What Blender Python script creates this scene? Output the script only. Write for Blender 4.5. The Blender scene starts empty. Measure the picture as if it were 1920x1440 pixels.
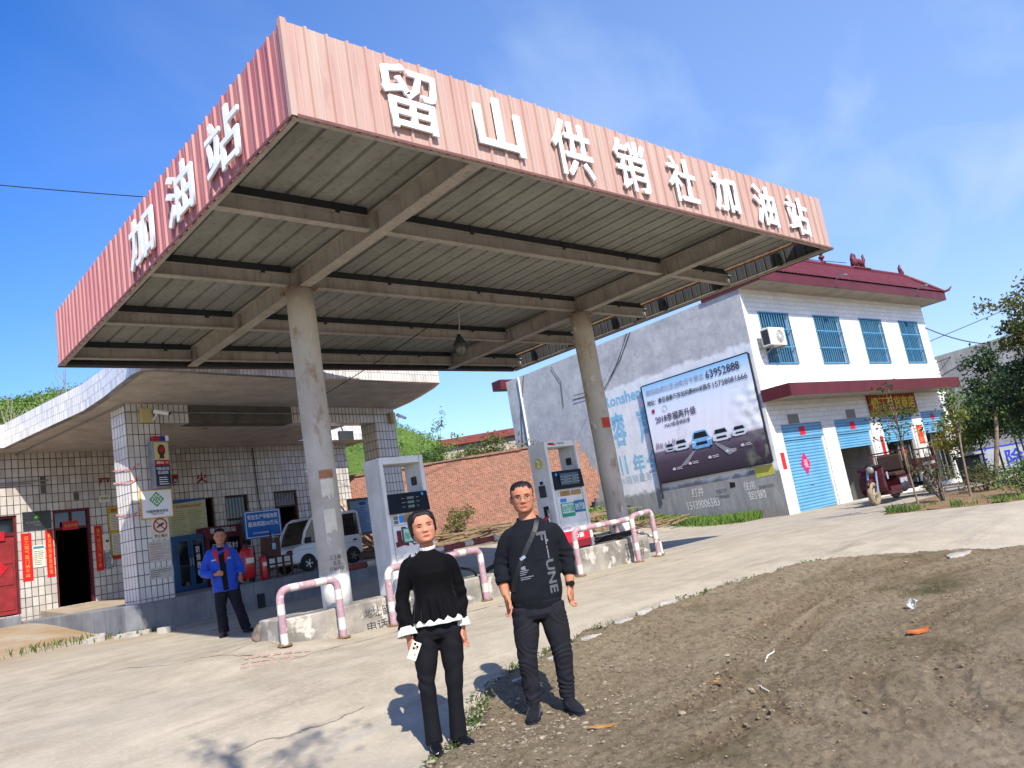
import bpy, bmesh, math, random
import numpy as np
from mathutils import Vector, Matrix, noise
from mathutils.bvhtree import BVHTree
random.seed(7); RNG = np.random.default_rng(7)
SC = bpy.context.scene
COL = SC.collection
PI = math.pi
R = math.radians

# ---------------------------------------------------------------- camera
cd = bpy.data.cameras.new("camera"); cam = bpy.data.objects.new("camera", cd); COL.objects.link(cam)
cd.sensor_width = 36; cd.lens = 27.387; cd.clip_start = .05; cd.clip_end = 2000
_r = (0.7367182, -0.6555568, -0.1658056); _u = (0.0038881, -0.2410912, 0.9704947); _f = (0.6761887, 0.7156258, 0.1750674)
cam.matrix_world = Matrix(((_r[0], _u[0], -_f[0], 0), (_r[1], _u[1], -_f[1], 0), (_r[2], _u[2], -_f[2], 1.5), (0, 0, 0, 1)))
SC.camera = cam

# ---------------------------------------------------------------- light
SUN_DIR = Vector((-.274, -.678, .682)).normalized()      # towards the sun
el = math.asin(SUN_DIR.z)
ld = bpy.data.lights.new("sun", 'SUN'); ld.energy = 4.6; ld.angle = R(.5); ld.color = (1, .95, .87)
sun = bpy.data.objects.new("sun", ld); COL.objects.link(sun)
sun.rotation_euler = SUN_DIR.to_track_quat('Z', 'Y').to_euler()
w = bpy.data.worlds.new("World"); SC.world = w; w.use_nodes = True
nt = w.node_tree; N = nt.nodes; Lk = nt.links
bg = N['Background']; bg.inputs[1].default_value = .108
sky = N.new('ShaderNodeTexSky'); sky.sky_type = 'NISHITA'; sky.sun_disc = False
sky.sun_elevation = el; sky.sun_rotation = math.atan2(SUN_DIR.x, SUN_DIR.y)
sky.altitude = 100; sky.air_density = 1.0; sky.dust_density = .6; sky.ozone_density = 2.2
tn = N.new('ShaderNodeMix'); tn.data_type = 'RGBA'; tn.blend_type = 'MULTIPLY'; tn.inputs['Factor'].default_value = 1; tn.inputs['B'].default_value = (1.0, .95, 1.1, 1)
hs0 = N.new('ShaderNodeHueSaturation'); hs0.inputs['Saturation'].default_value = 1.38; hs0.inputs['Hue'].default_value = .508; hs0.inputs['Value'].default_value = 1.32
# thin cirrus, denser towards the east and the horizon
tc = N.new('ShaderNodeTexCoord')
mp = N.new('ShaderNodeMapping'); mp.inputs['Rotation'].default_value = (R(8), R(-14), R(-30)); mp.inputs['Scale'].default_value = (1.3, 3.4, 3.6)
nz = N.new('ShaderNodeTexNoise'); nz.inputs['Scale'].default_value = 2.1; nz.inputs['Detail'].default_value = 9; nz.inputs['Roughness'].default_value = .5; nz.inputs['Distortion'].default_value = .5
rp = N.new('ShaderNodeValToRGB'); rp.color_ramp.elements[0].position = .45; rp.color_ramp.elements[1].position = 1.0
dt = N.new('ShaderNodeVectorMath'); dt.operation = 'DOT_PRODUCT'; dt.inputs[1].default_value = (.86, .1, -.10)
mr = N.new('ShaderNodeMapRange'); mr.inputs[1].default_value = .12; mr.inputs[2].default_value = .95; mr.inputs[3].default_value = .0; mr.inputs[4].default_value = .95
mu = N.new('ShaderNodeMath'); mu.operation = 'MULTIPLY'
ad = N.new('ShaderNodeMath'); ad.operation = 'MULTIPLY_ADD'; ad.inputs[1].default_value = .62; ad.use_clamp = True
mx = N.new('ShaderNodeMix'); mx.data_type = 'RGBA'; mx.inputs['B'].default_value = (3.0, 4.0, 5.7, 1)
Lk.new(tc.outputs['Generated'], mp.inputs['Vector']); Lk.new(mp.outputs[0], nz.inputs['Vector']); Lk.new(nz.outputs[0], rp.inputs[0])
Lk.new(tc.outputs['Generated'], dt.inputs[0]); Lk.new(dt.outputs['Value'], mr.inputs[0])
Lk.new(rp.outputs[0], mu.inputs[0]); Lk.new(mr.outputs[0], mu.inputs[1])
Lk.new(mr.outputs[0], ad.inputs[0]); Lk.new(mu.outputs[0], ad.inputs[2])
Lk.new(ad.outputs[0], mx.inputs['Factor']); Lk.new(sky.outputs[0], hs0.inputs['Color']); Lk.new(hs0.outputs[0], tn.inputs['A']); Lk.new(tn.outputs['Result'], mx.inputs['A']); Lk.new(mx.outputs['Result'], bg.inputs[0])
SC.view_settings.view_transform = 'Standard'; SC.view_settings.look = 'None'
SC.view_settings.exposure = 0.8; SC.view_settings.gamma = 1
SC.cycles.max_bounces = 6; SC.cycles.transparent_max_bounces = 6

# ---------------------------------------------------------------- materials
def srgb(h):
    if not isinstance(h, str): return tuple(h)[:3]
    v = [int(h[i:i+2], 16) / 255 for i in (0, 2, 4)]
    return tuple(c / 12.92 if c <= .04045 else ((c + .055) / 1.055) ** 2.4 for c in v)

class NT:
    """small helper round a material's node tree"""
    def __init__(s, name):
        s.m = bpy.data.materials.new(name); s.m.use_nodes = True
        s.t = s.m.node_tree; s.b = s.t.nodes['Principled BSDF']
        s.co = None
    def n(s, typ, **kw):
        x = s.t.nodes.new('ShaderNode' + typ)
        for k, v in kw.items():
            if k.startswith('_'): setattr(x, k[1:], v)
            else: x.inputs[k.replace('_', ' ')].default_value = v
        return x
    def l(s, a, b): s.t.links.new(a, b)
    def obj(s):
        if s.co is None: s.co = s.n('TexCoord').outputs['Object']
        return s.co
    def noise(s, scale, detail=5, rough=.55, vec=None, dist=0):
        x = s.n('TexNoise', Scale=scale, Detail=detail, Roughness=rough, Distortion=dist)
        s.l(vec or s.obj(), x.inputs['Vector']); return x.outputs[0]
    def ramp(s, src, a, b, c0=(0, 0, 0, 1), c1=(1, 1, 1, 1)):
        x = s.n('ValToRGB'); e = x.color_ramp.elements
        e[0].position = a; e[1].position = b; e[0].color = c0; e[1].color = c1
        s.l(src, x.inputs[0]); return x.outputs[0]
    def mix(s, fac, a, b, mode='MIX'):
        x = s.n('Mix', _data_type='RGBA', _blend_type=mode)
        for sock, v in (('Factor', fac), ('A', a), ('B', b)):
            if hasattr(v, 'is_linked'): s.l(v, x.inputs[sock])
            elif isinstance(v, (int, float)): x.inputs[sock].default_value = v
            else: x.inputs[sock].default_value = (*srgb(v), 1)
        return x.outputs['Result']
    def map(s, scale=(1, 1, 1), rot=(0, 0, 0), vec=None, loc=(0, 0, 0)):
        x = s.n('Mapping', Scale=scale, Rotation=rot, Location=loc); s.l(vec or s.obj(), x.inputs[0]); return x.outputs[0]
    def bump(s, h, st=.3, d=.01):
        x = s.n('Bump', Strength=st, Distance=d); s.l(h, x.inputs['Height'])
        if s.b.inputs['Normal'].is_linked: s.l(s.b.inputs['Normal'].links[0].from_socket, x.inputs['Normal'])
        s.l(x.outputs[0], s.b.inputs['Normal'])
    def col(s, c):
        if hasattr(c, 'is_linked'): s.l(c, s.b.inputs['Base Color'])
        else: s.b.inputs['Base Color'].default_value = (*srgb(c), 1)
    def wallvec(s, sx=1, sz=1):
        """(x+y, z, 0) so one brick pattern serves faces of either axis"""
        sp = s.n('SeparateXYZ'); s.l(s.obj(), sp.inputs[0])
        a = s.n('Math', _operation='ADD'); s.l(sp.outputs[0], a.inputs[0]); s.l(sp.outputs[1], a.inputs[1])
        c = s.n('CombineXYZ'); s.l(a.outputs[0], c.inputs[0]); s.l(sp.outputs[2], c.inputs[1]); return c.outputs[0]
    def done(s, rough=.7, metal=0, spec=.3):
        s.b.inputs['Roughness'].default_value = rough; s.b.inputs['Metallic'].default_value = metal
        s.b.inputs['Specular IOR Level'].default_value = spec; return s.m

def mat(name, c, c2=None, sc=4, lo=.35, hi=.7, rough=.7, bump=0, bsc=60, metal=0, spec=.3, streak=None, stk=.5, spots=None, spsc=20, splo=.6):
    k = NT(name); col = c
    if c2 is not None: col = k.mix(k.ramp(k.noise(sc, 6), lo, hi), c, c2)
    if streak is not None:
        v = k.map((9, 9, .7)); col = k.mix(k.ramp(k.noise(1.6, 6, .6, v), .5, .5 + stk * .5), col, streak)
    if spots is not None:
        col = k.mix(k.ramp(k.noise(spsc, 5, .6), splo, splo + .06), col, spots)
    k.col(col)
    if bump: k.bump(k.noise(bsc, 6), bump, .01)
    return k.done(rough, metal, spec)

def tile_mat(name, c1, c2, mortar, bw, bh, ms, offset=0, bias=0., rough=.25, grime=None, bump=.4, spec=.5, dirt=.25, warp=0):
    k = NT(name); v = k.wallvec()
    if warp:
        nz = k.n('TexNoise', Scale=7, Detail=3); k.l(v, nz.inputs['Vector'])
        vm = k.n('VectorMath', _operation='MULTIPLY_ADD'); vm.inputs[1].default_value = (warp, warp, 0); k.l(nz.outputs['Color'], vm.inputs[0]); k.l(v, vm.inputs[2]); v = vm.outputs[0]
    b = k.n('TexBrick', Scale=1, Mortar_Size=ms, Mortar_Smooth=.1, Bias=bias, Brick_Width=bw, Row_Height=bh, _offset=offset, _squash=1)
    b.inputs['Color1'].default_value = (*srgb(c1), 1); b.inputs['Color2'].default_value = (*srgb(c2), 1); b.inputs['Mortar'].default_value = (*srgb(mortar), 1)
    k.l(v, b.inputs['Vector']); c = b.outputs['Color']
    if grime is not None:
        c = k.mix(k.ramp(k.noise(1.3, 7, .65), .45, .8), c, grime)
    fac = k.noise(6, 5, .6)
    c = k.mix(dirt, c, k.ramp(fac, .2, .8, (.45, .42, .38, 1), (1, 1, 1, 1)), 'MULTIPLY')
    k.col(c)
    inv = k.n('Math', _operation='SUBTRACT'); inv.inputs[0].default_value = 1; k.l(b.outputs['Fac'], inv.inputs[1])
    k.bump(k.noise(30, 4), .1, .01)
    k.bump(inv.outputs[0], bump, .008)
    return k.done(rough, 0, spec)

M = {}
M['concrete_wall'] = mat('cement_render', '8d8c88', '6f7072', 1.4, .3, .75, .9, .25, 25, streak='5d5e60', stk=.7)
M['soffit'] = mat('soffit_plaster', 'b9b2a8', '99928a', 2.2, .35, .75, .9, .15, 20, spots='5b5148', spsc=2.2, splo=.66)
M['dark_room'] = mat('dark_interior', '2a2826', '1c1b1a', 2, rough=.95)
M['white_metal'] = mat('white_painted_metal', 'd8d8d2', 'bfbfb8', 3, rough=.35, spec=.45)
M['pump_grey'] = mat('pump_panel', 'c9cbc9', 'b3b5b3', 4, rough=.4, spec=.45, streak='9a9a94', stk=.9)
M['beam'] = mat('beige_steel', 'a6a198', '888279', 3, .3, .8, .7, .1, 30, streak='65564a', stk=.8)
M['dark_steel'] = mat('dark_steel', '2e3236', '222528', 4, rough=.6)
M['sheet_under'] = mat('grey_sheet', '8f8f89', '777771', 1.2, rough=.6, spec=.3, streak='5c5a52', stk=.9)
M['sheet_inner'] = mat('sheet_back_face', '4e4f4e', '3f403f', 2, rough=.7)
M['black'] = mat('black_rubber', '141415', '1d1d1e', 6, rough=.6)
M['blackgloss'] = mat('black_gloss', '0a0c10', rough=.12, spec=.6)
M['red'] = mat('red_paint', 'b3202a', '9a1a22', 5, rough=.4)
M['maroon'] = mat('maroon_paint', '5e2024', '4a191c', 5, rough=.5)
M['white'] = mat('white_letter', 'e6e8ea', 'd8dadc', 3, rough=.45)
M['blue_steel'] = mat('blue_steel', '1d4c74', '173c5d', 4, rough=.45)
M['wood'] = mat('weathered_wood', '8a6a48', '6e5236', 9, rough=.8, bump=.3)
M['darkwood'] = mat('dark_wood', '46291d', '351e15', 9, rough=.6)
M['chrome'] = mat('bright_metal', 'b8babc', rough=.3, metal=1)
M['galv'] = mat('galvanised_pipe', '8d8f90', '777a7b', 8, rough=.5, metal=.4)
M['glass_dark'] = mat('dark_glass', '11161a', rough=.06, spec=.7)
M['paper'] = mat('paper', 'd3cdb8', 'c2bba4', 8, rough=.9)
M['cardboard'] = mat('cardboard', 'a5814e', '8e6c3e', 8, rough=.9)

# ---------------------------------------------------------------- mesh helpers
class MB:
    def __init__(s): s.v = []; s.f = []; s.mi = []
    def add(s, vs, fs, mi=0):
        o = len(s.v); s.v += [tuple(x) for x in vs]; s.f += [tuple(i + o for i in f) for f in fs]; s.mi += [mi] * len(fs); return s
    def box(s, a, b, mi=0, M4=None):
        (x0, y0, z0), (x1, y1, z1) = a, b
        vs = [Vector(p) for p in ((x0, y0, z0), (x1, y0, z0), (x1, y1, z0), (x0, y1, z0), (x0, y0, z1), (x1, y0, z1), (x1, y1, z1), (x0, y1, z1))]
        if M4 is not None: vs = [M4 @ p for p in vs]
        return s.add(vs, [(0, 3, 2, 1), (4, 5, 6, 7), (0, 1, 5, 4), (1, 2, 6, 5), (2, 3, 7, 6), (3, 0, 4, 7)], mi)
    def bar(s, p0, p1, wd, h, mi=0):
        """rectangular bar between two points; wd sideways, h up"""
        p0, p1 = Vector(p0), Vector(p1); d = (p1 - p0); L = d.length; q = d.to_track_quat('Y', 'Z').to_matrix().to_4x4()
        return s.box((-wd / 2, 0, -h / 2), (wd / 2, L, h / 2), mi, Matrix.Translation(p0) @ q)
    def cyl(s, p0, p1, r0, r1=None, n=16, mi=0, caps=True):
        return s.tube([p0, p1], [r0, r0 if r1 is None else r1], n, mi, caps)
    def tube(s, pts, r, n=10, mi=0, caps=True):
        pts = [Vector(p) for p in pts]; rs = r if isinstance(r, (list, tuple)) else [r] * len(pts)
        rings = []; ref = None
        for i, p in enumerate(pts):
            t = (pts[min(i + 1, len(pts) - 1)] - pts[max(i - 1, 0)]).normalized()
            if ref is None: ref = Vector((1, 0, 0)) if abs(t.x) < .9 else Vector((0, 1, 0))
            a = (ref - t * ref.dot(t)).normalized(); b = t.cross(a); ref = a
            rings.append([p + (a * math.cos(k * 2 * PI / n) + b * math.sin(k * 2 * PI / n)) * rs[i] for k in range(n)])
        return s.rings(rings, mi, caps)
    def rings(s, rings, mi=0, caps=True):
        n = len(rings[0]); vs = [p for r_ in rings for p in r_]; fs = []
        for i in range(len(rings) - 1):
            for k in range(n):
                a = i * n + k; b = i * n + (k + 1) % n; fs.append((a, b, b + n, a + n))
        if caps: fs.append(tuple(range(n - 1, -1, -1))); fs.append(tuple(range(len(vs) - n, len(vs))))
        return s.add(vs, fs, mi)
    def ell(s, c, r, n=16, m=10, mi=0):
        vs = []; fs = []
        for i in range(m + 1):
            th = PI * i / m
            for k in range(n):
                ph = 2 * PI * k / n
                vs.append((c[0] + r[0] * math.sin(th) * math.cos(ph), c[1] + r[1] * math.sin(th) * math.sin(ph), c[2] + r[2] * math.cos(th)))
        for i in range(m):
            for k in range(n):
                a = i * n + k; b = i * n + (k + 1) % n; fs.append((a, a + n, b + n, b))
        return s.add(vs, fs, mi)
    def prism(s, poly, fr, d0, d1, mi=0):
        """2-D polygon in the frame fr=(origin, xdir, ydir); extruded from d0 to d1 along their normal"""
        o, xd, yd = (Vector(q) for q in fr); nn = xd.cross(yd).normalized(); n = len(poly)
        a = [o + xd * p[0] + yd * p[1] + nn * d0 for p in poly]; b = [o + xd * p[0] + yd * p[1] + nn * d1 for p in poly]
        return s.add(a + b, [tuple(range(n - 1, -1, -1)), tuple(range(n, 2 * n))] + [(i, (i + 1) % n, n + (i + 1) % n, n + i) for i in range(n)], mi)
    def mesh(s, name):
        m = bpy.data.meshes.new(name); m.from_pydata(s.v, [], s.f)
        if any(s.mi): m.polygons.foreach_set('material_index', s.mi)
        m.update(); return m

def tag(o, label=None, cat=None, group=None, kind=None):
    if label: o['label'] = label
    if cat: o['category'] = cat
    if group: o['group'] = group
    if kind: o['kind'] = kind
    return o
def ob(name, mb, mats, parent=None, smooth=False, bevel=0, label=None):
    me = mb if isinstance(mb, bpy.types.Mesh) else mb.mesh(name)
    for x in (mats if isinstance(mats, (list, tuple)) else [mats]): me.materials.append(M[x] if isinstance(x, str) else x)
    o = bpy.data.objects.new(name, me); COL.objects.link(o)
    if parent: o.parent = parent
    if smooth: me.shade_smooth()
    if bevel:
        b = o.modifiers.new('bevel', 'BEVEL'); b.width = bevel; b.segments = 2; b.limit_method = 'ANGLE'; b.angle_limit = R(40)
    if label: o['label'] = label
    return o
def empty(name, loc=(0, 0, 0), rz=0, label=None, cat=None, group=None):
    o = bpy.data.objects.new(name, None); COL.objects.link(o); o.location = loc; o.rotation_euler = (0, 0, rz); o.empty_display_size = .2
    return tag(o, label, cat, group)
def copy_tree(o, parent=None):
    c = o.copy(); COL.objects.link(c)
    if parent: c.parent = parent
    for ch in [x for x in bpy.data.objects if x.parent == o]: copy_tree(ch, c)
    return c
_dg = None
def eval_mesh(o):
    dg = bpy.context.evaluated_depsgraph_get(); dg.update()
    return bpy.data.meshes.new_from_object(o.evaluated_get(dg), depsgraph=dg)
def text_mesh(s, fr, w=None, h=None, ext=.004, bold=0., flip=1, keep=False):
    """writing as a mesh, its box centred on fr=(origin, xdir, ydir) and scaled to w x h"""
    c = bpy.data.curves.new('writing', 'FONT'); c.body = s; c.size = 1; c.offset = bold; c.align_x = 'CENTER'; c.resolution_u = 2; c.extrude = .5
    c.space_line = 1.1
    o = bpy.data.objects.new('writing', c); COL.objects.link(o); m = eval_mesh(o)
    bpy.data.objects.remove(o); bpy.data.curves.remove(c)
    n = len(m.vertices); a = np.empty(n * 3, 'f'); m.vertices.foreach_get('co', a); a = a.reshape(-1, 3)
    lo, hi = a.min(0), a.max(0); sx = w / (hi[0] - lo[0]) if w else None; sy = h / (hi[1] - lo[1]) if h else None
    sx = sx or sy; sy = sy or sx
    O, X, Y = (np.array(q, 'f') for q in fr); Z = np.cross(X, Y)
    q = (a[:, :1] - (lo[0] + hi[0]) / 2) * sx * X + (a[:, 1:2] - (lo[1] + hi[1]) / 2) * sy * Y + (a[:, 2:3] + .5) * ext * Z + O
    m.vertices.foreach_set('co', q.astype('f').ravel()); m.update(); return m
def text(name, s, fr, m, parent=None, w=None, h=None, ext=.004, bold=0., label=None):
    me = text_mesh(s, fr, w, h, ext, bold); me.name = name; me.materials.clear()
    return ob(name, me, m, parent, label=label)
def S(t):
    t = min(1, max(0, t)); return t * t * (3 - 2 * t)
# the station building's own frame
BO = Vector((5.03, 16.65, 1.5)); BA = R(10); BXv = Vector((math.cos(BA), math.sin(BA), 0)); BYv = Vector((-BXv.y, BXv.x, 0))
def G(x, y):
    """height of the ground"""
    s = y + .25 * (x - 4)
    z = -1.46 + .36 * S((s - 4.4) / 3.2) + .1 * S((s - 7.6) / 3)
    z += .15 * S((y - 12) / 4) * (1 - S((x - 11) / 3)) + .55 * S((y - 14) / 6) * S((x - 9) / 3)
    lx = (x - BO.x) * BXv.x + (y - BO.y) * BXv.y; ly = (x - BO.x) * BYv.x + (y - BO.y) * BYv.y
    z += .5 * S((ly + .3) / 5) * (1 - S((lx + .3) / 2.5))
    z += .13 * S(1 - math.hypot(x - 4.1, y - 9.6) / 1.4)
    z -= .08 * S((x - 14) / 8) * (1 - S((y - 13) / 4)) + .2 * S((x - 22) / 12)
    return z + 1.5
# ================================================================ the ground
def grid_mesh(name, xs, ys, zf):
    nx, ny = len(xs), len(ys); vs = [(x, y, zf(x, y)) for y in ys for x in xs]
    fs = [(j * nx + i, j * nx + i + 1, (j + 1) * nx + i + 1, (j + 1) * nx + i) for j in range(ny - 1) for i in range(nx - 1)]
    m = bpy.data.meshes.new(name); m.from_pydata(vs, [], fs); m.shade_smooth(); return m
xs = [-700, -350, -150, -80, -40, -20, -14] + list(np.arange(-10, 46, .4)) + [50, 60, 80, 130, 250, 500, 900]
ys = [-700, -350, -150, -80, -40, -20, -14] + list(np.arange(-10, 36, .4)) + [40, 50, 70, 130, 250, 500, 900]
k = NT('concrete_yard')
c = k.mix(k.ramp(k.noise(.35, 8, .6), .3, .7), '9d9482', '8a7f6c')
c = k.mix(k.ramp(k.noise(2.2, 8, .62), .4, .75), c, 'aba08c')
c = k.mix(k.ramp(k.noise(1.1, 9, .7, k.map((.5, 2.2, 1), (0, 0, R(-18)))), .56, .74), c, '776d5e')      # worn and oily streaks along the drive
c = k.mix(k.ramp(k.noise(1.0, 7, .7, k.map((.16, 3.2, 1), (0, 0, R(6)))), .55, .78), c, '7f7666')
c = k.mix(k.ramp(k.noise(.8, 6, .7, k.map((.2, 1.6, 1), (0, 0, R(12)), loc=(4, 2, 0))), .58, .72), c, '8b8a86')
c = k.mix(k.ramp(k.noise(28, 4, .7), .5, .8), c, 'aca38f')
sp = k.n('SeparateXYZ'); k.l(k.obj(), sp.inputs[0])
# earth washed over the slab beside the old building
ey = k.n('MapRange'); ey.inputs[1].default_value = 14.0; ey.inputs[2].default_value = 17.5; k.l(sp.outputs[1], ey.inputs[0])
ex = k.n('MapRange'); ex.inputs[1].default_value = 6.6; ex.inputs[2].default_value = 4.2; k.l(sp.outputs[0], ex.inputs[0])
em = k.n('Math', _operation='MULTIPLY'); k.l(ey.outputs[0], em.inputs[0]); k.l(ex.outputs[0], em.inputs[1])
en = k.n('Math', _operation='MULTIPLY'); k.l(em.outputs[0], en.inputs[0]); k.l(k.ramp(k.noise(1.1, 7, .65), .35, .6), en.inputs[1])
c = k.mix(en.outputs[0], c, '8b7355')
# cracks
vo = k.n('TexVoronoi', _feature='DISTANCE_TO_EDGE', Scale=.42)
wv = k.n('TexNoise', Scale=1.5, Detail=6); k.l(k.obj(), wv.inputs['Vector'])
vm = k.n('VectorMath', _operation='MULTIPLY_ADD'); vm.inputs[1].default_value = (.8, .8, .8); k.l(wv.outputs['Color'], vm.inputs[0]); k.l(k.obj(), vm.inputs[2]); k.l(vm.outputs[0], vo.inputs['Vector'])
cr = k.ramp(vo.outputs['Distance'], .0, .009, (1, 1, 1, 1), (0, 0, 0, 1))
cm = k.n('Math', _operation='MULTIPLY'); k.l(cr, cm.inputs[0]); k.l(k.ramp(k.noise(.5, 3), .58, .66), cm.inputs[1])
c = k.mix(cm.outputs[0], c, '4d453a')
k.col(c); k.bump(k.noise(55, 6, .7), .35, .008); k.bump(k.noise(7, 6, .6), .25, .02)
M['yard'] = k.done(.92, 0, .2)
tag(ob('concrete_yard', grid_mesh('concrete_yard', xs, ys, G), 'yard'), kind='structure')

EDGE = [(-6, -6), (-1.5, 0), (.6, 2.4), (2.1, 3.9), (3.04, 4.64), (3.36, 4.8), (3.66, 5.01), (3.99, 5.32), (4.36, 5.62), (4.76, 5.75), (5.14, 5.78), (5.94, 5.89), (6.86, 5.85), (8.12, 5.77), (9.31, 5.59), (10.13, 5.26), (10.88, 4.52), (11.73, 3.39), (12.6, 1.5), (13.5, -6)]
EA = np.array(EDGE)
def edge_dist(P):
    """distance inside the mud (positive) of points P (n x 2)"""
    d = np.full(len(P), 1e9); ins = np.zeros(len(P), bool); n = len(EA)
    for i in range(n):
        a, b = EA[i], EA[(i + 1) % n]
        ab = b - a; t = np.clip(((P - a) @ ab) / (ab @ ab), 0, 1)
        if i < n - 1: d = np.minimum(d, np.hypot(*(P - a - t[:, None] * ab).T))
        cnd = (a[1] > P[:, 1]) != (b[1] > P[:, 1])
        with np.errstate(divide='ignore', invalid='ignore'):
            ins ^= cnd & (P[:, 0] < (b[0] - a[0]) * (P[:, 1] - a[1]) / (b[1] - a[1]) + a[0])
    return np.where(ins, d, -d)
TRACKS = [([(4.3, 3.6), (5.0, 3.62), (6.0, 4.05), (7.4, 4.45), (9.2, 4.5), (11, 3.9)], .30), ([(3.7, 3.0), (4.55, 3.05), (5.6, 3.55), (7.0, 4.0), (8.6, 4.1), (10.6, 3.4)], .26),
          ([(4.3, 2.3), (4.45, 2.75), (4.75, 3.1), (5.2, 3.35)], .16), ([(4.5, 2.1), (4.9, 2.5), (5.5, 2.75), (6.6, 2.95), (8, 3.0), (9.6, 2.6)], .22), ([(4.6, 1.7), (5.2, 2.1), (6.2, 2.4), (7.6, 2.45), (9, 2.1)], .22)]
def track_depth(P):
    out = np.zeros(len(P)); tread = np.zeros(len(P))
    for pts, wd in TRACKS:
        A = np.array(pts); fine = []
        for i in range(len(A) - 1):
            p0, p1, p2, p3 = A[max(i - 1, 0)], A[i], A[i + 1], A[min(i + 2, len(A) - 1)]
            for t in np.linspace(0, 1, 8, endpoint=False):
                fine.append(.5 * ((2 * p1) + (-p0 + p2) * t + (2 * p0 - 5 * p1 + 4 * p2 - p3) * t * t + (-p0 + 3 * p1 - 3 * p2 + p3) * t ** 3))
        F = np.array(fine); best = np.full(len(P), 9.); sgn = np.zeros(len(P)); along = np.zeros(len(P)); L = 0
        for i in range(len(F) - 1):
            a, b = F[i], F[i + 1]; ab = b - a; l = np.hypot(*ab); t = np.clip(((P - a) @ ab) / (l * l), 0, 1); q = P - a - t[:, None] * ab; d = np.hypot(*q.T); m = d < best
            best[m] = d[m]; along[m] = (L + t * l)[m]; sgn[m] = ((ab[0] * q[:, 1] - ab[1] * q[:, 0]) / l)[m]; L += l
        x = best / (wd / 2); inside = np.clip(1.15 - x, 0, .3) / .3
        berm = np.exp(-((x - 1.35) / .25) ** 2)
        w_in = np.clip(.55 + .6 * np.sin(along * 2.3), 0, 1); out += (-.012 * inside + .006 * berm) * w_in
        tread += inside * (np.sin(along / .035 * 2 * PI / 1.6 + np.abs(sgn) * 40) > .2)
    return out, np.clip(tread, 0, 1)
gx = np.arange(1.9, 13.2, .034); gy = np.arange(-.4, 6.25, .034)
PX, PY = np.meshgrid(gx, gy); P = np.stack([PX.ravel(), PY.ravel()], 1)
nzv = np.array([noise.fractal(Vector((x * 2.1, y * 2.1, 0)), 1, 2, 5) for x, y in P])
nzf = np.array([noise.fractal(Vector((x * 11, y * 11, 3)), .8, 2, 4) for x, y in P])
d = edge_dist(P) + .09 * nzv + .03 * nzf
td, tread = track_depth(P)
base = np.array([G(x, y) for x, y in P])
nzg = np.array([noise.noise(Vector((x * 26, y * 26, 7))) + .7 * noise.noise(Vector((x * 47, y * 47, 1))) for x, y in P])
h = base + .04 + (.010 * nzv + .014 * nzf + .014 * nzg + td - .009 * tread) * np.clip(d / .3, .25, 1) - .075 * np.clip(1 - d / .12, 0, 1)
keep = (d > -.06).reshape(PX.shape); nx = len(gx)
vid = -np.ones(len(P), int); fs = []
for j in range(len(gy) - 1):
    for i in range(nx - 1):
        if keep[j, i] and keep[j, i + 1] and keep[j + 1, i] and keep[j + 1, i + 1]:
            fs.append((j * nx + i, j * nx + i + 1, (j + 1) * nx + i + 1, (j + 1) * nx + i))
rutv = np.clip(-td / .012, 0, 1); m = bpy.data.meshes.new('mud_ground'); m.from_pydata([(P[i, 0], P[i, 1], h[i]) for i in range(len(P))], [], fs)
for an_, av_ in (('rut', rutv), ('tread', tread)): at_ = m.attributes.new(an_, 'FLOAT', 'POINT'); at_.data.foreach_set('value', av_.astype('f'))
bm = bmesh.new(); bm.from_mesh(m); bmesh.ops.delete(bm, geom=[v for v in bm.verts if not v.link_faces], context='VERTS'); bm.to_mesh(m); bm.free()
k = NT('mud_ground')
c = k.mix(k.ramp(k.noise(.9, 8, .65), .35, .68), '9e8e72', '86765c')
c = k.mix(k.ramp(k.noise(3.5, 8, .7), .45, .75), c, '94856b')
c = k.mix(k.ramp(k.noise(1.6, 6, .6, k.map((.5, 1.6, 1), (0, 0, R(-14)))), .55, .75), c, 'a39478')
c = k.mix(k.ramp(k.noise(.7, 5, .6, k.map(loc=(3, 1, 0))), .56, .7), c, '5b5636')         # mossy patches
vo = k.n('TexVoronoi', Scale=34); k.l(k.obj(), vo.inputs['Vector'])
pm = k.n('Math', _operation='MULTIPLY'); k.l(k.ramp(vo.outputs['Distance'], .12, .26, (1, 1, 1, 1), (0, 0, 0, 1)), pm.inputs[0]); k.l(k.ramp(k.noise(2.6, 4), .5, .62), pm.inputs[1])
c = k.mix(k.ramp(k.noise(14, 7, .75), .5, .68), c, '594d3a')
c = k.mix(pm.outputs[0], c, 'b3a68e')                                                       # grit pressed in
ra = k.n('Attribute', _attribute_name='rut'); ta = k.n('Attribute', _attribute_name='tread')
rm = k.n('Math', _operation='MULTIPLY'); rm.inputs[1].default_value = .55; k.l(ra.outputs['Fac'], rm.inputs[0]); c = k.mix(rm.outputs[0], c, '857259')
tm = k.n('Math', _operation='MULTIPLY'); k.l(ta.outputs['Fac'], tm.inputs[0]); k.l(k.ramp(k.noise(2.4, 4), .42, .6), tm.inputs[1]); tm2 = k.n('Math', _operation='MULTIPLY'); tm2.inputs[1].default_value = .7; k.l(tm.outputs[0], tm2.inputs[0]); c = k.mix(tm2.outputs[0], c, '6d5f45')
c = k.mix(k.ramp(k.noise(1.1, 8, .72, k.map((.55, 3.2, 1), (0, 0, R(-20)))), .55, .74), c, '73664a')
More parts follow.
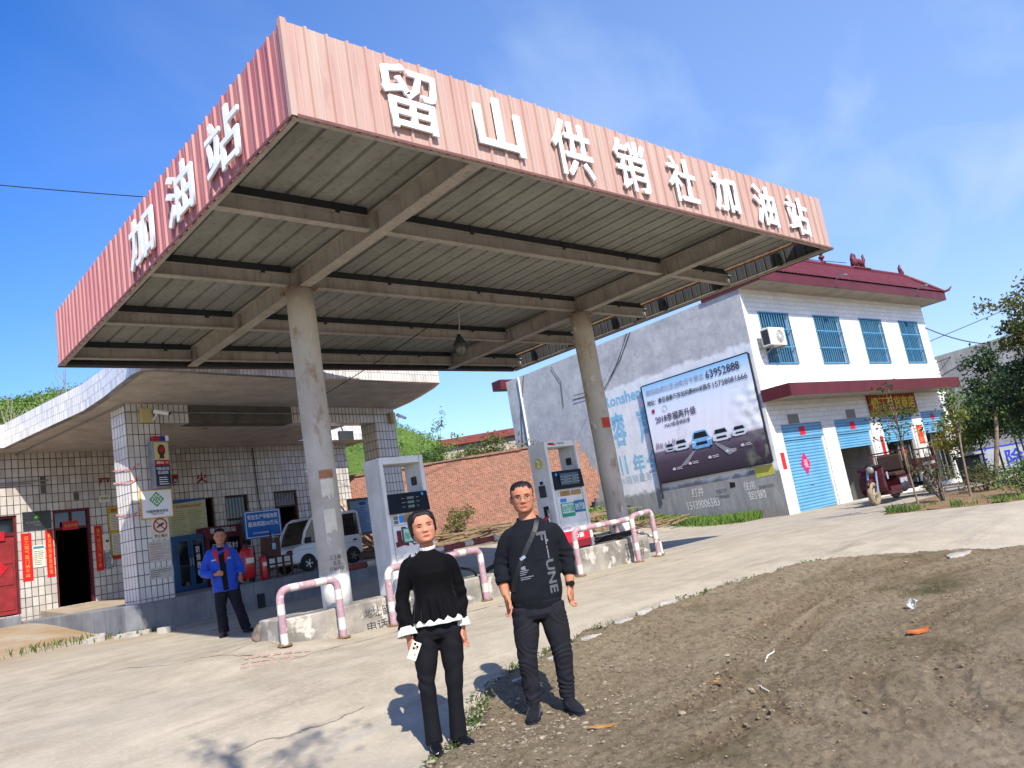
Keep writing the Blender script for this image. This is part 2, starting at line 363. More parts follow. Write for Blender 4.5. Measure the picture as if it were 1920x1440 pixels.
sp2 = k.n('SeparateXYZ'); k.l(k.obj(), sp2.inputs[0]); lm = k.n('MapRange'); lm.inputs[1].default_value = 2.9; lm.inputs[2].default_value = 1.7; k.l(sp2.outputs[1], lm.inputs[0]); lm2 = k.n('Math', _operation='MULTIPLY'); k.l(lm.outputs[0], lm2.inputs[0]); k.l(k.ramp(k.noise(.8, 5), .35, .6), lm2.inputs[1]); c = k.mix(lm2.outputs[0], c, 'a3937a')
c = k.mix(k.ramp(k.noise(60, 5, .7), .52, .85), c, '5a4c39')
k.col(c); k.bump(k.noise(38, 9, .8), 1, .045); k.bump(k.noise(130, 5, .75), .8, .012)
M['mud'] = k.done(.95, 0, .15)
m.shade_smooth(); tag(ob('mud_ground', m, 'mud'), kind='structure')

def rock(mb, c, r, seed, flat=.6, mi=0, sub=1):
    bm = bmesh.new(); bmesh.ops.create_icosphere(bm, subdivisions=sub, radius=1)
    rr = random.Random(seed); a = rr.random() * 6.28; sx, sy = rr.uniform(.7, 1.3), rr.uniform(.7, 1.2)
    vs = []
    for v in bm.verts:
        f_ = 1 + .5 * noise.noise(v.co * 1.7 + Vector((seed * 3.1, 0, seed))); p = v.co * f_ * r
        p = Vector((p.x * sx, p.y * sy, p.z * flat)); vs.append((c[0] + p.x * math.cos(a) - p.y * math.sin(a), c[1] + p.x * math.sin(a) + p.y * math.cos(a), c[2] + p.z))
    mb.add(vs, [tuple(v.index for v in f_.verts) for f_ in bm.faces], mi); bm.free()
M['pebble'] = mat('pebbles', '978a75', '6f6452', 9, .4, .6, .95)
mb = MB(); n = 0
while n < 2000:
    x, y = random.uniform(2.6, 11.5), random.uniform(1.2, 6)
    if n < 1700: x, y = random.gauss(4.05, .7), random.gauss(4.55, .6)
    dd = edge_dist(np.array([[x, y]]))[0]
    if dd < -.05 or (dd > .9 and random.random() < .4): continue
    r_ = min(.026, .004 + random.expovariate(1 / .0042)); rock(mb, (x, y, G(x, y) + .042 + r_ * .05), r_, n, .38, sub=1 if r_ < .02 else 2); n += 1
tag(ob('loose_gravel', mb, 'pebble'), kind='stuff')

M['clod'] = mat('mud_clods', '7d6d54', '665840', 14, .4, .6, .95)
mb = MB(); n = 0; rr = random.Random(55)
while n < 1100:
    if n < 800:
        pts, wd = rr.choice(TRACKS[:2] + TRACKS); q = rr.random() * (len(pts) - 1); a, b_ = pts[int(q)], pts[int(q) + 1]; f_ = q % 1; x, y = a[0] + (b_[0] - a[0]) * f_ + rr.gauss(0, .2), a[1] + (b_[1] - a[1]) * f_ + rr.gauss(0, .17)
    else: x, y = rr.uniform(3.2, 10.5), rr.uniform(1.6, 5.6)
    if edge_dist(np.array([[x, y]]))[0] < .08: continue
    r_ = min(.02, .004 + rr.expovariate(1 / .004)); rock(mb, (x, y, G(x, y) + .04 + r_ * .1), r_, n + 7000, .5); n += 1
tag(ob('mud_clods', mb, 'clod'), kind='stuff')

# flat stones and litter lying on the mud
M['stone'] = mat('pale_stone', 'a7a196', '8b857a', 6, .4, .7, .9, .3, 30)
for i, (x, y, rx, ry) in enumerate([(5.85, 5.68, .17, .09), (6.45, 5.74, .16, .08), (6.85, 5.78, .15, .07), (7.3, 5.78, .15, .06), (5.2, 5.55, .1, .07), (4.62, 5.42, .09, .06), (10.9, 3.9, .3, .13)]):
    mb = MB(); q = [(x + rx * math.cos(t) * random.uniform(.75, 1.1), y + ry * math.sin(t) * random.uniform(.75, 1.1)) for t in np.linspace(0, 2 * PI, 9)[:-1]]
    mb.prism(q, ((0, 0, G(x, y)), (1, 0, 0), (0, 1, 0)), .0, .045)
    tag(ob('flat_stone', mb, 'stone', bevel=.008), 'flat pale broken stone bedded at the edge between concrete drive and mud', 'stone', 'flat stones along the mud edge')
def litter(name, x, y, pts, th, m, label, cat, rz=0, lift=.035, curl=0):
    mb = MB(); cz, sz = math.cos(rz), math.sin(rz); n = len(pts)
    top = [(px * cz - py * sz, px * sz + py * cz, curl * (px * px) * 8 + th) for px, py in pts]
    cx = sum(p[0] for p in pts) / n
    mb.add(top + [(a, b, c_ - th) for a, b, c_ in top], [tuple(range(n)), tuple(range(2 * n - 1, n - 1, -1))] + [(i, (i + 1) % n, n + (i + 1) % n, n + i) for i in range(n)])
    o = ob(name, mb, m); o.location = (x, y, G(x, y) + lift); return tag(o, label, cat)
M['terracotta'] = mat('terracotta', 'b0602c', '97501f', 12, rough=.85)
M['dryleaf'] = mat('dry_leaf', 'a37a45', '8a6236', 20, rough=.8)
M['plastic_white'] = mat('white_plastic', 'd6d6d2', 'bdbdb8', 9, rough=.5)
litter('tile_shard', 6.81, 2.89, [(-.1, -.03), (-.02, -.045), (.07, -.035), (.1, .02), (.03, .04), (-.06, .035)], .02, 'terracotta', 'orange shard of roof tile lying on the mud', 'tile shard', 2.4, curl=.25)
litter('dry_leaf', 3.95, 3.87, [(-.11, 0), (-.05, -.035), (.04, -.03), (.11, .01), (.04, .035), (-.05, .03)], .004, 'dryleaf', 'curled brown leaf at the bottom edge, nearest to the man’s shoes', 'leaf', 2.2, .05, .12)
litter('dry_leaf', 5.1, 3.72, [(-.06, 0), (-.02, -.025), (.03, -.02), (.06, .005), (.02, .025)], .004, 'dryleaf', 'small tan leaf lying in the tyre track on the mud', 'leaf', 1.2, .05, .3)
mb = MB(); rr = random.Random(3)
for i in range(3):
    a = i * 2.1; mb.add([(0, 0, .02), (.06 * math.cos(a), .06 * math.sin(a), .05 + .03 * i), (.05 * math.cos(a + .9), .05 * math.sin(a + .9), .1), (.02 * math.cos(a + .4), .02 * math.sin(a + .4), .13)], [(0, 1, 2, 3)])
o = ob('crumpled_tissue', mb, 'plastic_white'); sm = o.modifiers.new('thick', 'SOLIDIFY'); sm.thickness = .006; o.location = (7.85, 3.33, G(7.85, 3.33) + .01); tag(o, 'crumpled white tissue standing on the mud', 'litter')
for (x, y, L, a, lab) in ((5.05, 3.32, .22, .95, 'thin pale straw lying on mud between tyre tracks'), (6.0, 3.8, .5, .35, 'long ragged pale plastic strip half buried in the mud')):
    mb = MB(); mb.tube([(-L / 2, 0, 0), (-L * .1, .012, .012), (L * .2, -.01, .006), (L / 2, .01, 0)], [.004, .007 if L > .3 else .004, .006, .003], 6)
    o = ob('dry_stalk' if L < .3 else 'plastic_strip', mb, 'paper'); o.location = (x, y, G(x, y) + .035); o.rotation_euler = (0, 0, a); tag(o, lab, 'stalk' if L < .3 else 'litter')

# ================================================================ the canopy
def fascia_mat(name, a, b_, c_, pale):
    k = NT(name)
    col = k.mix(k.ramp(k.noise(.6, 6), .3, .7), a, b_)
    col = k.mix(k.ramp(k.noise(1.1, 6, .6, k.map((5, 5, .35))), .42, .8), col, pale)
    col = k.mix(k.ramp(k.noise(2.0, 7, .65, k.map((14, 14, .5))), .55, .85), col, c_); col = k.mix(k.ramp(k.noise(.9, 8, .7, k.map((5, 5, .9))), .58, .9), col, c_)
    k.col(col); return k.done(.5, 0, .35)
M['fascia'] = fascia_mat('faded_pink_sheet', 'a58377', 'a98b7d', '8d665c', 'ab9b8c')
M['fascia_left'] = fascia_mat('shaded_pink_sheet', '98595d', '9c6262', '7e464b', 'b08478')  # front sheet's pink darkened: the left side's shade is put into the colour
CX, CY, CZ, CL, CW, CH = 3.143, 5.4455, 5.2, 10.0, 8.30, .925
can = empty('fuel_canopy', (CX, CY, CZ), 0, 'big flat filling station roof with faded pink ribbed sides on two round columns', 'canopy')
def ribbed(L, H, pitch=.207, rw=.03, rh=.024, th=.006, seed=0, z0=0., wob=.004):
    """ribbed sheet in the plane u (length), v (up), n (outward): returns MB with outside faces 0, inside faces 1"""
    prof = []; u = 0.; rr = random.Random(seed)
    while u < L - .02:
        p_ = pitch * rr.uniform(.93, 1.05); e = min(u + p_, L)
        prof += [(u, 0), (u + .006, rh), (u + rw, rh), (u + rw + .006, 0)]
        mid = u + rw + (e - u - rw) * .5
        if e - u > .1: prof += [(mid - .008, 0), (mid - .003, .004), (mid + .003, .004), (mid + .008, 0)]
        u = e
    prof.append((L, 0)); n = len(prof); vs = []; fs = []; mi = []
    for off in (0, -th):
        for (a, b_) in prof: vs.append((a, b_ + off, z0 + rr.uniform(-wob, wob) * 0))
        for (a, b_) in prof: vs.append((a, b_ + off, z0 + H + wob * math.sin(a * 9)))
    for i in range(n - 1):
        fs.append((i, i + 1, n + i + 1, n + i)); mi.append(0)
        fs.append((2 * n + i + 1, 2 * n + i, 3 * n + i, 3 * n + i + 1)); mi.append(1)
        fs.append((i + 1, i, 2 * n + i, 2 * n + i + 1)); mi.append(0); fs.append((n + i, n + i + 1, 3 * n + i + 1, 3 * n + i)); mi.append(0)
    return vs, fs, mi
def fascia(name, L, place, mats, seed):
    vs, fs, mi = ribbed(L, CH, seed=seed); mb = MB(); mb.add([place(*p) for p in vs], fs); mb.mi = mi
    return ob(name, mb, mats, can)
ff = fascia('fascia', CL, lambda u, n_, v: (u, -n_, v), ('fascia', 'sheet_inner'), 1)
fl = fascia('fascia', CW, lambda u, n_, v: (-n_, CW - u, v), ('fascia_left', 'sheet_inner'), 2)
fr_ = fascia('fascia', CW, lambda u, n_, v: (CL + n_, u, v), ('fascia', 'sheet_inner'), 3)
fb = fascia('fascia', CL, lambda u, n_, v: (CL - u, CW + n_, v), ('fascia', 'sheet_inner'), 4)
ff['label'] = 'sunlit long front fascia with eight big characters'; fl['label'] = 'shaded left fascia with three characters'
fr_['label'] = 'right end fascia, seen only from inside'; fb['label'] = 'rear fascia, seen only from inside'
LET = [('留', .93, 1.60, .13, .83), ('山', 2.08, 2.74, .15, .79), ('供', 3.22, 3.88, .09, .80), ('销', 4.33, 4.97, .10, .80), ('社', 5.43, 6.06, .13, .79), ('加', 6.48, 7.12, .15, .76), ('油', 7.6, 8.23, .11, .77), ('站', 8.61, 9.29, .10, .76)]
for ch, a, b_, z0, z1 in LET:
    text('letter', ch, (((a + b_) / 2, -.035, (z0 + z1) / 2), (1, 0, 0), (0, 0, 1)), 'white', ff, b_ - a, z1 - z0, .026, .010 if ch in '销社供留站' else .018)
for ch, a, b_ in (('站', .93, 1.76), ('油', 2.15, 2.95), ('加', 3.43, 4.32)):
    text('letter', ch, ((-.035, (a + b_) / 2, .44), (0, -1, 0), (0, 0, 1)), 'white', fl, b_ - a, .62, .026, .010 if ch == '站' else .018)
# trims
mb = MB()
for p0, p1 in (((-.03, -.03, 0), (CL + .03, -.03, 0)), ((-.03, -.03, 0), (-.03, CW + .03, 0)), ((CL + .03, -.03, 0), (CL + .03, CW, 0)), ((-.03, CW + .03, 0), (CL, CW + .03, 0))):
    mb.bar(p0, p1, .012, .03)
ob('lower_trim', mb, mat('dull_trim', '6e4a44', '5a3c38', 5), can)
mb = MB(); mb.bar((-.014, -.014, -.01), (-.014, -.014, CH + .005), .055, .055); ob('corner_trim', mb, 'fascia', can)
mb = MB()
for p0, p1 in (((.0, .03, .02), (CL, .03, .02)), ((.03, .06, .02), (.03, CW - .03, .02)), ((CL - .03, .06, .02), (CL - .03, CW - .03, .02))): mb.bar(p0, p1, .05, .05)
ob('edge_angle', mb, 'beam', can)
# roof sheet, ribs along the depth; it stops short of the right-hand fascia
vs, fs, mi = ribbed(CL - .2, CW - .06, .3, .05, .035, .004, 9, 0)
mb = MB(); mb.add([(u + .02, v + .03, .335 + n_) for u, n_, v in vs], [tuple(reversed(f_)) for f_ in fs]); mb.mi = [0] * len(fs)
ob('roof_sheet', mb, 'sheet_under', can)
def ibeam(mb, p0, p1, H, Wf, t=.016):
    p0, p1 = Vector(p0), Vector(p1)
    mb.bar(p0 + Vector((0, 0, t / 2)), p1 + Vector((0, 0, t / 2)), Wf, t); mb.bar(p0 + Vector((0, 0, H - t / 2)), p1 + Vector((0, 0, H - t / 2)), Wf, t)
    mb.bar(p0 + Vector((0, 0, H / 2)), p1 + Vector((0, 0, H / 2)), t, H - 2 * t)
BX1, BX2 = 2.085, 7.925; CYS = (2.02, 4.08, 6.12, 8.02)
for bx in (BX1, BX2):
    mb = MB(); ibeam(mb, (bx, .06, .0), (bx, CW - .06, .0), .29, .17)
    for cy in CYS:
        for s_ in (-1, 1): mb.box((bx + s_ * .04 - .035, cy - .09, .02), (bx + s_ * .04 + .035, cy - .075, .27))
    ob('main_beam', mb, 'beam', can)
for cy in CYS:
    mb = MB()
    for a, b_ in ((.04, BX1 - .1), (BX1 + .1, BX2 - .1), (BX2 + .1, CL - .004)): ibeam(mb, (a, cy, .05), (b_, cy, .05), .18, .11, .012)
    ob('cross_beam', mb, 'beam', can)
for cy in CYS + (.35,):
    mb = MB()
    yy = cy - .02 if cy > 1 else cy
    for a, b_ in ((.04, BX1 - .12), (BX1 + .14, BX2 - .12), (BX2 + .14, CL - .06)): mb.bar((a, yy, .283), (b_, yy, .283), .06, .09)
    for px in (1.55, 3.6, 5.4, 6.9, 9.1): mb.box((px - .03, yy - .04, .2), (px + .03, yy - .031, .29))
    ob('purlin', mb, 'dark_steel', can)
for px in np.arange(.5, CL, 1.15): mb = MB(); mb.box((px - .025, CW - .08, .03), (px + .025, CW - .03, CH - .05)); ob('edge_post', mb, 'dark_steel', can)
for z_ in (.88, .03): mb = MB(); mb.bar((.05, CW - .05, z_), (CL - .05, CW - .05, z_), .05, .05); ob('edge_rail', mb, 'dark_steel', can)
for py in np.arange(.9, CW, 1.3):
    for x0, z0 in ((CL - .08, .03), (.03, .5)): mb = MB(); mb.box((x0, py - .025, z0), (x0 + .05, py + .025, CH - .05)); ob('edge_post', mb, 'dark_steel', can)

M['rust'] = mat('rusty_pipe', '6a4a2c', '8b6f4c', 14, rough=.8)
mb = MB(); mb.cyl((CL - .13, .1, .3), (CL - .13, CW - .1, .3), .03, n=8); ob('gutter_pipe', mb, 'rust', can)
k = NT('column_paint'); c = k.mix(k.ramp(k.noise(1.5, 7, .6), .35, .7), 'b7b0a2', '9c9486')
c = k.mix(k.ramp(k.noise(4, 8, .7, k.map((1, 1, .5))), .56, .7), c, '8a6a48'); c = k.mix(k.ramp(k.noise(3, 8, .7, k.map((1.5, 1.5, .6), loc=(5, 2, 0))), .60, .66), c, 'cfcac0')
sp = k.n('SeparateXYZ'); k.l(k.obj(), sp.inputs[0]); wz0 = k.n('Math', _operation='MULTIPLY_ADD'); wz0.inputs[1].default_value = .12; k.l(k.noise(6, 4), wz0.inputs[0]); k.l(sp.outputs[2], wz0.inputs[2]); wm = k.n('MapRange'); wm.inputs[1].default_value = -3.87; wm.inputs[2].default_value = -3.9; k.l(wz0.outputs[0], wm.inputs[0]); c = k.mix(wm.outputs[0], c, 'dedbd2')  # white base paint, cut at the shadow edge so colour brightens the sunlit patch
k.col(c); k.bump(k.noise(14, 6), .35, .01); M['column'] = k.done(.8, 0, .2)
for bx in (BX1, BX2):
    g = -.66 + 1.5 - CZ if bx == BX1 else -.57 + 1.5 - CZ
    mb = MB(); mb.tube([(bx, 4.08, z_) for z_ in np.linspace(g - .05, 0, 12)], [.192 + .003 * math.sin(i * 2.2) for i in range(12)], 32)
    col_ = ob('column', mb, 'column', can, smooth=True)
    col_['label'] = 'left round concrete column with torn posters and graffiti' if bx == BX1 else 'right round column with a small red notice'
    mb = MB(); mb.box((bx - .2, 3.88, -.012), (bx + .2, 4.28, -.001)); ob('head_plate', mb, 'rust', can)
    # torn notices stuck on the column, curved with it
    def curved(name, z0, z1, a0, a1, m, rad=.197, jag=0, seed=1, par=col_):
        rr = random.Random(seed); mb = MB(); n = 10; nz_ = 6; vs = []; fs = []
        for j in range(nz_ + 1):
            for i in range(n + 1):
                a = R(a0 + (a1 - a0) * i / n); zz = z0 + (z1 - z0) * j / nz_
                if jag and j == 0: zz += rr.uniform(0, jag)
                vs.append((bx + rad * math.cos(a), 4.08 + rad * math.sin(a), zz))
        for j in range(nz_):
            for i in range(n): q = j * (n + 1) + i; fs.append((q, q + 1, q + n + 2, q + n + 1))
        mb.add(vs, fs); return ob(name, mb, m, par)
    if bx == BX1:
        curved('torn_poster', -2.70, -2.58, -130, -72, mat('poster_head', 'a5714f', '8f5b40', 8), jag=.02)
        curved('torn_poster', -2.98, -2.70, -128, -78, 'paper', jag=.1, seed=3)
        curved('torn_poster', -3.42, -3.1, -130, -84, 'paper', .1976, jag=.05, seed=4)
    else:
        curved('red_notice', -2.25, -2.06, -128, -76, mat('orange_red_notice', 'b5452f', 'a03a28', 9))
M['ink'] = mat('black_ink', '33353a', rough=.9)
text('graffiti', '江玉米\n  五王\n5746712', ((BX1 - .085 + .02, 4.08 - .196, -3.8), (1, -.0, 0), (0, 0, 1)), 'ink', can, .2, .2, .003, -.012)
# lamp hanging from the canopy
t = empty('hanging_lamp', (8.0, 9.526, 5.25), 0, 'dark caged lamp hanging on a rod under the canopy', 'lamp'); t.scale = (.72, .72, .95)
mb = MB(); mb.tube([(.12, 0, .08), (.1, 0, -.3), (.02, 0, -.62)], .012, 8); ob('rod', mb, 'beam', t)
mb = MB(); mb.tube([(0, 0, -.6), (0, 0, -.68), (0, 0, -.78), (0, 0, -.8)], [.03, .08, .16, .165], 16); ob('shade', mb, 'dark_steel', t, True)
mb = MB(); mb.ell((0, 0, -.86), (.11, .11, .1)); ob('globe', mb, mat('lamp_glass', '5c584e', rough=.2, spec=.6), t, True)
mb = MB()
for i in range(6):
    a = i * PI / 3; mb.tube([(.155 * math.cos(a), .155 * math.sin(a), -.8), (.14 * math.cos(a), .14 * math.sin(a), -.92), (.05 * math.cos(a), .05 * math.sin(a), -1.0)], .006, 5)
ob('cage', mb, 'dark_steel', t)
def cable(pts, r, label, sag=0, m='black', name='cable'):
    a, b_ = Vector(pts[0]), Vector(pts[-1]); q = []
    for i in range(len(pts) - 1):
        p0, p1 = Vector(pts[i]), Vector(pts[i + 1])
        for t_ in np.linspace(0, 1, 13)[(0 if i == 0 else 1):]: q.append(p0.lerp(p1, t_) - Vector((0, 0, sag * 4 * t_ * (1 - t_))))
    mb = MB(); mb.tube(q, r, 6); return tag(ob(name, mb, m), label, 'cable')
cable([(8.37, 9.53, 5.34), (7.75, 13.95, 4.62)], .008, 'thin dark cable slanting from canopy beam to porch roof', .05)
cable([(-14, 26, 11.8), (3.2, 19.77, 11.17), (12, 16.6, 10.6), (30, 12, 9.2)], .012, 'single power line across the blue sky left of the canopy', .1)

M['joint'] = mat('joint_dirt', '7a6f5e', '8f8470', 9, .4, .6, .95)
def joint(pts, wd, seed):
    rr = random.Random(seed); mb = MB(); q = []
    for i in range(len(pts) - 1):
        n = max(2, int(math.hypot(pts[i + 1][0] - pts[i][0], pts[i + 1][1] - pts[i][1]) / .12))
        for j in range(n): f_ = j / n; q.append((pts[i][0] + (pts[i + 1][0] - pts[i][0]) * f_ + rr.gauss(0, .012), pts[i][1] + (pts[i + 1][1] - pts[i][1]) * f_ + rr.gauss(0, .012)))
    q.append(pts[-1]); vs = []
    for i, p in enumerate(q):
        a, b_ = q[max(i - 1, 0)], q[min(i + 1, len(q) - 1)]; d_ = Vector((b_[0] - a[0], b_[1] - a[1])).normalized(); w_ = wd * .6 * rr.uniform(.2, 1.3)
        for s_ in (-.5, .5): x, y = p[0] - d_.y * w_ * s_, p[1] + d_.x * w_ * s_; vs.append((x, y, G(x, y) + .005))
    mb.add(vs, [(2 * i, 2 * i + 1, 2 * i + 3, 2 * i + 2) for i in range(len(q) - 1)]); tag(ob('pavement_joint', mb, 'joint'), kind='structure')
joint([(3.2, 11.6), (3.75, 9.3), (4.05, 8.55), (4.6, 8.62), (6.5, 8.6), (9.0, 8.45), (12.5, 8.3)], .035, 1)
joint([(-2, 11.5), (1.4, 11.2), (3.2, 11.6)], .03, 3); joint([(12.6, 9.6), (15.5, 8.4), (20, 6.0)], .02, 4)

mb = MB(); rr = random.Random(91); ca, sa = math.cos(-.55), math.sin(-.55)
for i in range(3):
    u_ = -.36
    while u_ < .34 - .12 * i:
        e = u_ + rr.uniform(.05, .1); q = [(u_, .17 - i * .16), (e, .17 - i * .16), (e, .26 - i * .16), (u_, .26 - i * .16)]; q = [(3.93 + a * ca - b_ * sa, 8.72 + a * sa + b_ * ca) for a, b_ in q]; mb.add([(x, y, G(x, y) + .006) for x, y in q], [(0, 1, 2, 3)]); u_ = e + rr.uniform(.02, .04)
k = NT('worn_red_stencil'); c = k.mix(k.ramp(k.noise(26, 6, .7), .42, .58), '9d9482', 'a0786a'); k.col(c); M['stencil'] = k.done(.92)
tag(ob('stencil_marking', mb, 'stencil'), kind='structure')
# ================================================================ the old station building
M['walltile'] = tile_mat('wall_tile', 'c4beb4', 'a0988d', '46413c', .145, .222, .010, bias=-.25, grime='a0978c', dirt=.4, warp=.006)
M['pillartile'] = tile_mat('pillar_tile', 'd2cfca', 'c4c0ba', '4a4541', .118, .235, .009, grime='b3ada5', dirt=.25)
M['eavetile'] = tile_mat('eave_tile', 'e2e0da', '85837e', '77746f', .085, .185, .005, bias=-.5, grime='bdbab4', dirt=.3)
M['plinth'] = mat('plinth_cement', '7b7c7d', '5d5f62', 1.6, .35, .7, .92, .4, 18, streak='4e5053', stk=.8)
M['cement_beam'] = mat('bare_beam', '5f5a52', '4a453f', 3.5, .35, .7, .95, .5, 22)
st = empty('station_building', BO, BA, 'low white tiled old station with curved porch roof on two pillars, behind the canopy', 'building')
def holes_wall(mb, x0, x1, z0, z1, y0, y1, holes, mi=0):
    xs = sorted({x0, x1, *[h[0] for h in holes], *[h[1] for h in holes]}); zs = sorted({z0, z1, *[h[2] for h in holes], *[h[3] for h in holes]})
    for i in range(len(xs) - 1):
        run = None
        for j in range(len(zs) - 1):
            cx, cz = (xs[i] + xs[i + 1]) / 2, (zs[j] + zs[j + 1]) / 2
            solid = not any(h[0] < cx < h[1] and h[2] < cz < h[3] for h in holes)
            if solid: run = (run[0], zs[j + 1]) if run else (zs[j], zs[j + 1])
            if run and (not solid or j == len(zs) - 2):
                mb.box((xs[i], y0, run[0]), (xs[i + 1], y1, run[1]), mi); run = None
WY = 5.47
H_ = [(-1.15, -.2, -.13, 2.2), (.6, 1.5, -.13, 2.24), (4.72, 5.0, .6, 2.24), (5.34, 6.12, .7, 2.24), (7.04, 7.92, -.2, 2.25)]
mb = MB(); holes_wall(mb, -6, 10.15, -.9, 3.7, WY, WY + .24, H_); ob('front_wall', mb, 'walltile', st)
mb = MB(); mb.box((9.91, WY + .242, -.9), (10.15, 11, 3.7)); ob('side_wall', mb, 'walltile', st); mb = MB(); mb.box((-6, WY + .242, -.9), (-5.76, 11, 3.7)); ob('side_wall', mb, 'walltile', st)
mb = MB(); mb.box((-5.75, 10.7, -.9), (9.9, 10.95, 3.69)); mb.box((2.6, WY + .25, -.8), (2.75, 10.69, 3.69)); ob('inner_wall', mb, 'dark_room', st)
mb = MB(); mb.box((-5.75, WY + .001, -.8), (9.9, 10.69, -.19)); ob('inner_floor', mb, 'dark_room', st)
OUT = [(-6.4, 4.72), (-.66, 4.72), (-.63, 2.1), (-.6, .7), (-.74, -.5), (-.92, -1.5), (-1.03, -2.2), (-1.02, -2.5), (-.85, -2.62), (2.1, -2.6), (6.3, -2.8), (6.62, -2.3), (6.98, -1.5), (7.3, -.7), (7.5, .1), (7.56, 1.0), (7.56, 4.72), (10.8, 4.72), (10.8, 11.3), (-6.4, 11.3)]
mb = MB(); mb.prism(OUT, ((0, 0, 0), (1, 0, 0), (0, 1, 0)), 3.702, 3.80); ob('porch_soffit', mb, 'soffit', st)
mb = MB(); n = len(OUT)
def inset(i, d):
    p = Vector(OUT[i]); a = (p - Vector(OUT[i - 1])).normalized(); b_ = (Vector(OUT[(i + 1) % n]) - p).normalized()
    na, nb = Vector((-a.y, a.x)), Vector((-b_.y, b_.x)); m_ = (na + nb); m_ = m_ / max(.3, m_.dot(na)); return p + m_ * d
for i in range(n):
    j = (i + 1) % n; o0, o1 = inset(i, -.02), inset(j, -.02); i0, i1 = inset(i, .12), inset(j, .12); z0, z1 = 3.70, 4.26
    q = [(o0.x, o0.y), (o1.x, o1.y), (i1.x, i1.y), (i0.x, i0.y)]
    mb.add([(*p, z0) for p in q] + [(*p, z1) for p in q], [(0, 1, 5, 4), (2, 3, 7, 6), (4, 5, 6, 7), (3, 2, 1, 0)])
ob('tiled_parapet', mb, 'eavetile', st)
for x0 in (-.13, 6.62):
    mb = MB(); mb.box((x0, 0, -.9), (x0 + .73, .6, 3.70)); p_ = ob('pillar', mb, 'pillartile', st)
mb = MB(); mb.box((.602, .02, 3.3), (1.25, .42, 3.70)); ob('porch_beam', mb, 'pillartile', st); mb = MB(); mb.box((3.95, .02, 3.3), (6.618, .42, 3.70)); ob('porch_beam', mb, 'pillartile', st)
mb = MB(); mb.box((1.25, .025, 3.3), (3.95, .42, 3.70)); ob('porch_beam', mb, 'cement_beam', st, label='stretch of the porch beam that has lost its tiles')
mb = MB(); mb.tube([(-.08, -.02, 3.52), (7.3, -.02, 3.52)], .014, 8); mb.tube([(-.15, .0, 3.66), (-.15, WY - .02, 3.66)], .016, 8); mb.tube([(-.55, WY - .02, 3.66), (-.55, WY - .02, 2.98), (.55, WY - .02, 3.0)], .014, 8)
mb.tube([(-3, WY - .02, 2.9), (.2, WY - .02, 2.94)], .014, 8); ob('conduit', mb, 'galv', st)
mb = MB(); mb.tube([(6.45, WY - .03, 3.66), (6.47, WY - .03, 2.2), (6.55, WY - .03, 1.2)], .016, 6); ob('drain_cable', mb, 'black', st)
# platform in front
mb = MB(); mb.prism([(-.46, -.05), (-.3, -.3), (-.1, -.33), (8.6, -.33), (8.6, WY - .001), (-.46, WY - .001)], ((0, 0, 0), (1, 0, 0), (0, 1, 0)), -1.05, -.295); ob('platform', mb, 'plinth', st, bevel=.02)
mb = MB(); mb.box((-6, 4.75, -.9), (-.47, WY - .002, -.15)); ob('door_step', mb, 'plinth', st, bevel=.02)
mb = MB(); mb.add([(.2, WY - .003, -.14), (1.95, WY - .003, -.14), (2.1, 3.2, -.27), (-.2, 3.0, -.28), (.2, WY - .003, -.4), (1.95, WY - .003, -.4), (2.1, 3.2, -.4), (-.2, 3.0, -.4)], [(0, 3, 2, 1), (0, 1, 5, 4), (1, 2, 6, 5), (2, 3, 7, 6), (3, 0, 4, 7)]); ob('door_apron', mb, mat('worn_apron', '9d8f7a', '8a7c68', 3, rough=.9), st)
mb = MB(); mb.box((2.23, -.36, -.9), (2.4, -.329, -.55)); ob('drain_hole', mb, 'black', st)
# openings: frames, doors and panes
def frame(mb, x0, x1, z0, z1, y, w_=.06, d_=.1):
    mb.box((x0, y, z0), (x0 + w_, y + d_, z1)); mb.box((x1 - w_, y, z0), (x1, y + d_, z1)); mb.box((x0 + w_, y, z1 - w_), (x1 - w_, y + d_, z1))
mb = MB(); frame(mb, -1.15, -.2, -.13, 2.2, WY + .05); mb.box((-1.09, WY + .05, 1.72), (-.26, WY + .15, 1.8)); dr = ob('door', mb, 'maroon', st, label='old red double door, closed')
mb = MB(); mb.box((-1.09, WY + .08, -.1), (-.68, WY + .12, 1.72)); mb.box((-.67, WY + .08, -.1), (-.26, WY + .12, 1.72))
for x0 in (-1.04, -.62):
    for z0, z1 in ((.0, .5), (.58, 1.0), (1.08, 1.62)): mb.box((x0, WY + .065, z0), (x0 + .31, WY + .08, z1))
ob('door_leaf', mb, mat('old_red_door', '8c2a2b', '6f2022', 5, rough=.6, spots='9d5a4e', spsc=9, splo=.66), dr)
mb = MB(); mb.box((-1.09, WY + .09, 1.8), (-.26, WY + .1, 2.14)); ob('transom_pane', mb, 'glass_dark', dr)
mb = MB(); mb.box((-.82, WY + .03, 1.62), (-.47, WY + .06, 1.84)); ob('festival_paper', mb, 'red', dr); mb = MB(); mb.prism([(0, .2), (.2, 0), (0, -.2), (-.2, 0)], ((-.62, WY + .06, .98), (1, 0, 0), (0, 0, 1)), 0, .008); dd = ob('festival_paper', mb, 'red', dr)
text('writing', '口', ((-.62, WY + .047, 1.73), (1, 0, 0), (0, 0, 1)), mat('gold_ink', 'b88a35', rough=.5), dd, .12, .1, .003)
M['gold'] = mat('gold_paper', 'c79a3a', rough=.5)
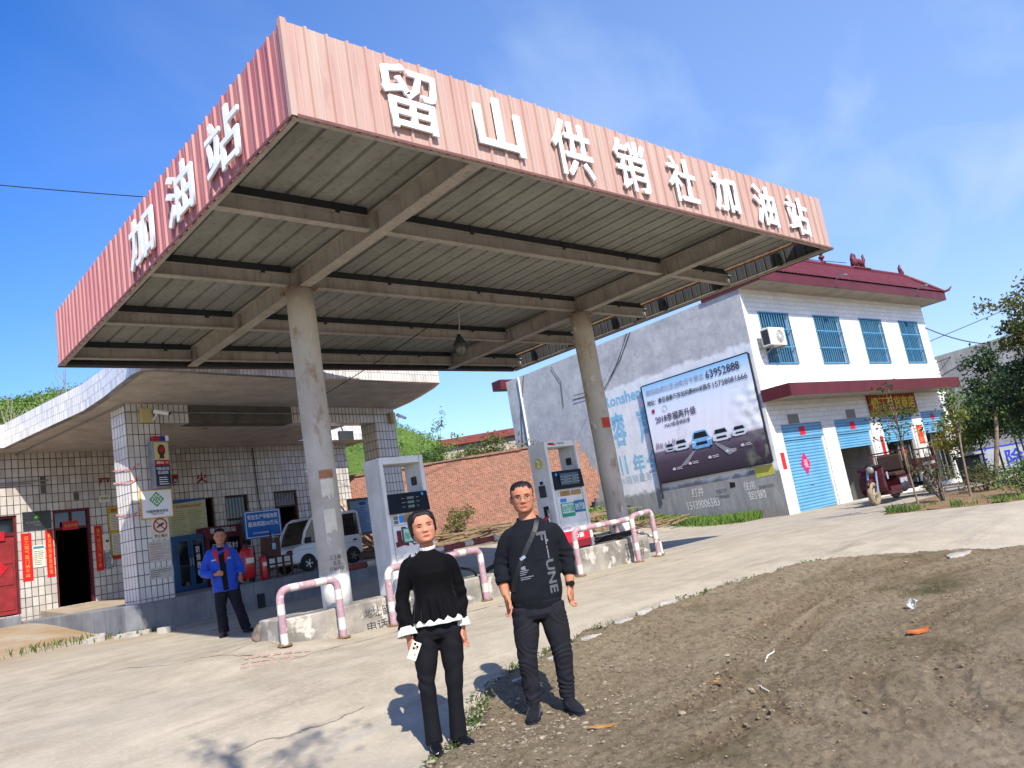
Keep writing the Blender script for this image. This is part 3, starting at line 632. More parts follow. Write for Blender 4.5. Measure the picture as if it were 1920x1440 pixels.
mb = MB(); frame(mb, .6, 1.5, -.13, 2.24, WY + .04); mb.box((.66, WY + .04, 1.74), (1.44, WY + .14, 1.8)); mb.box((1.03, WY + .05, 1.8), (1.07, WY + .12, 2.18)); d2 = ob('door', mb, 'maroon', st, label='open doorway with a dark interior and glazed transom')
mb = MB(); mb.box((.66, WY + .1, 1.8), (1.44, WY + .105, 2.18)); ob('transom_pane', mb, 'glass_dark', d2)
mb = MB(); mb.box((.82, WY + .02, 1.72), (1.2, WY + .035, 1.94)); dd = ob('festival_paper', mb, 'red', d2); text('writing', '大吉大利', ((1.01, WY + .019, 1.83), (1, 0, 0), (0, 0, 1)), 'gold', dd, .3, .08, .002)
mb = MB(); frame(mb, 5.34, 6.12, .7, 2.24, WY + .05); mb.box((5.4, WY + .05, 1.5), (6.06, WY + .12, 1.56)); mb.box((5.4, WY + .05, .7), (6.06, WY + .15, .76)); wn = ob('window', mb, 'darkwood', st)
mb = MB(); mb.box((5.4, WY + .1, .76), (6.06, WY + .105, 2.18)); ob('pane', mb, 'glass_dark', wn)
mb = MB(); [mb.cyl((x_, WY + .04, .76), (x_, WY + .04, 2.18), .008, n=6) for x_ in np.linspace(5.46, 6.0, 6)]; ob('window_bars', mb, 'dark_steel', wn)
mb = MB(); frame(mb, 4.72, 5.0, .6, 2.24, WY + .1, .04); ob('window', mb, 'darkwood', st)
mb = MB(); frame(mb, 7.04, 7.92, -.2, 2.25, WY + .05); mb.box((7.1, WY + .05, 1.74), (7.86, WY + .12, 1.79)); d3 = ob('door', mb, 'darkwood', st, label='open dark doorway with barred transom behind the white car')
mb = MB(); mb.box((7.1, WY + .1, 1.8), (7.86, WY + .105, 2.19)); ob('transom_pane', mb, 'glass_dark', d3)
mb = MB(); [mb.cyl((x_, WY + .04, 1.79), (x_, WY + .04, 2.19), .012, n=6) for x_ in np.linspace(7.18, 7.8, 7)]; ob('transom_bars', mb, 'galv', d3)
M['oldred'] = mat('faded_red_paint', '7c2a2a', '6a2424', 5, rough=.8)
for ch, xa in (('严', 1.9), ('禁', .0), ('烟', 3.78), ('火', 4.68)):
    if ch == '禁': xa = 2.85
    text('painted_character', ch, ((xa, WY - .004, 2.82), (1, 0, 0), (0, 0, 1)), 'oldred', st, .34, .32, .003, .03)
mb = MB()
for x0, z0 in ((.36, 2.68), (.36, 2.9), (1.12, 2.45)): mb.box((x0, WY - .003, z0), (x0 + .13, WY - .001, z0 + .2))
ob('missing_tile', mb, 'cement_beam', st, label='bare patches where wall tiles have fallen off')

def W3(x, y, z): return BO + BXv * x + BYv * y + Vector((0, 0, z))
def bt(name, x, y, z, label, cat, group=None, rz=0): return empty(name, W3(x, y, z), BA + rz, label, cat, group)
# red couplets and notices pasted on the wall: each its own thing, facing -y in the building's frame
def paste(name, x0, x1, z0, z1, y, m, label, cat, group=None, th=.006):
    t = bt(name, (x0 + x1) / 2, y, z0, label, cat, group); w_, h_ = x1 - x0, z1 - z0
    mb = MB(); mb.box((-w_ / 2, -th, 0), (w_ / 2, 0, h_)); ob('sheet', mb, m, t); return t, w_, h_
FR = lambda x, z, y=-.0085: ((x, y, z), (1, 0, 0), (0, 0, 1))
M['coupletred'] = mat('couplet_red', 'c3161c', 'a81218', 3, rough=.6)
for x0, x1, z0, z1, s_, lab in ((-.14, .09, .6, 1.74, '日三瑞气盈门纳千祥', 'red paper couplet with gold characters right beside the old red door'), (.4, .575, .62, 1.76, '春吉祥洞爱添百福', 'red couplet with gold characters on the left jamb of the dark doorway'), (1.56, 1.75, .6, 1.75, '瑞气祥光门纳千祥', 'shaded red couplet on the right jamb of the dark doorway')):
    t, w_, h_ = paste('couplet', x0, x1, z0, z1, WY - .002, 'coupletred', lab, 'couplet', 'red couplets beside the doors')
    text('writing', '\n'.join(s_), FR(0, h_ / 2), 'gold', t, w_ * .42, h_ * .86, .002)
def lines(mb, x0, x1, z0, z1, n, y=-.0085, seed=1, hh=.35, gap=.3):
    rr = random.Random(seed); dz = (z1 - z0) / n
    for i in range(n):
        z_ = z1 - (i + .5) * dz; xe = x1 - (x1 - x0) * (rr.random() * gap)
        x_ = x0
        while x_ < xe:
            e = min(xe, x_ + rr.uniform(.03, .09)); mb.box((x_, y - .001, z_ - dz * hh / 2), (e, y, z_ + dz * hh / 2)); x_ = e + rr.uniform(.004, .012)
M['inkgrey'] = mat('printed_ink', '55575a', rough=.8); M['inkblue'] = mat('printed_blue', '23408e', rough=.6); M['inkred'] = mat('printed_red', 'a8232b', rough=.7); M['green'] = mat('logo_green', '3c942c', rough=.5)
t, w_, h_ = paste('notice_poster', 1.93, 2.6, .82, 2.2, WY - .002, mat('yellow_poster', 'b99b3a', 'a88a30', 5), 'orange edged notice poster with two white text panels, beside the left pillar', 'poster')
mb = MB(); mb.box((-.29, -.008, .78), (.29, -.006, 1.2)); mb.box((-.27, -.008, .14), (.29, -.006, .68)); ob('text_panel', mb, 'paper', t)
mb = MB(); lines(mb, -.27, .27, .8, 1.18, 9); lines(mb, -.25, .27, .16, .66, 13); ob('text_lines', mb, 'inkgrey', t)
mb = MB(); mb.box((-.3, -.0085, .02), (.33, -.006, .11)); ob('red_band', mb, 'inkred', t); text('writing', '危险化学品安全告知牌', FR(0, 1.29), 'inkred', t, .5, .09)
t, w_, h_ = paste('station_plaque', -.08, .55, 1.80, 2.25, WY - .002, mat('black_plaque', '2c2f33', '1f2124', 6, rough=.25, spec=.5), 'dark metal plaque with green emblem above the first red couplet', 'plaque', th=.02)
text('writing', '南召县留山供销合作社\n加油站', FR(0, .15, -.022), 'inkgrey', t, .5, .12); mb = MB(); mb.prism([(-.07, 0), (0, .08), (.07, 0)], FR(0, .28, -.02), 0, .003); ob('emblem', mb, 'green', t)
t, w_, h_ = paste('paper_notice', .1, .37, .9, 1.42, WY - .002, 'paper', 'white paper with blue heading pasted between two red couplets', 'notice')
mb = MB(); mb.box((-.12, -.009, .44), (.12, -.006, .5)); ob('heading', mb, mat('teal_ink', '3c7d92'), t); mb = MB(); lines(mb, -.11, .11, .04, .4, 8); ob('text_lines', mb, 'inkgrey', t)
t, w_, h_ = paste('paper_notice', 1.76, 1.98, 1.1, 1.5, WY - .002, 'paper', 'stained blank paper square beside the shaded couplet', 'notice')
mb = MB(); mb.prism([(-.05, 0), (-.02, .05), (.01, .02), (.05, .06), (.04, .0), (0, -.03)], FR(0, .22, -.006), 0, .002); ob('stain', mb, 'ink', t)
t, w_, h_ = paste('small_plate', 1.74, 2.02, 2.34, 2.52, WY - .002, 'paper', 'little grey number plate under the red character on the wall', 'plate'); text('writing', '088', FR(0, .1), 'inkgrey', t, .2, .07)
t = bt('light_switch_box', 1.85, WY - .04, .62, 'grey hooked metal bracket fixed under the stained paper', 'bracket'); mb = MB(); mb.box((-.06, -.04, 0), (.06, .04, .42)); ob('plate', mb, 'galv', t, bevel=.01); mb = MB(); mb.tube([(.02, -.05, .36), (.06, -.08, .25), (.05, -.07, .1)], .015, 6); ob('hook', mb, 'chrome', t)
# notice board
t, w_, h_ = paste('safety_chart', 3.05, 4.68, 1.18, 2.24, WY - .02, mat('chart_yellow', 'b3b287', 'a5a57c', 4), 'large pale yellow chart in columns with blue top edge, behind the left pillar', 'notice', th=.02)
mb = MB(); mb.add([(-w_ / 2, -.023, h_), (w_ / 2, -.023, h_), (w_ / 2, -.023, h_ - .05), (-w_ / 2, -.023, h_ - .16)], [(0, 3, 2, 1)]); ob('header_band', mb, mat('chart_blue', '2b4f8f'), t)
text('writing', '重大安全风险公告栏', FR(.1, h_ - .2, -.022), 'inkred', t, 1.2, .1)
mb = MB(); [lines(mb, x0, x0 + .44, .06, h_ - .3, 12, -.022, i, .2) for i, x0 in enumerate((-.75, -.24, .28))]; ob('text_lines', mb, 'inkgrey', t)
# signs on the left pillar
t = bt('cooperative_sign', .36, -.003, 1.33, 'white square sign with green diamond emblem and black characters on the left pillar', 'sign')
mb = MB(); mb.box((-.32, -.03, 0), (.32, 0, .56)); ob('board', mb, 'white', t, bevel=.006); mb = MB()
for a, b_ in (((-.33, .555), (.33, .575)), ((-.33, -.015), (.33, .005)), ((-.335, -.015), (-.315, .575)), ((.315, -.015), (.335, .575))): mb.box((a[0], -.035, a[1]), (b_[0], .0, b_[1]))
ob('gold_edge', mb, 'gold', t)
text('writing', '中国供销合作社', FR(0, .13, -.031), 'ink', t, .46, .065, bold=.01); text('writing', 'CHINA CO-OP', FR(0, .075, -.031), 'ink', t, .26, .028)
mb = MB(); f0 = FR(0, .37, -.031)
for s_ in range(4):
    a = s_ * PI / 2; rot = lambda p: (p[0] * math.cos(a) - p[1] * math.sin(a), p[0] * math.sin(a) + p[1] * math.cos(a))
    mb.prism([rot(p) for p in ((-.085, .075), (0, .155), (.085, .075), (.05, .075), (0, .115), (-.05, .075))], f0, 0, .003)
    mb.prism([rot(p) for p in ((-.05, .06), (.05, .06), (.05, .075), (-.05, .075))], f0, 0, .003)
for i in range(12):
    a0, a1 = i * PI / 6, (i + 1) * PI / 6; mb.prism([(.035 * math.cos(a0), .035 * math.sin(a0)), (.052 * math.cos(a0), .052 * math.sin(a0)), (.052 * math.cos(a1), .052 * math.sin(a1)), (.035 * math.cos(a1), .035 * math.sin(a1))], f0, 0, .003)
mb.prism([(-.014, -.02), (.014, -.02), (.014, .02), (-.014, .02)], f0, 0, .003)
ob('emblem', mb, 'green', t)
t = bt('police_light_box', .44, -.04, 1.9, 'upright light box with round badge, red band and dark blue lower half on the pillar', 'sign', rz=R(6))
mb = MB(); mb.box((-.19, -.16, 0), (.19, 0, .98)); bx_ = ob('box', mb, 'galv', t, bevel=.015)
mb = MB(); mb.box((-.16, -.165, .58), (.16, -.16, .95)); ob('cream_panel', mb, mat('cream_panel', 'c4b886', rough=.4), t)
mb = MB(); mb.box((-.16, -.165, .47), (.16, -.16, .578)); ob('red_band', mb, 'inkred', t); text('writing', '报警电话：110', FR(0, .525, -.166), 'white', t, .26, .05)
mb = MB(); mb.box((-.16, -.165, .04), (.16, -.16, .468)); ob('blue_panel', mb, mat('navy_panel', '1c2740', rough=.4), t); text('writing', '中国人民公安\n留山派出所', FR(0, .36, -.166), 'white', t, .28, .15); mb = MB(); lines(mb, -.1, .13, .06, .24, 4, -.166, 5); ob('text_lines', mb, 'white', t)
mb = MB(); mb.prism([(.085 * math.cos(a), .12 * math.sin(a)) for a in np.linspace(0, 2 * PI, 20)[:-1]], FR(0, .78, -.165), 0, .006); mb.prism([(-.06, -.17), (.06, -.17), (.04, -.1), (-.04, -.1)], FR(0, .78, -.165), 0, .005); bd = ob('badge', mb, mat('badge_dark', '3a2e22', rough=.5), t)
mb = MB(); mb.prism([(.05 * math.cos(a), .06 * math.sin(a)) for a in np.linspace(0, 2 * PI, 16)[:-1]], FR(0, .79, -.171), 0, .004); ob('badge_centre', mb, 'inkred', bd)
mb = MB(); mb.box((-.13, -.14, .98), (0, -.03, 1.08)); ob('beacon', mb, 'red', t); mb = MB(); mb.box((.001, -.14, .98), (.13, -.03, 1.08)); ob('beacon', mb, 'inkblue', t); mb = MB(); mb.box((.132, -.15, .981), (.2, -.02, 1.09)); ob('beacon_end', mb, 'white', t)
t = bt('no_fire_sign', .4, -.003, .9, 'white sign with red prohibition ring over a lit match, under the green emblem sign', 'sign')
mb = MB(); mb.box((-.18, -.012, 0), (.18, 0, .43)); ob('board', mb, 'paper', t)
mb = MB(); f0 = FR(0, .27, -.012)
for i in range(20):
    a0, a1 = i * PI / 10, (i + 1) * PI / 10; mb.prism([(.12 * math.cos(a0), .12 * math.sin(a0)), (.15 * math.cos(a0), .15 * math.sin(a0)), (.15 * math.cos(a1), .15 * math.sin(a1)), (.12 * math.cos(a1), .12 * math.sin(a1))], f0, 0, .003)
mb.prism([(-.1, .085), (-.085, .1), (.1, -.085), (.085, -.1)], f0, 0, .003); ob('ring', mb, 'inkred', t)
mb = MB(); mb.prism([(-.08, -.03), (-.07, -.05), (.05, .0), (.09, .05), (.03, .045)], f0, -.0005, .002); ob('match_picture', mb, 'ink', t); text('writing', '禁止烟火', FR(0, .06, -.012), 'ink', t, .28, .07)
for i, (x0, x1, z0, z1) in enumerate(((.12, .58, .45, .86), (.1, .6, .12, .34))):
    t, w_, h_ = paste('torn_leaflet', x0, x1, z0, z1, -.003, mat('leaflet', 'b9b5ab', 'a39e92', 12), ('row of worn grey stickers with faded red stencil on the left pillar', 'low strip of worn yellow cornered paper on the left pillar')[i], 'sticker')
    mb = MB(); lines(mb, -w_ * .45, w_ * .45, .03, h_ - .03, 7 - 3 * i, -.0085, 30 + i, .3, .7); ob('text_lines', mb, mat('faded_red_ink', 'a57a74') if i == 0 else 'inkgrey', t)
t = bt('barrier_tape', -.14, .15, 1.4, 'red and white barrier tape wound round the left pillar', 'tape')
M['tape'] = mat('tape_red', 'b7434a', 'c9a9a8', 26, .45, .55, rough=.4)
mb = MB()
for z_ in (.55, 1.2, 1.46):
    z_ -= .55; p = [(-.01, .5, z_ + .1), (-.012, .0, z_ + .03), (-.005, -.17, z_ - .0), (.22, -.17, z_ + .12)]
    for i in range(3):
        a, b_ = p[i], p[i + 1]; mb.add([a, b_, (b_[0], b_[1], b_[2] + .035), (a[0], a[1], a[2] + .03)], [(0, 1, 2, 3)])
o = ob('tape', mb, 'tape', t); sm = o.modifiers.new('s', 'SOLIDIFY'); sm.thickness = .003
def cctv(x, y, z, rz, lab):
    t = bt('security_camera', x, y, z, lab, 'camera', rz=rz)
    mb = MB(); mb.box((-.16, -.1, -.03), (.06, -.001, .27)); ob('junction_box', mb, mat('cream_box', 'b6a878', rough=.6), t, bevel=.01)
    mb = MB(); mb.cyl((.08, -.14, .2), (.33, -.27, .12), .05, .045, 14); ob('housing', mb, 'white', t, bevel=.008)
    mb = MB(); mb.cyl((.33, -.272, .12), (.36, -.288, .11), .038, .034, 14); ob('lens', mb, 'blackgloss', t); mb = MB(); mb.tube([(.14, -.17, .15), (.08, -.1, .02), (.0, -.05, .02)], .014, 6); ob('arm', mb, 'white', t)
cctv(.32, -.003, 3.32, 0, 'white bullet camera on a cream box at the top of the left pillar')
cctv(7.25, -.003, 3.3, .5, 'camera on a cream box at the top of the right pillar')
t = bt('floodlight', 6.05, .6, 2.95, 'square pale floodlight on a dark arm under the porch roof', 'floodlight')
mb = MB(); mb.box((-.24, -.05, 0), (.24, .03, .24)); ob('lamp_face', mb, mat('lamp_face', '8f9699', rough=.3), t, bevel=.01); mb = MB(); mb.box((-.12, .03, .04), (.12, .1, .2)); ob('housing', mb, 'dark_steel', t); mb = MB(); mb.tube([(0, .06, .2), (-.1, .05, .42), (.35, .0, .72)], .018, 6); ob('arm', mb, 'dark_steel', t)

# ---- under the porch
FZ = -.295
t = bt('blue_cabinet', 3.62, 4.62, FZ, 'dark blue steel cabinet with glazed doors behind the man in blue', 'cabinet')
mb = MB(); mb.box((-.42, -.02, 0), (.42, .38, 1.48)); ob('body', mb, 'blue_steel', t, bevel=.01)
for s_ in (-1, 1):
    mb = MB(); mb.box((s_ * .205 - .195, -.045, .05), (s_ * .205 + .195, -.021, 1.42)); d_ = ob('door', mb, 'blue_steel', t, bevel=.006); mb = MB(); mb.box((s_ * .205 - .13, -.05, .15), (s_ * .205 + .13, -.046, 1.32)); ob('pane', mb, 'glass_dark', d_)
    mb = MB(); mb.box((s_ * .035 - .01, -.075, .65), (s_ * .035 + .01, -.046, .85)); ob('handle', mb, 'chrome', d_)
text('writing', '防\n爆\n器\n材', FR(.2, .75, -.052), 'white', t, .12, .8)
t = bt('fire_cabinet', 4.52, 4.62, FZ, 'dark red fire equipment cabinet with white characters along its top', 'cabinet')
mb = MB(); mb.box((-.44, 0, 0), (.72, .4, 1.62)); ob('body', mb, 'maroon', t, bevel=.01); text('writing', '微型消防站', FR(.14, 1.5, -.002), 'white', t, .8, .15)
for x0 in (-.4, .17):
    mb = MB(); mb.box((x0, -.025, .08), (x0 + .52, -.001, 1.36)); d_ = ob('door', mb, 'maroon', t, bevel=.006); mb = MB(); mb.box((x0 + .08, -.03, .6), (x0 + .44, -.026, 1.28)); ob('pane', mb, 'glass_dark', d_)
text('writing', '消防器材', FR(.14, 1.05, -.031), 'white', t, .8, .18)
t = bt('safety_sign', 5.4, 3.78, .80, 'bright blue safety reward sign with white border behind the white car', 'sign')
mb = MB(); mb.box((-.6, 0, 0), (.6, .03, .78)); ob('board', mb, mat('sign_blue', '1567b8', '125ba6', 3, rough=.35), t, bevel=.02); mb = MB()
for a, b_ in (((-.56, .73), (.56, .75)), ((-.56, .03), (.56, .05)), ((-.56, .05), (-.54, .73)), ((.54, .05), (.56, .73))): mb.box((a[0], -.004, a[1]), (b_[0], -.0005, b_[1]))
ob('border', mb, 'white', t); text('writing', '安全生产举报有奖', FR(0, .6, -.001), 'white', t, .98, .14, bold=.012); text('writing', '最高奖励30万元', FR(0, .4, -.001), 'white', t, .98, .14, bold=.012); text('writing', '南召县应急管理局', FR(-.1, .15, -.001), 'white', t, .5, .05)
mb = MB(); [mb.cyl((x_, .05, -1.09), (x_, .05, .6), .02, n=8) for x_ in (-.4, .4)]; ob('post', mb, 'galv', t)
M['exred'] = mat('extinguisher_red', 'b11d22', '9c181d', 4, rough=.3, spec=.5)
def extinguisher(x, y, r, h, lab, wheels):
    t = bt('fire_extinguisher', x, y, FZ, lab, 'extinguisher'); b0 = .1 if wheels else 0
    mb = MB(); mb.tube([(0, 0, b0), (0, 0, b0 + .03), (0, 0, h * .8), (0, 0, h * .88), (0, 0, h * .92)], [r * .85, r, r, r * .7, r * .3], 20); ob('cylinder', mb, 'exred', t, True)
    mb = MB(); mb.tube([(0, 0, h * .9), (0, 0, h)], r * .22, 10); mb.box((-r * .2, -.1, h * .96), (r * .2, .06, h * .99)); ob('valve', mb, 'dark_steel', t)
    mb = MB(); mb.tube([(0, -.04, h * .95), (r * .9, -.1, h * .9), (r * 1.15, -.06, h * .55), (r * 1.0, -.05, h * .35)], .013, 6); ob('hose', mb, 'black', t)
    mb = MB(); n = 10; vs = [(-(r + .002) * math.cos(a), -(r + .002) * math.sin(a), z_) for z_ in (h * .5, h * .64) for a in np.linspace(R(50), R(130), n)]; mb.add(vs, [(i, i + 1, n + i + 1, n + i) for i in range(n - 1)]); ob('label_sticker', mb, 'paper', t)
    if wheels:
        for s_ in (-1, 1): mb = MB(); mb.cyl((s_ * r * .9, .12, .11), (s_ * r * 1.15, .12, .11), .11, n=16); ob('wheel', mb, 'black', t)
        mb = MB(); mb.tube([(-r * .8, .14, .1), (-r * .8, .16, h * 1.05), (r * .8, .16, h * 1.05), (r * .8, .14, .1)], .014, 6); ob('trolley', mb, 'dark_steel', t)
extinguisher(2.62, .5, .16, .86, 'big wheeled red fire extinguisher beside the man in blue', True)
extinguisher(3.0, .45, .08, .62, 'slim red fire extinguisher standing beside the wooden stool', False)
t = bt('wooden_stool', 3.52, .55, FZ, 'dark brown square wooden stool in front of the white car', 'stool')
mb = MB(); mb.box((-.25, -.2, .46), (.25, .2, .5)); ob('seat', mb, 'darkwood', t, bevel=.005)
for sx in (-1, 1):
    for sy in (-1, 1): mb = MB(); mb.box((sx * .21 - .02, sy * .16 - .02, 0), (sx * .21 + .02, sy * .16 + .02, .46)); ob('leg', mb, 'darkwood', t)
mb = MB(); mb.box((-.19, -.17, .3), (.19, -.15, .34)); mb.box((-.19, .15, .3), (.19, .17, .34)); mb.box((-.22, -.14, .2), (-.2, .14, .24)); mb.box((.2, -.14, .2), (.22, .14, .24)); ob('stretcher', mb, 'darkwood', t)
t = bt('brown_box', 3.34, .5, FZ + .5, 'dark brown cupboard door leaning on the wooden stool, blue tag hanging on it', 'cupboard')
mb = MB(); mb.prism([(-.23, 0), (.2, -.01), (.22, .42), (-.2, .46)], ((0, .0, 0), (1, 0, 0), (0, 0, 1)), -.18, .0); ob('body', mb, 'darkwood', t, bevel=.006); mb = MB(); mb.tube([(.03, -.005, .55), (.02, -.006, .3)], .006, 5); mb.box((-.02, -.012, .16), (.07, -.004, .3)); ob('tag', mb, mat('blue_tag', '4f86b8', 'b9cbdc', 20), t); mb = MB(); mb.cyl((.0, .05, .44), (.0, .05, .6), .02, n=8); ob('bottle_neck', mb, 'darkwood', t)
t = bt('wash_basin', 2.25, 4.1, FZ, 'shallow orange plastic basin on the floor near the doorway', 'basin')
mb = MB(); mb.tube([(0, 0, .0), (0, 0, .02), (0, 0, .16), (0, 0, .17), (0, 0, .16), (0, 0, .04)], [.22, .24, .32, .34, .31, .22], 24); ob('bowl', mb, mat('orange_plastic', 'a9391c', rough=.4), t, True)
# the small white electric car
t = bt('electric_car', 5.65, 1.9, FZ, 'small white electric car with dark windscreen parked under the porch', 'car'); t.scale = (.76, .85, .71)
M['carwhite'] = mat('car_white', 'c9ced2', rough=.25, spec=.6)
LO = [(-1.5, .32), (-1.52, .62), (-1.42, .86), (-1.08, .98), (-1.02, 1.0), (1.5, 1.02), (1.56, .9), (1.56, .34)]
mb = MB(); mb.prism(LO, ((0, 0, 0), (1, 0, 0), (0, 0, 1)), -.62, .62); ob('body', mb, 'carwhite', t, bevel=.06)
mb = MB(); up = [(-1.04, 1.0), (-.9, 1.42), (-.62, 1.83), (-.4, 1.93), (1.3, 1.97), (1.46, 1.9), (1.52, 1.02)]
for y_ in (-.6, .57): 
    for i in range(len(up) - 1): mb.bar((up[i][0], y_ + .015, up[i][1]), (up[i + 1][0], y_ + .015, up[i + 1][1]), .06, .07)
    for x_ in (-.34, .5): mb.bar((x_, y_ + .015, 1.02), (x_, y_ + .015, 1.95), .05, .07)
    for x0, x1 in ((-.31, .47), (.53, 1.46)): mb.box((x0, y_ + .005, 1.0), (x1, y_ + .025, 1.06))
mb.prism([(-.62, 1.84), (-.4, 1.93), (1.3, 1.97), (1.46, 1.9)], ((0, 0, 0), (1, 0, 0), (0, 0, 1)), -.6, .6); ob('roof_frame', mb, 'carwhite', t)
mb = MB(); mb.prism([(-.98, 1.02), (-.86, 1.42), (-.6, 1.82), (-.42, 1.9), (1.28, 1.93), (1.42, 1.86), (1.47, 1.03)], ((0, 0, 0), (1, 0, 0), (0, 0, 1)), -.57, .57); ob('glazing', mb, 'glass_dark', t)
mb = MB()
for x_ in (-.34, .5): mb.box((x_ - .006, -.627, .36), (x_ + .006, -.621, 1.0))
mb.box((-1.35, -.627, .78), (1.45, -.6205, .79)); ob('door_seam', mb, 'dark_steel', t)
for x_ in (.3, 1.2): mb = MB(); mb.box((x_ - .08, -.645, .84), (x_ + .08, -.62, .9)); ob('door_handle', mb, 'black', t)
mb = MB(); mb.box((-.98, -.76, 1.02), (-.8, -.63, 1.2)); mb.bar((-.85, -.64, 1.05), (-.8, -.58, 1.04), .03, .03); ob('mirror', mb, 'black', t, bevel=.02)
mb = MB(); mb.ell((-1.47, -.42, .74), (.07, .14, .1)); mb.ell((-1.47, .42, .74), (.07, .14, .1)); ob('headlight', mb, 'blackgloss', t, True)
mb = MB(); mb.box((-1.58, -.5, .36), (-1.5, .5, .5)); ob('bumper', mb, 'white_metal', t, bevel=.02)
for x_ in (-.92, 1.05):
    for s_ in (-1, 1):
        mb = MB(); mb.cyl((x_, s_ * .5, .27), (x_, s_ * .64, .27), .27, n=28); wh = ob('wheel', mb, 'black', t, bevel=.02)
        mb = MB(); mb.cyl((x_, s_ * .642, .27), (x_, s_ * .648, .27), .17, n=20); ob('wheel_rim', mb, 'dark_steel', wh)
        mb = MB()
        for q in range(5):
            a = q * 2 * PI / 5; mb.bar((x_, s_ * .65, .27), (x_ + .16 * math.cos(a), s_ * .65, .27 + .16 * math.sin(a)), .012, .03)
        ob('wheel_spokes', mb, 'chrome', wh)
    mb = MB(); mb.cyl((x_, -.622, .3), (x_, -.626, .3), .33, n=28); ob('wheel_arch', mb, 'black', t)
# notice board on legs
t = bt('notice_board', 7.0, 1.5, FZ, 'bluish notice board in a grey frame on splayed legs beside the fuel pump', 'notice board')
mb = MB(); mb.box((-.36, .0, .78), (.36, .02, 1.66)); ob('panel', mb, mat('board_blue', '7f97ab', '6d869b', 3), t)
mb = MB()
for a, b_ in (((-.42, -.01, 1.66), (.42, .03, 1.74)), ((-.42, -.01, .7), (.42, .03, .78)), ((-.42, -.01, .78), (-.36, .03, 1.66)), ((.36, -.01, .78), (.42, .03, 1.66))): mb.box(a, b_)
ob('frame', mb, mat('board_frame', '4f564f', rough=.5), t)
for s_ in (-1, 1):
    mb = MB(); mb.tube([(s_ * .38, .01, 1.7), (s_ * .39, .01, .3), (s_ * .39, .01, .0)], .022, 8); mb.tube([(s_ * .39, .01, .4), (s_ * .39, -.14, .18), (s_ * .39, -.25, .0)], .016, 8); ob('leg', mb, mat('board_leg', '5c5a50', rough=.6), t)
mb = MB(); lines(mb, -.3, .3, .82, 1.48, 15, -.001, 12, .3); ob('text_lines', mb, 'inkblue', t); mb = MB(); mb.prism([(.14 * math.cos(a), .05 * math.sin(a)) for a in np.linspace(0, 2 * PI, 16)[:-1]], FR(.1, 1.58, -.001), 0, .003); ob('heading', mb, 'inkblue', t)
# poles leaning on the wall at its right end
for i, (x0, x1) in enumerate(((8.7, 9.75), (8.95, 9.95))):
    mb = MB(); a, b_ = W3(x1, WY - 1.6, -.45), W3(x0, WY - .06, 2.75 - i * .1); mb.tube([a, a.lerp(b_, .5) + Vector((0, 0, -.03)), b_], [.03, .028, .024], 8)
    tag(ob('bamboo_pole', mb, mat('bamboo', 'b08a55', '9a763f', 6)), 'long yellow bamboo pole leaning against the sunlit tiled wall', 'pole', 'bamboo poles against the wall')
for i, (x0, x1, zt) in enumerate(((8.2, 8.75, 1.2), (8.5, 9.1, 1.0), (8.85, 9.25, 1.1))):
    mb = MB(); a, b_ = W3(x1, 2.4, -.45), W3(x0, 4.6, zt); mb.tube([a, a.lerp(b_, .5) + Vector((.03, 0, 0)), b_], [.05, .045, .03], 8)
    tag(ob('wooden_log', mb, 'wood'), 'grey-brown log leaning at a slant behind the notice board', 'log', 'logs behind the notice board')
mb = MB(); mb.box((-.14, -.05, 0), (.14, .05, 2.05)); o = ob('red_fire_pipe_box', mb, mat('brick_red', '8a4636', '74382b', 5)); o.location = W3(8.55, WY - .06, -.2); o.rotation_euler = (0, 0, BA); tag(o, 'narrow upright brick red box fixed to the wall right of the left column', 'box')
# ================================================================ fuel islands, pumps and guard rails
M['island'] = mat('island_cement', '989184', '6e6960', 2.6, .38, .62, .92, .6, 14, spots='aea89b', spsc=4.5, splo=.55)
def island(x0, x1, zt, label, round_left):
    t = empty('fuel_island', ((x0 + x1) / 2, 9.62, zt - .45), 0, label, 'fuel island'); cx = (x0 + x1) / 2
    q = [(x1 - cx, -.43), (x1 - cx, .43)]
    q += [(x0 - cx + .05, .43), (x0 - cx, .36), (x0 - cx, -.3), (x0 - cx + .12, -.4), (x0 - cx + .3, -.43)] if round_left else [(x0 - cx, .43), (x0 - cx, -.43)]
    mb = MB(); mb.prism(q, ((0, 0, 0), (1, 0, 0), (0, 1, 0)), -.3, .45); ob('plinth', mb, 'island', t, bevel=.018); return t
i1 = island(4.34, 7.75, .84, 'long raised concrete island with black telephone graffiti, under the left column', True)
i2 = island(8.95, 11.4, .92, 'raised concrete island under the right column and numbered pump', False)
FI = lambda x, z: ((x, -.432, z), (1, 0, 0), (0, 0, 1))
text('graffiti', '地址:留山镇加油站', FI(-.16, .3), 'ink', i1, .95, .12, .003, -.005); text('graffiti', '电话:137210', FI(-.2, .13), 'ink', i1, .85, .12, .003, -.005)
text('graffiti', 'KACE\n地万加田', FI(.62, .24), 'ink', i1, .5, .26, .003, .004); text('graffiti', '联系电话\n打井 137', FI(1.0 - .2, .24), 'ink', i2, .5, .26, .003, -.01)
mb = MB(); mb.box((1.72, -.38, -.2), (1.98, -.2, .3)); mb.box((1.75, -.4, -.2), (2.2, -.1, .1)); ob('end_block', mb, 'island', i1, bevel=.02)
M['railpink'] = mat('chalky_pink', 'a3878c', '8e7277', 7, .35, .7, .75, spots='c9bab6', spsc=10, splo=.6); M['railwhite'] = mat('chalky_white', 'c0bcb4', 'a8a49b', 9, rough=.75); M['railred'] = mat('dark_red_band', '6a2e2e', '7c4541', 8, rough=.7)
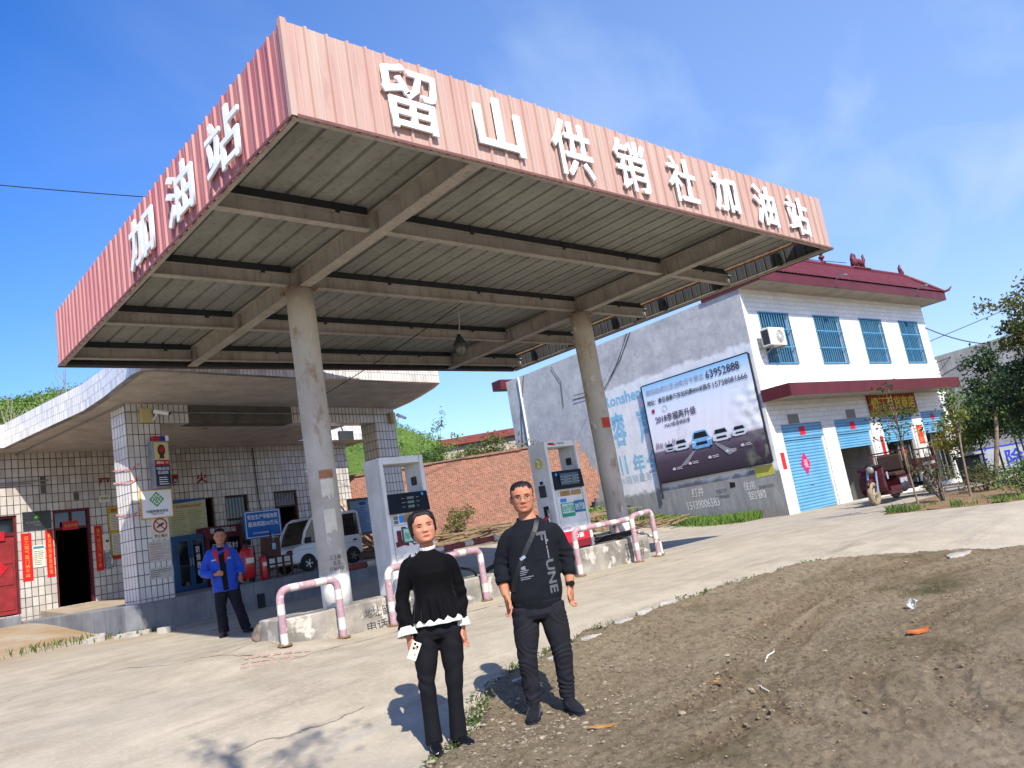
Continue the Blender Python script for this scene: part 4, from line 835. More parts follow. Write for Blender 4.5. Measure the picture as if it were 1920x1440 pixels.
def rail(label, pts, r=.047, mats=('railpink', 'railwhite'), band=.2, duty=.62, phase=0., flange=True, group=None):
    """one pipe rail with rounded corners and painted bands; pts: corner points from foot to foot"""
    P_ = [Vector(p) for p in pts]; path = [P_[0]]
    for i in range(1, len(P_) - 1):
        a = (P_[i - 1] - P_[i]).normalized(); b_ = (P_[i + 1] - P_[i]).normalized(); q = .13
        for t_ in np.linspace(0, 1, 7): path.append((P_[i] + a * q).lerp(P_[i], t_).lerp(P_[i].lerp(P_[i] + b_ * q, t_), t_))
    path.append(P_[-1]); fine = [path[0]]
    for i in range(len(path) - 1):
        n = max(1, int((path[i + 1] - path[i]).length / .02)); fine += [path[i].lerp(path[i + 1], (j + 1) / n) for j in range(n)]
    base = Vector(pts[0]); t = empty('guard_rail', base, 0, label, 'guard rail', group)
    mb = MB(); n = 14; mb.tube([p - base for p in fine], r, n); L = 0; mi = []
    for i in range(len(fine) - 1):
        L += (fine[i + 1] - fine[i]).length; mi += [0 if ((L + phase) % (band / duty * (1 if duty > .5 else 1))) < band else 1] * n
    mb.mi = mi + [0, 0]; ob('pipe', mb, list(mats), t, True)
    if flange:
        for p in (P_[0], P_[-1]): mb = MB(); q = p - base; mb.cyl(q + Vector((0, 0, .0)), q + Vector((0, 0, .012)), r * 1.9, n=12); [mb.cyl(q + Vector((r * 1.5 * math.cos(a), r * 1.5 * math.sin(a), .012)), q + Vector((r * 1.5 * math.cos(a), r * 1.5 * math.sin(a), .03)), .01, n=6) for a in (0.7, 2.3, 3.9, 5.5)]; ob('foot_plate', mb, 'rust', t)
    return t
zg = lambda x, y: G(x, y) + .003
rail('pink and white banded pipe rail guarding the left end of the near island', [(4.99, 9.05, zg(4.99, 9.05)), (4.99, 9.05, 1.205), (4.25, 9.12, 1.2), (4.25, 9.12, zg(4.25, 9.12))], band=.22, duty=.62, phase=.1)
rail('pink and white pipe rail behind the woman, in front of the diesel pump', [(5.74, 9.06, zg(5.74, 9.06)), (5.74, 9.06, 1.2), (7.38, 9.1, 1.23), (7.38, 9.1, zg(7.38, 9.1))], band=.3, duty=.7, phase=.1)
rail('flaking grey and white pipe rail in front of the numbered pump', [(9.34, 9.04, zg(9.34, 9.04)), (9.34, 9.04, 1.24), (10.86, 9.06, 1.25), (10.9, 9.4, 1.25), (10.9, 9.46, 1.2), (10.9, 9.46, .9)], mats=('railpink', 'railwhite'), band=.26, duty=.66, phase=.2)
rail('dull pink and white pipe rail at the right end of the far island', [(10.77, 8.98, zg(10.77, 8.98)), (10.77, 8.98, 1.29), (11.47, 9.08, 1.33), (11.47, 9.08, zg(11.47, 9.08))], band=.26, duty=.66, phase=.05)
rail('thin yellowish pipe rail behind the far island end', [(11.72, 9.2, zg(11.72, 9.2)), (11.72, 9.2, .8), (11.45, 9.7, 1.06), (10.3, 10.5, 1.02), (10.3, 10.5, zg(10.3, 10.5))], r=.026, mats=('railwhite', 'railred'), band=.25, duty=.6)
rail('dark red and white pipe rail along the shaded rear side of the near island', [(5.55, 10.35, zg(5.55, 10.35)), (5.55, 10.35, 1.27), (8.9, 10.35, 1.33), (8.9, 10.35, zg(8.9, 10.35))], r=.045, mats=('railred', 'railwhite'), band=.45, duty=.72, phase=.3)
mb = MB(); rock(mb, (4.52, 10.2, G(4.52, 10.2) + .08), .2, 41, .7, sub=3); tag(ob('boulder', mb, mat('brown_rock', '7a6c5c', '5c5146', 8, bump=.5), smooth=True), 'brown boulder lying in the shade beside the left rail', 'rock')

def pump(x0, zt, Wd, H, label):
    t = empty('fuel_pump', (x0 + Wd / 2, 9.3, zt), 0, label, 'fuel pump'); h = Wd / 2; D = .4
    for s_ in (-1, 1):
        mb = MB(); mb.box((s_ * h - (.0 if s_ < 0 else .07), 0, .0), (s_ * h + (.07 if s_ < 0 else 0), D, H)); ob('side_panel', mb, 'pump_grey', t, bevel=.008)
        mb = MB(); mb.box((s_ * (h - .035) - .03, -.012, .02), (s_ * (h - .035) + .03, -.001, H - .005)); ob('front_post', mb, 'white_metal', t, bevel=.004)
    mb = MB(); mb.box((-h + .07, -.008, H - .105), (h - .07, D, H - .004)); ob('top_beam', mb, 'white_metal', t, bevel=.006)
    mb = MB(); mb.box((-h + .07, .01, .04), (h - .07, D - .01, H - .54)); ob('cabinet', mb, 'pump_grey', t, bevel=.005)
    mb = MB(); mb.box((-h + .071, .03, 0), (h - .071, D - .03, .038)); ob('base', mb, 'dark_steel', t)
    mb = MB(); mb.box((h - .085, .12, H - .42), (h - .0705, .24, H - .3)); ob('speaker_grille', mb, 'dark_steel', t)
    return t, h
FP = lambda x, z, y=-.03: ((x, y, z), (1, 0, 0), (0, 0, 1))
M['screen'] = mat('display_black', '0a0d14', '07090e', 3, rough=.4, spec=.2); M['lcd'] = mat('lcd_grey', '5d6b66', '525e5a', 9, rough=.3)
t, h = pump(5.99, .84, .76, 1.88, 'pale diesel pump with big maroon character on its door, behind the woman')
mb = MB(); mb.add([(-h + .06, -.05, 1.07), (h - .02, -.05, 1.07), (h - .02, -.02, 1.35), (-h + .06, -.02, 1.35), (-h + .06, .2, 1.07), (h - .02, .2, 1.07), (h - .02, .2, 1.35), (-h + .06, .2, 1.35)], [(0, 1, 2, 3), (5, 4, 7, 6), (3, 2, 6, 7), (1, 0, 4, 5), (0, 3, 7, 4), (2, 1, 5, 6)]); dp = ob('display', mb, 'screen', t, bevel=.008)
mb = MB()
for i, z_ in enumerate((1.27, 1.21, 1.15)): mb.box((-.02, -.058, z_ - .018), (.09, -.03, z_ + .018))
ob('digit_window', mb, 'lcd', dp)
mb = MB(); [lines(mb, -.12, -.05, z_ - .012, z_ + .012, 1, -.056, 7 + i, .1) for i, z_ in enumerate((1.27, 1.21, 1.15))]; [lines(mb, .13, .18, z_ - .012, z_ + .012, 1, -.056, 17 + i, .1) for i, z_ in enumerate((1.27, 1.21, 1.15))]; ob('small_print', mb, 'white', dp)
mb = MB(); mb.prism([(.02 * math.cos(a), .022 * math.sin(a)) for a in np.linspace(0, 2 * PI, 12)[:-1]], FP(.26, 1.31, -.03), 0, .01); ob('logo', mb, mat('logo_blue', '2d8fd0'), dp)
mb = MB(); mb.box((-.27, -.006, .92), (.27, .0095, 1.05)); kp = ob('keypad_strip', mb, 'white_metal', t)
for x0, x1, z0, z1, m_ in ((-.26, -.19, .99, 1.04, 'lcd'), (-.26, -.19, .93, .98, 'lcd'), (-.17, -.09, .94, 1.04, 'logo'), (-.085, .12, .935, 1.045, 'cardboard'), (.125, .18, .94, 1.04, 'logo'), (.19, .26, .96, 1.03, 'lcd')):
    mb = MB(); mb.box((x0, -.012, z0), (x1, -.0065, z1)); ob('button' if m_ == 'lcd' else 'sticker', mb, mat('sticker_blue', '3a7fc4') if m_ == 'logo' else m_, kp)
mb = MB(); mb.box((-.29, -.004, .06), (.29, .0095, .9)); dr = ob('door', mb, 'white_metal', t)
text('painted_character', '柴', FP(-.02, .63, -.006), mat('maroon_ink', '6a2a30', '56222a', 20, rough=.85), dr, .54, .5, .003, .035)
M['stickergreen'] = mat('sticker_green', '1f8a68', rough=.5); M['stickerpale'] = mat('sticker_pale', 'a9c9b8', rough=.5)
mb = MB(); mb.box((-.14, -.012, .66), (.12, -.0065, .86)); sg = ob('grade_sticker', mb, 'stickergreen', dr); mb = MB(); mb.box((-.125, -.0125, .675), (.105, -.0122, .845)); ob('sticker_field', mb, 'stickerpale', sg); text('writing', '0#车柴', FP(-.01, .76, -.013), 'stickergreen', sg, .2, .13, .002, .01)
# numbered pump
t, h = pump(9.27, .92, .80, 1.85, 'petrol pump with yellow numbered disc on its side and red panel at its foot')
mb = MB(); mb.add([(-h + .06, -.05, 1.02), (h - .03, -.05, 1.02), (h - .03, -.025, 1.33), (-h + .06, -.025, 1.33), (-h + .06, .2, 1.02), (h - .03, .2, 1.02), (h - .03, .2, 1.33), (-h + .06, .2, 1.33)], [(0, 1, 2, 3), (5, 4, 7, 6), (3, 2, 6, 7), (1, 0, 4, 5), (0, 3, 7, 4), (2, 1, 5, 6)]); dp = ob('display', mb, 'screen', t, bevel=.008)
mb = MB(); mb.box((-.2, -.058, 1.08), (.25, -.03, 1.28)); ob('display_field', mb, mat('slate_blue', '3a4862', rough=.3), dp); mb = MB(); mb.box((-.13, -.062, 1.1), (-.0, -.0585, 1.25)); mb.box((.08, -.062, 1.1), (.2, -.0585, 1.25)); ob('digit_window', mb, 'lcd', dp)
mb = MB(); [lines(mb, x0, x0 + .045, 1.1, 1.25, 3, -.0605, 50 + i, .1, .0) for i, x0 in enumerate((-.19, .01, .205))]; ob('small_print', mb, 'white', dp); mb = MB(); mb.prism([(.025 * math.cos(a), .025 * math.sin(a)) for a in np.linspace(0, 2 * PI, 12)[:-1]], FP(-.27, 1.27, -.032), 0, .01); ob('logo', mb, mat('logo_blue', '2d8fd0'), dp)
text('writing', '正星科技', FP(.0, 1.8, -.0085), 'inkgrey', t, .17, .035, .002); mb = MB(); mb.prism([(-.1, 0), (-.07, .02), (.04, .02), (.08, -.02), (.1, .02), (.09, -.025), (-.07, -.02)], FP(-.22, 1.8, -.0085), 0, .002); ob('brand_mark', mb, 'inkred', t)
mb = MB(); mb.box((-.32, -.004, .06), (.32, .0095, 1.0)); dr = ob('door', mb, 'white_metal', t)
for x0, x1 in ((-.22, .02), (.06, .29)): mb = MB(); mb.box((x0, -.012, .9), (x1, -.0045, .985)); ob('cardboard_patch', mb, 'cardboard', dr)
mb = MB(); [lines(mb, x0, x0 + .06, .9, .98, 4, -.006, 60 + i, .3, .2) for i, x0 in enumerate((-.29, .025))]; ob('small_print', mb, 'inkgrey', dr)
mb = MB(); mb.box((-.24, -.012, .8), (-.1, -.0045, .86)); ob('sticker', mb, mat('sticker_blue', '3a7fc4'), dr)
mb = MB(); mb.box((-.25, -.012, .55), (.06, -.0045, .78)); sg = ob('grade_sticker', mb, 'stickergreen', dr); mb = MB(); mb.box((-.235, -.0125, .61), (.045, -.0122, .768)); ob('sticker_field', mb, 'stickerpale', sg); text('writing', 'E92汽油', FP(-.095, .69, -.013), 'stickergreen', sg, .26, .12, .002, .004)
mb = MB(); mb.box((.075, -.012, .6), (.33, -.0045, .8)); sg = ob('grade_sticker', mb, mat('sticker_teal', '1f6f86', rough=.5), dr, label='teal grade sticker'); text('writing', 'E95汽油', FP(.2, .7, -.013), 'white', sg, .22, .13, .002, .004)
mb = MB(); lines(mb, -.3, -.1, .33, .38, 3, -.005, 77, .4, .0); ob('small_print', mb, 'inkblue', dr)
mb = MB(); mb.box((-.325, -.014, .03), (.325, -.0045, .31)); rp_ = ob('red_panel', mb, mat('panel_red', 'c01a30', rough=.35, spec=.5), t); text('writing', 'CO源', FP(.02, .22, -.0145), 'white', rp_, .3, .08, .002, .01)
SD = lambda y, z: ((-h - .0005, y, z), (0, -1, 0), (0, 0, 1))
mb = MB(); mb.prism([(.09 * math.cos(a), .09 * math.sin(a)) for a in np.linspace(0, 2 * PI, 24)[:-1]], SD(.2, 1.5), 0, .004); dc = ob('number_disc', mb, mat('disc_yellow', 'b5ab32', rough=.5), t); text('writing', '2', ((-h - .005, .2, 1.5), (0, -1, 0), (0, 0, 1)), 'white', dc, .08, .12, .002)
mb = MB(); mb.box((-h - .03, .13, .93), (-h - .0005, .27, 1.13)); ob('card_reader', mb, 'dark_steel', t, bevel=.006); mb = MB(); mb.box((-h - .012, .17, 1.15), (-h - .0005, .24, 1.2)); ob('scanner', mb, 'black', t)
mb = MB(); mb.box((-h - .004, .14, .5), (-h - .0005, .26, .78)); ob('nozzle_recess', mb, 'black', t); mb = MB(); mb.tube([(-h - .03, .24, .5), (-h - .06, .2, .57), (-h - .05, .14, .6)], [.035, .04, .03], 8); ob('nozzle', mb, 'red', t, True); mb = MB(); mb.tube([(-h - .05, .12, .72), (-h - .06, .08, .66), (-h - .05, .1, .58), (-h - .04, .13, .64), (-h - .05, .12, .72)], .012, 6); mb.tube([(-h - .05, .12, .58), (-h - .05, .1, .46)], .02, 6); ob('nozzle_hook', mb, 'chrome', t)
# hoses lying about
def hose(label, pts, r=.019):
    q = []
    P_ = [Vector(p) for p in pts]
    for i in range(len(P_) - 1):
        p0, p1, p2, p3 = P_[max(i - 1, 0)], P_[i], P_[i + 1], P_[min(i + 2, len(P_) - 1)]
        for t_ in np.linspace(0, 1, 8, endpoint=False): q.append(.5 * ((2 * p1) + (p2 - p0) * t_ + (2 * p0 - 5 * p1 + 4 * p2 - p3) * t_ ** 2 + (3 * p1 - p0 - 3 * p2 + p3) * t_ ** 3))
    mb = MB(); mb.tube(q + [P_[-1]], r, 8); return tag(ob('fuel_hose', mb, 'black', smooth=True), label, 'hose')
rr = random.Random(4); pts = [(10.0, 9.55, 1.35), (10.15, 9.45, 1.05), (10.3, 9.4, .97)]
for i in range(26): a = i * .8; pts.append((10.75 + (.42 + rr.uniform(-.06, .06)) * math.cos(a), 9.42 + (.17 + rr.uniform(-.03, .03)) * math.sin(a), .945 + .004 * i))
hose('black hose coiled on the far island beside the numbered pump', pts)
rr = random.Random(6); pts = [(6.78, 9.5, 1.4), (7.1, 9.4, 1.05), (7.4, 9.3, .9)]
for i in range(22): a = i * .75 + 3; pts.append((8.05 + (.52 + rr.uniform(-.09, .09)) * math.cos(a), 9.5 + (.3 + rr.uniform(-.05, .05)) * math.sin(a), .72 + .2 * math.sin(a * 1.0 + 1) + .004 * i))
hose('black hose hanging in loops at the right end of the near island', pts)

# ================================================================ brick wall
M['brick'] = tile_mat('rough_brick', 'b0664a', '7a4534', 'b5a08d', .15, .043, .008, .5, bias=.1, rough=.95, spec=.1, bump=1.0, dirt=.65, warp=.022)
A_ = Vector((12.6, 25.55, 0)); B_ = Vector((21.25, 19.45, 0)); dw = (B_ - A_); LW = dw.length; aw = math.atan2(dw.y, dw.x)
wz = G(17, 22) - .4
t = empty('brick_wall', (A_.x, A_.y, wz), aw, 'rough red brick wall with a ragged toothed right end, between the station and the grey gable', 'wall')
rr = random.Random(5); top = 1.5 + 2.5 - wz; pr = [(0, 0), (LW - .3, 0)]
prof_ = [(-.3, .35), (-.25, .8), (.0, 1.05), (.35, 1.3), (.5, 1.75), (.42, 2.2), (.2, 2.6), (.08, 3.1), (-.1, top + .1)]
z_ = 0
while z_ < top + .05:
    for i in range(len(prof_) - 1):
        if prof_[i][1] <= z_ < prof_[i + 1][1]: q = (z_ - prof_[i][1]) / (prof_[i + 1][1] - prof_[i][1]); xe = prof_[i][0] + q * (prof_[i + 1][0] - prof_[i][0]); break
    else: xe = -.3
    xe = LW + xe + rr.choice((-.1, 0, .08, .04)); pr += [(xe, z_), (xe, z_ + .116)]; z_ += .116
topz = z_; pr += [(LW * .75, topz - .03), (LW * .5, topz - .01), (LW * .3, topz - .06), (0, topz - .1)]
mb = MB(); mb.prism(pr, ((0, 0, 0), (1, 0, 0), (0, 0, 1)), -.24, 0)
ob('masonry', mb, 'brick', t)
mb = MB(); x_ = 0
while x_ < LW - .9: l_ = rr.uniform(.3, .5); mb.box((x_, -.06, topz - .1 + .07 * x_ / LW + rr.uniform(0, .03)), (x_ + l_ - .01, .3, topz - .03 + .07 * x_ / LW + rr.uniform(0, .03))); x_ += l_
ob('coping', mb, mat('coping_tile', '8a6a55', '6d5345', 6, rough=.9), t)
# rubble and cut branches along its foot
rr = random.Random(8)
M['branch'] = mat('cut_branches', '6b5a45', '8a7658', 7, rough=.9)
mb = MB()
for i in range(230):
    s_ = rr.uniform(.5, LW + 2.5); px = A_ + dw * (s_ / LW) + Vector((-dw.y, dw.x, 0)).normalized() * rr.uniform(-3.4, -.4); zz = G(px.x, px.y) + rr.uniform(.05, .55) * (1 if s_ < LW else .5)
    L_ = rr.uniform(.5, 1.7); a = rr.uniform(-.5, .5) + aw * .6; mb.tube([px + Vector((-L_ * math.cos(a), -L_ * math.sin(a), rr.uniform(-.1, .1))) + Vector((0, 0, zz)), px + Vector((0, 0, zz + rr.uniform(-.03, .06))), px + Vector((L_ * math.cos(a + .1), L_ * math.sin(a + .1), zz + rr.uniform(-.15, .1)))], [rr.uniform(.015, .05), rr.uniform(.015, .05), .012], 5)
tag(ob('brushwood', mb, 'branch'), 'long heap of cut branches and sticks along the foot of the brick wall', 'brushwood', kind='stuff')
for i, (s_, o_, r_) in enumerate(((3.0, -1.8, .38), (4.6, -2.3, .3), (.9, -.8, .5), (5.8, -1.6, .34))):
    px = A_ + dw * (s_ / LW) + Vector((-dw.y, dw.x, 0)).normalized() * o_; mb = MB(); rock(mb, (px.x, px.y, G(px.x, px.y) + r_ * .5), r_, 60 + i, .7, sub=3)
    tag(ob('rubble_block', mb, mat('yellow_rubble', 'a08b68', '857252', 5, bump=.4)), 'pale yellowish rubble block at the foot of the brick wall', 'rubble', 'rubble blocks by the brick wall')
# ================================================================ the white shop house
HA = R(-3.913); HC = Vector((21.42, 11.93, .40))
hs = empty('shop_house', HC, HA, 'two storey white tiled shop house with maroon tiled roof edge and four blue shutters', 'house')
HX = Vector((math.cos(HA), math.sin(HA), 0)); HY = Vector((-HX.y, HX.x, 0))
def H3(x, y, z): return HC + HX * x + HY * y + Vector((0, 0, z))
M['housetile'] = tile_mat('white_split_tile', 'dddcd8', 'd2d1cc', '9a9993', .46, .15, .005, .5, rough=.35, grime='c6c5bf', dirt=.2, bump=.8, warp=.012)
k = NT('gable_render'); sp = k.n('SeparateXYZ'); k.l(k.obj(), sp.inputs[0])
def mrange(src, a, b_):
    x = k.n('MapRange'); x.inputs[1].default_value = a; x.inputs[2].default_value = b_; k.l(src, x.inputs[0]); return x.outputs[0]
def mul(a, b_):
    x = k.n('Math', _operation='MULTIPLY'); k.l(a, x.inputs[0]); k.l(b_, x.inputs[1]); return x.outputs[0]
c = k.mix(k.ramp(k.noise(1.2, 8, .65), .35, .7), 'b9b9b8', '96989a'); c = k.mix(k.ramp(k.noise(4, 9, .75), .48, .72), c, '8f9294')
wz_ = k.n('Math', _operation='MULTIPLY_ADD'); wz_.inputs[1].default_value = .5; k.l(k.noise(2.5, 6), wz_.inputs[0]); k.l(sp.outputs[2], wz_.inputs[2])
pa = mul(mul(mrange(wz_.outputs[0], 1.58, 1.75), mrange(wz_.outputs[0], 5.62, 5.5)), mrange(sp.outputs[1], 6.95, 6.75))
wh = k.mix(k.ramp(k.noise(1.7, 8, .65), .35, .75), 'dcdcda', 'bfc4c9'); wh = k.mix(k.ramp(k.noise(2.4, 6, .6, k.map((1, 3, .4))), .52, .75), wh, 'aec3d0')
c = k.mix(pa, c, wh)
da = mrange(wz_.outputs[0], 1.72, 1.6); dc_ = k.mix(k.ramp(k.noise(2.2, 8, .7, k.map((1, 2.4, .5))), .35, .75), '77797a', '989996')
c = k.mix(da, c, dc_)
c = k.mix(mul(mrange(wz_.outputs[0], .75, .2), k.ramp(k.noise(2.5, 6), .3, .7)), c, '6a5f4c')
k.col(c); k.bump(k.noise(9, 8, .7), .5, .015); M['gable'] = k.done(.92, 0, .15)
HH = 7.02
holesF = [(.58, 2.9, .0, 2.67), (3.68, 6.0, .0, 2.67), (6.78, 9.15, .0, 2.67), (9.95, 12.0, .0, 2.67)]
WINS = [(.75, 2.4), (3.95, 5.6), (7.05, 8.66), (10.1, 11.66)]
holesF += [(a, b_, 4.62, 6.3) for a, b_ in WINS]
mb = MB(); holes_wall(mb, .02, 12.45, -.6, HH, 0, .24, holesF); ob('front_wall', mb, 'housetile', hs)
mb = MB(); mb.box((0, .002, -.8), (.24, 12.0, HH)); gb = ob('gable_wall', mb, 'gable', hs, label='grey rendered gable with a white painted advert zone')
mb = MB(); mb.box((12.21, .242, -.8), (12.45, 12, HH)); ob('side_wall', mb, 'gable', hs); mb = MB(); mb.box((.242, 11.76, -.8), (12.2, 11.99, HH)); ob('rear_wall', mb, 'gable', hs)
mb = MB(); mb.box((.242, .242, 6.9), (12.2, 11.75, 7.0)); mb.box((.242, .242, 3.3), (12.2, 11.75, 3.45)); ob('floor_slab', mb, 'concrete_wall', hs)
mb = MB(); mb.box((.25, .25, -.6), (12.2, 11.7, -.12)); ob('ground_floor', mb, 'concrete_wall', hs)
mb = MB(); [mb.box((x_, .242, -.12), (x_ + .2, 6, 3.3)) for x_ in (3.2, 6.3, 9.4)]; mb.box((.25, 6.0, -.12), (12.2, 6.2, 3.3)); mb.box((.25, 3.5, 3.45), (12.2, 3.6, 6.9)); ob('inner_wall', mb, 'concrete_wall', hs)
M['roofmaroon'] = mat('maroon_eave', '572226', '481c20', 2, rough=.5, spec=.3, streak='4a1f24', stk=.9)
M['soffit2'] = mat('eave_soffit', 'a8a090', '938b7c', 2, rough=.9, spots='7b7264', spsc=1.6, splo=.62)
# eave
mb = MB(); mb.box((-.03, -.8, HH), (12.95, .0, HH + .03)); mb.box((-.03, 0, HH + .0005), (12.95, 1.4, HH + .03)); ob('eave_soffit', mb, 'soffit2', hs)
mb = MB(); mb.box((-.05, -.83, HH - .01), (12.97, -.801, HH + .3)); mb.box((12.951, -.8, HH - .01), (12.975, 1.4, HH + .3)); mb.box((-.055, -.8, HH - .01), (-.031, 1.4, HH + .3)); ob('eave_fascia', mb, 'roofmaroon', hs)
# tiled slope: rounded tile rows modelled across, stepped courses up the slope
vs = []; fs = []; xs_ = np.arange(-.06, 13.0, .035); rows = 16
yb, zb, yt, zt = -.88, HH + .29, .28, HH + 1.36
def roofz(q): return zb + (zt - zb) * (q ** 1.12)
for r_ in range(rows):
    for e in (0, 1):
        q = (r_ + e) / rows; yy = yb + (yt - yb) * q; zz = roofz(q) + (.02 if e == 0 else -.012)
        for x_ in xs_:
            xmax = 12.98 - q * .75; xx = min(x_, xmax); vs.append((xx, yy, zz + .028 * abs(math.sin(x_ * PI / .21))))
nx_ = len(xs_)
for j in range(rows * 2 - 1):
    for i in range(nx_ - 1): fs.append((j * nx_ + i, j * nx_ + i + 1, (j + 1) * nx_ + i + 1, (j + 1) * nx_ + i))
mb = MB(); mb.add(vs, fs); M['rooftile'] = mat('maroon_tile', '642830', '4f1f26', 3.5, rough=.55, spec=.3, spots='784242', spsc=9, splo=.64); ob('roof_tiles', mb, 'rooftile', hs)
mb = MB(); mb.prism([(yt, zt - .02), (1.4, HH + .031), (-.8, HH + .031), (-.8, HH + .26)], ((-.04, 0, 0), (0, 1, 0), (0, 0, 1)), 0, 12.28); ob('roof_back', mb, 'roofmaroon', hs)
mb = MB(); mb.add([(12.24, yt, zt - .02), (12.97, -.86, zb - .0), (12.97, 1.38, zb), (12.24, .5, zt - .03)], [(0, 1, 2), (0, 2, 3)]); ob('hip_slope', mb, 'rooftile', hs)
mb = MB(); mb.tube([(-.06, yt, zt + .03), (12.24, yt, zt + .03)], .075, 10); mb.tube([(12.24, yt, zt + .03), (12.6, -.3, roofz(.5) + .08), (12.95, -.84, zb + .05), (13.05, -.98, zb + .08), (13.12, -1.08, zb + .2)], [.075, .07, .06, .05, .02], 10); ob('ridge', mb, 'rooftile', hs)
# ridge ornaments
mb = MB()
for z_, r_ in ((0, .12), (.12, .05), (.2, .11), (.3, .05), (.36, .09), (.5, .03)): mb.ell((6.05, yt, zt + .08 + z_), (r_, r_, .08), 12, 6)
mb.tube([(6.05, yt, zt + .5), (6.05, yt, zt + .78)], [.04, .008], 8); ob('ridge_finial', mb, 'rooftile', hs, True)
def beast(name, x_, s_):
    mb = MB(); q = lambda a, b_: (x_ + a * s_, yt, zt + .06 + b_ * .72)
    mb.tube([q(-.5, .1), q(-.42, .36), q(-.5, .55), q(-.42, .68)], [.12, .13, .1, .07], 10); mb.ell(q(-.4, .66), (.14, .09, .11), 12, 8); mb.tube([q(-.3, .62), q(-.22, .6)], [.07, .04], 8)
    mb.tube([q(-.42, .42), q(-.1, .36), (q(.25, .32)), q(.45, .38)], [.12, .14, .13, .09], 10)
    for a in (-.4, -.15, .2, .42): mb.tube([q(a, .34), q(a + .03, .02)], [.07, .05], 8)
    mb.tube([q(.45, .4), q(.6, .55), q(.55, .75), q(.62, .85)], [.07, .06, .05, .02], 8); mb.tube([q(-.5, .76), q(-.46, .86)], [.03, .01], 6)
    mb.box((x_ - .6, yt - .1, zt + .04), (x_ + .7, yt + .1, zt + .1)); return ob(name, mb, 'rooftile', hs, True)
beast('ridge_beast', 8.75, .8)
mb = MB(); mb.ell((12.2, yt, zt + .14), (.13, .1, .1), 10, 6); mb.tube([(12.2, yt, zt + .1), (12.12, yt, zt + .35), (12.2, yt, zt + .5)], [.1, .07, .02], 8); ob('ridge_finial', mb, 'rooftile', hs, True)
mb = MB()
for x_ in (4.3, 10.3): mb.tube([(x_, -.8, HH + .2), (x_ - .05, -1.15, HH + .3)], .012, 6); mb.box((x_ - .14, -1.3, HH + .28), (x_ + .1, -1.1, HH + .31))
ob('eave_lamp', mb, 'galv', hs)
mb = MB(); mb.box((-.3, 12.0, 6.75), (2, 12.6, 7.15)); ob('rear_eave', mb, 'roofmaroon', hs)
# awning
mb = MB(); mb.box((-.02, -.95, 3.42), (11.7, -.001, 3.46)); mb.box((-.02, -.94, 3.73), (11.7, -.001, 3.76)); ob('awning_slab', mb, 'soffit2', hs)
mb = MB(); mb.box((-.03, -.975, 3.4), (11.71, -.951, 3.775)); mb.box((-.05, -.95, 3.4), (-.021, -.0, 3.775)); mb.box((11.701, -.95, 3.4), (11.73, -.0, 3.775)); ob('awning_fascia', mb, 'roofmaroon', hs)
# windows with blue cages
M['bluebar'] = mat('blue_bars', '4a84a6', '3f7796', 4, rough=.4); M['bluefrm'] = mat('blue_frame', '255f86', rough=.4); M['glass'] = mat('window_glass', '22343c', '1b2a33', 2, rough=.08, spec=.7)
M['curt'] = mat('green_curtain', '2f7f6e', '6aa88c', 5, rough=.9)
for wi, (a, b_) in enumerate(WINS):
    z0, z1 = 4.62, 6.3; mb = MB()
    mb.box((a, .1, z0), (a + .06, .18, z1)); mb.box((b_ - .06, .1, z0), (b_, .18, z1)); mb.box((a + .06, .1, z0), (b_ - .06, .18, z0 + .06)); mb.box((a + .06, .1, z1 - .06), (b_ - .06, .18, z1)); mb.box(((a + b_) / 2 - .03, .11, z0 + .06), ((a + b_) / 2 + .03, .17, z1 - .06)); mb.box((a + .061, .12, z0 + 1.1), (b_ - .061, .16, z0 + 1.15))
    wn = ob('window', mb, 'bluefrm', hs)
    mb = MB(); mb.box((a + .06, .13, z0 + .06), (b_ - .06, .14, z1 - .06)); ob('pane', mb, 'glass', wn)
    mb = MB()
    n = 13
    for i in range(n): x_ = a + (b_ - a) * i / (n - 1); mb.box((x_ - .011, -.035, z0), (x_ + .011, -.013, z1))
    for z_ in (z0, z0 + .53, z0 + 1.12, z1 - .02): mb.box((a - .02, -.045, z_ - .02), (b_ + .02, -.005, z_ + .02))
    ob('bar_cage', mb, 'bluebar', wn)
    if wi in (0, 1):
        mb = MB(); xs2 = np.linspace(a + (.85 if wi == 1 else 1.0), b_ - .06, 20); vs = [(x_, .2 + .02 * math.sin(x_ * 40), z_) for z_ in (z0 + .05, z1 - .05) for x_ in xs2]; mb.add(vs, [(i, i + 1, 20 + i + 1, 20 + i) for i in range(19)]); ob('curtain', mb, mat('window_tint', '3f9478', '5fb395', 6, rough=.3), wn)
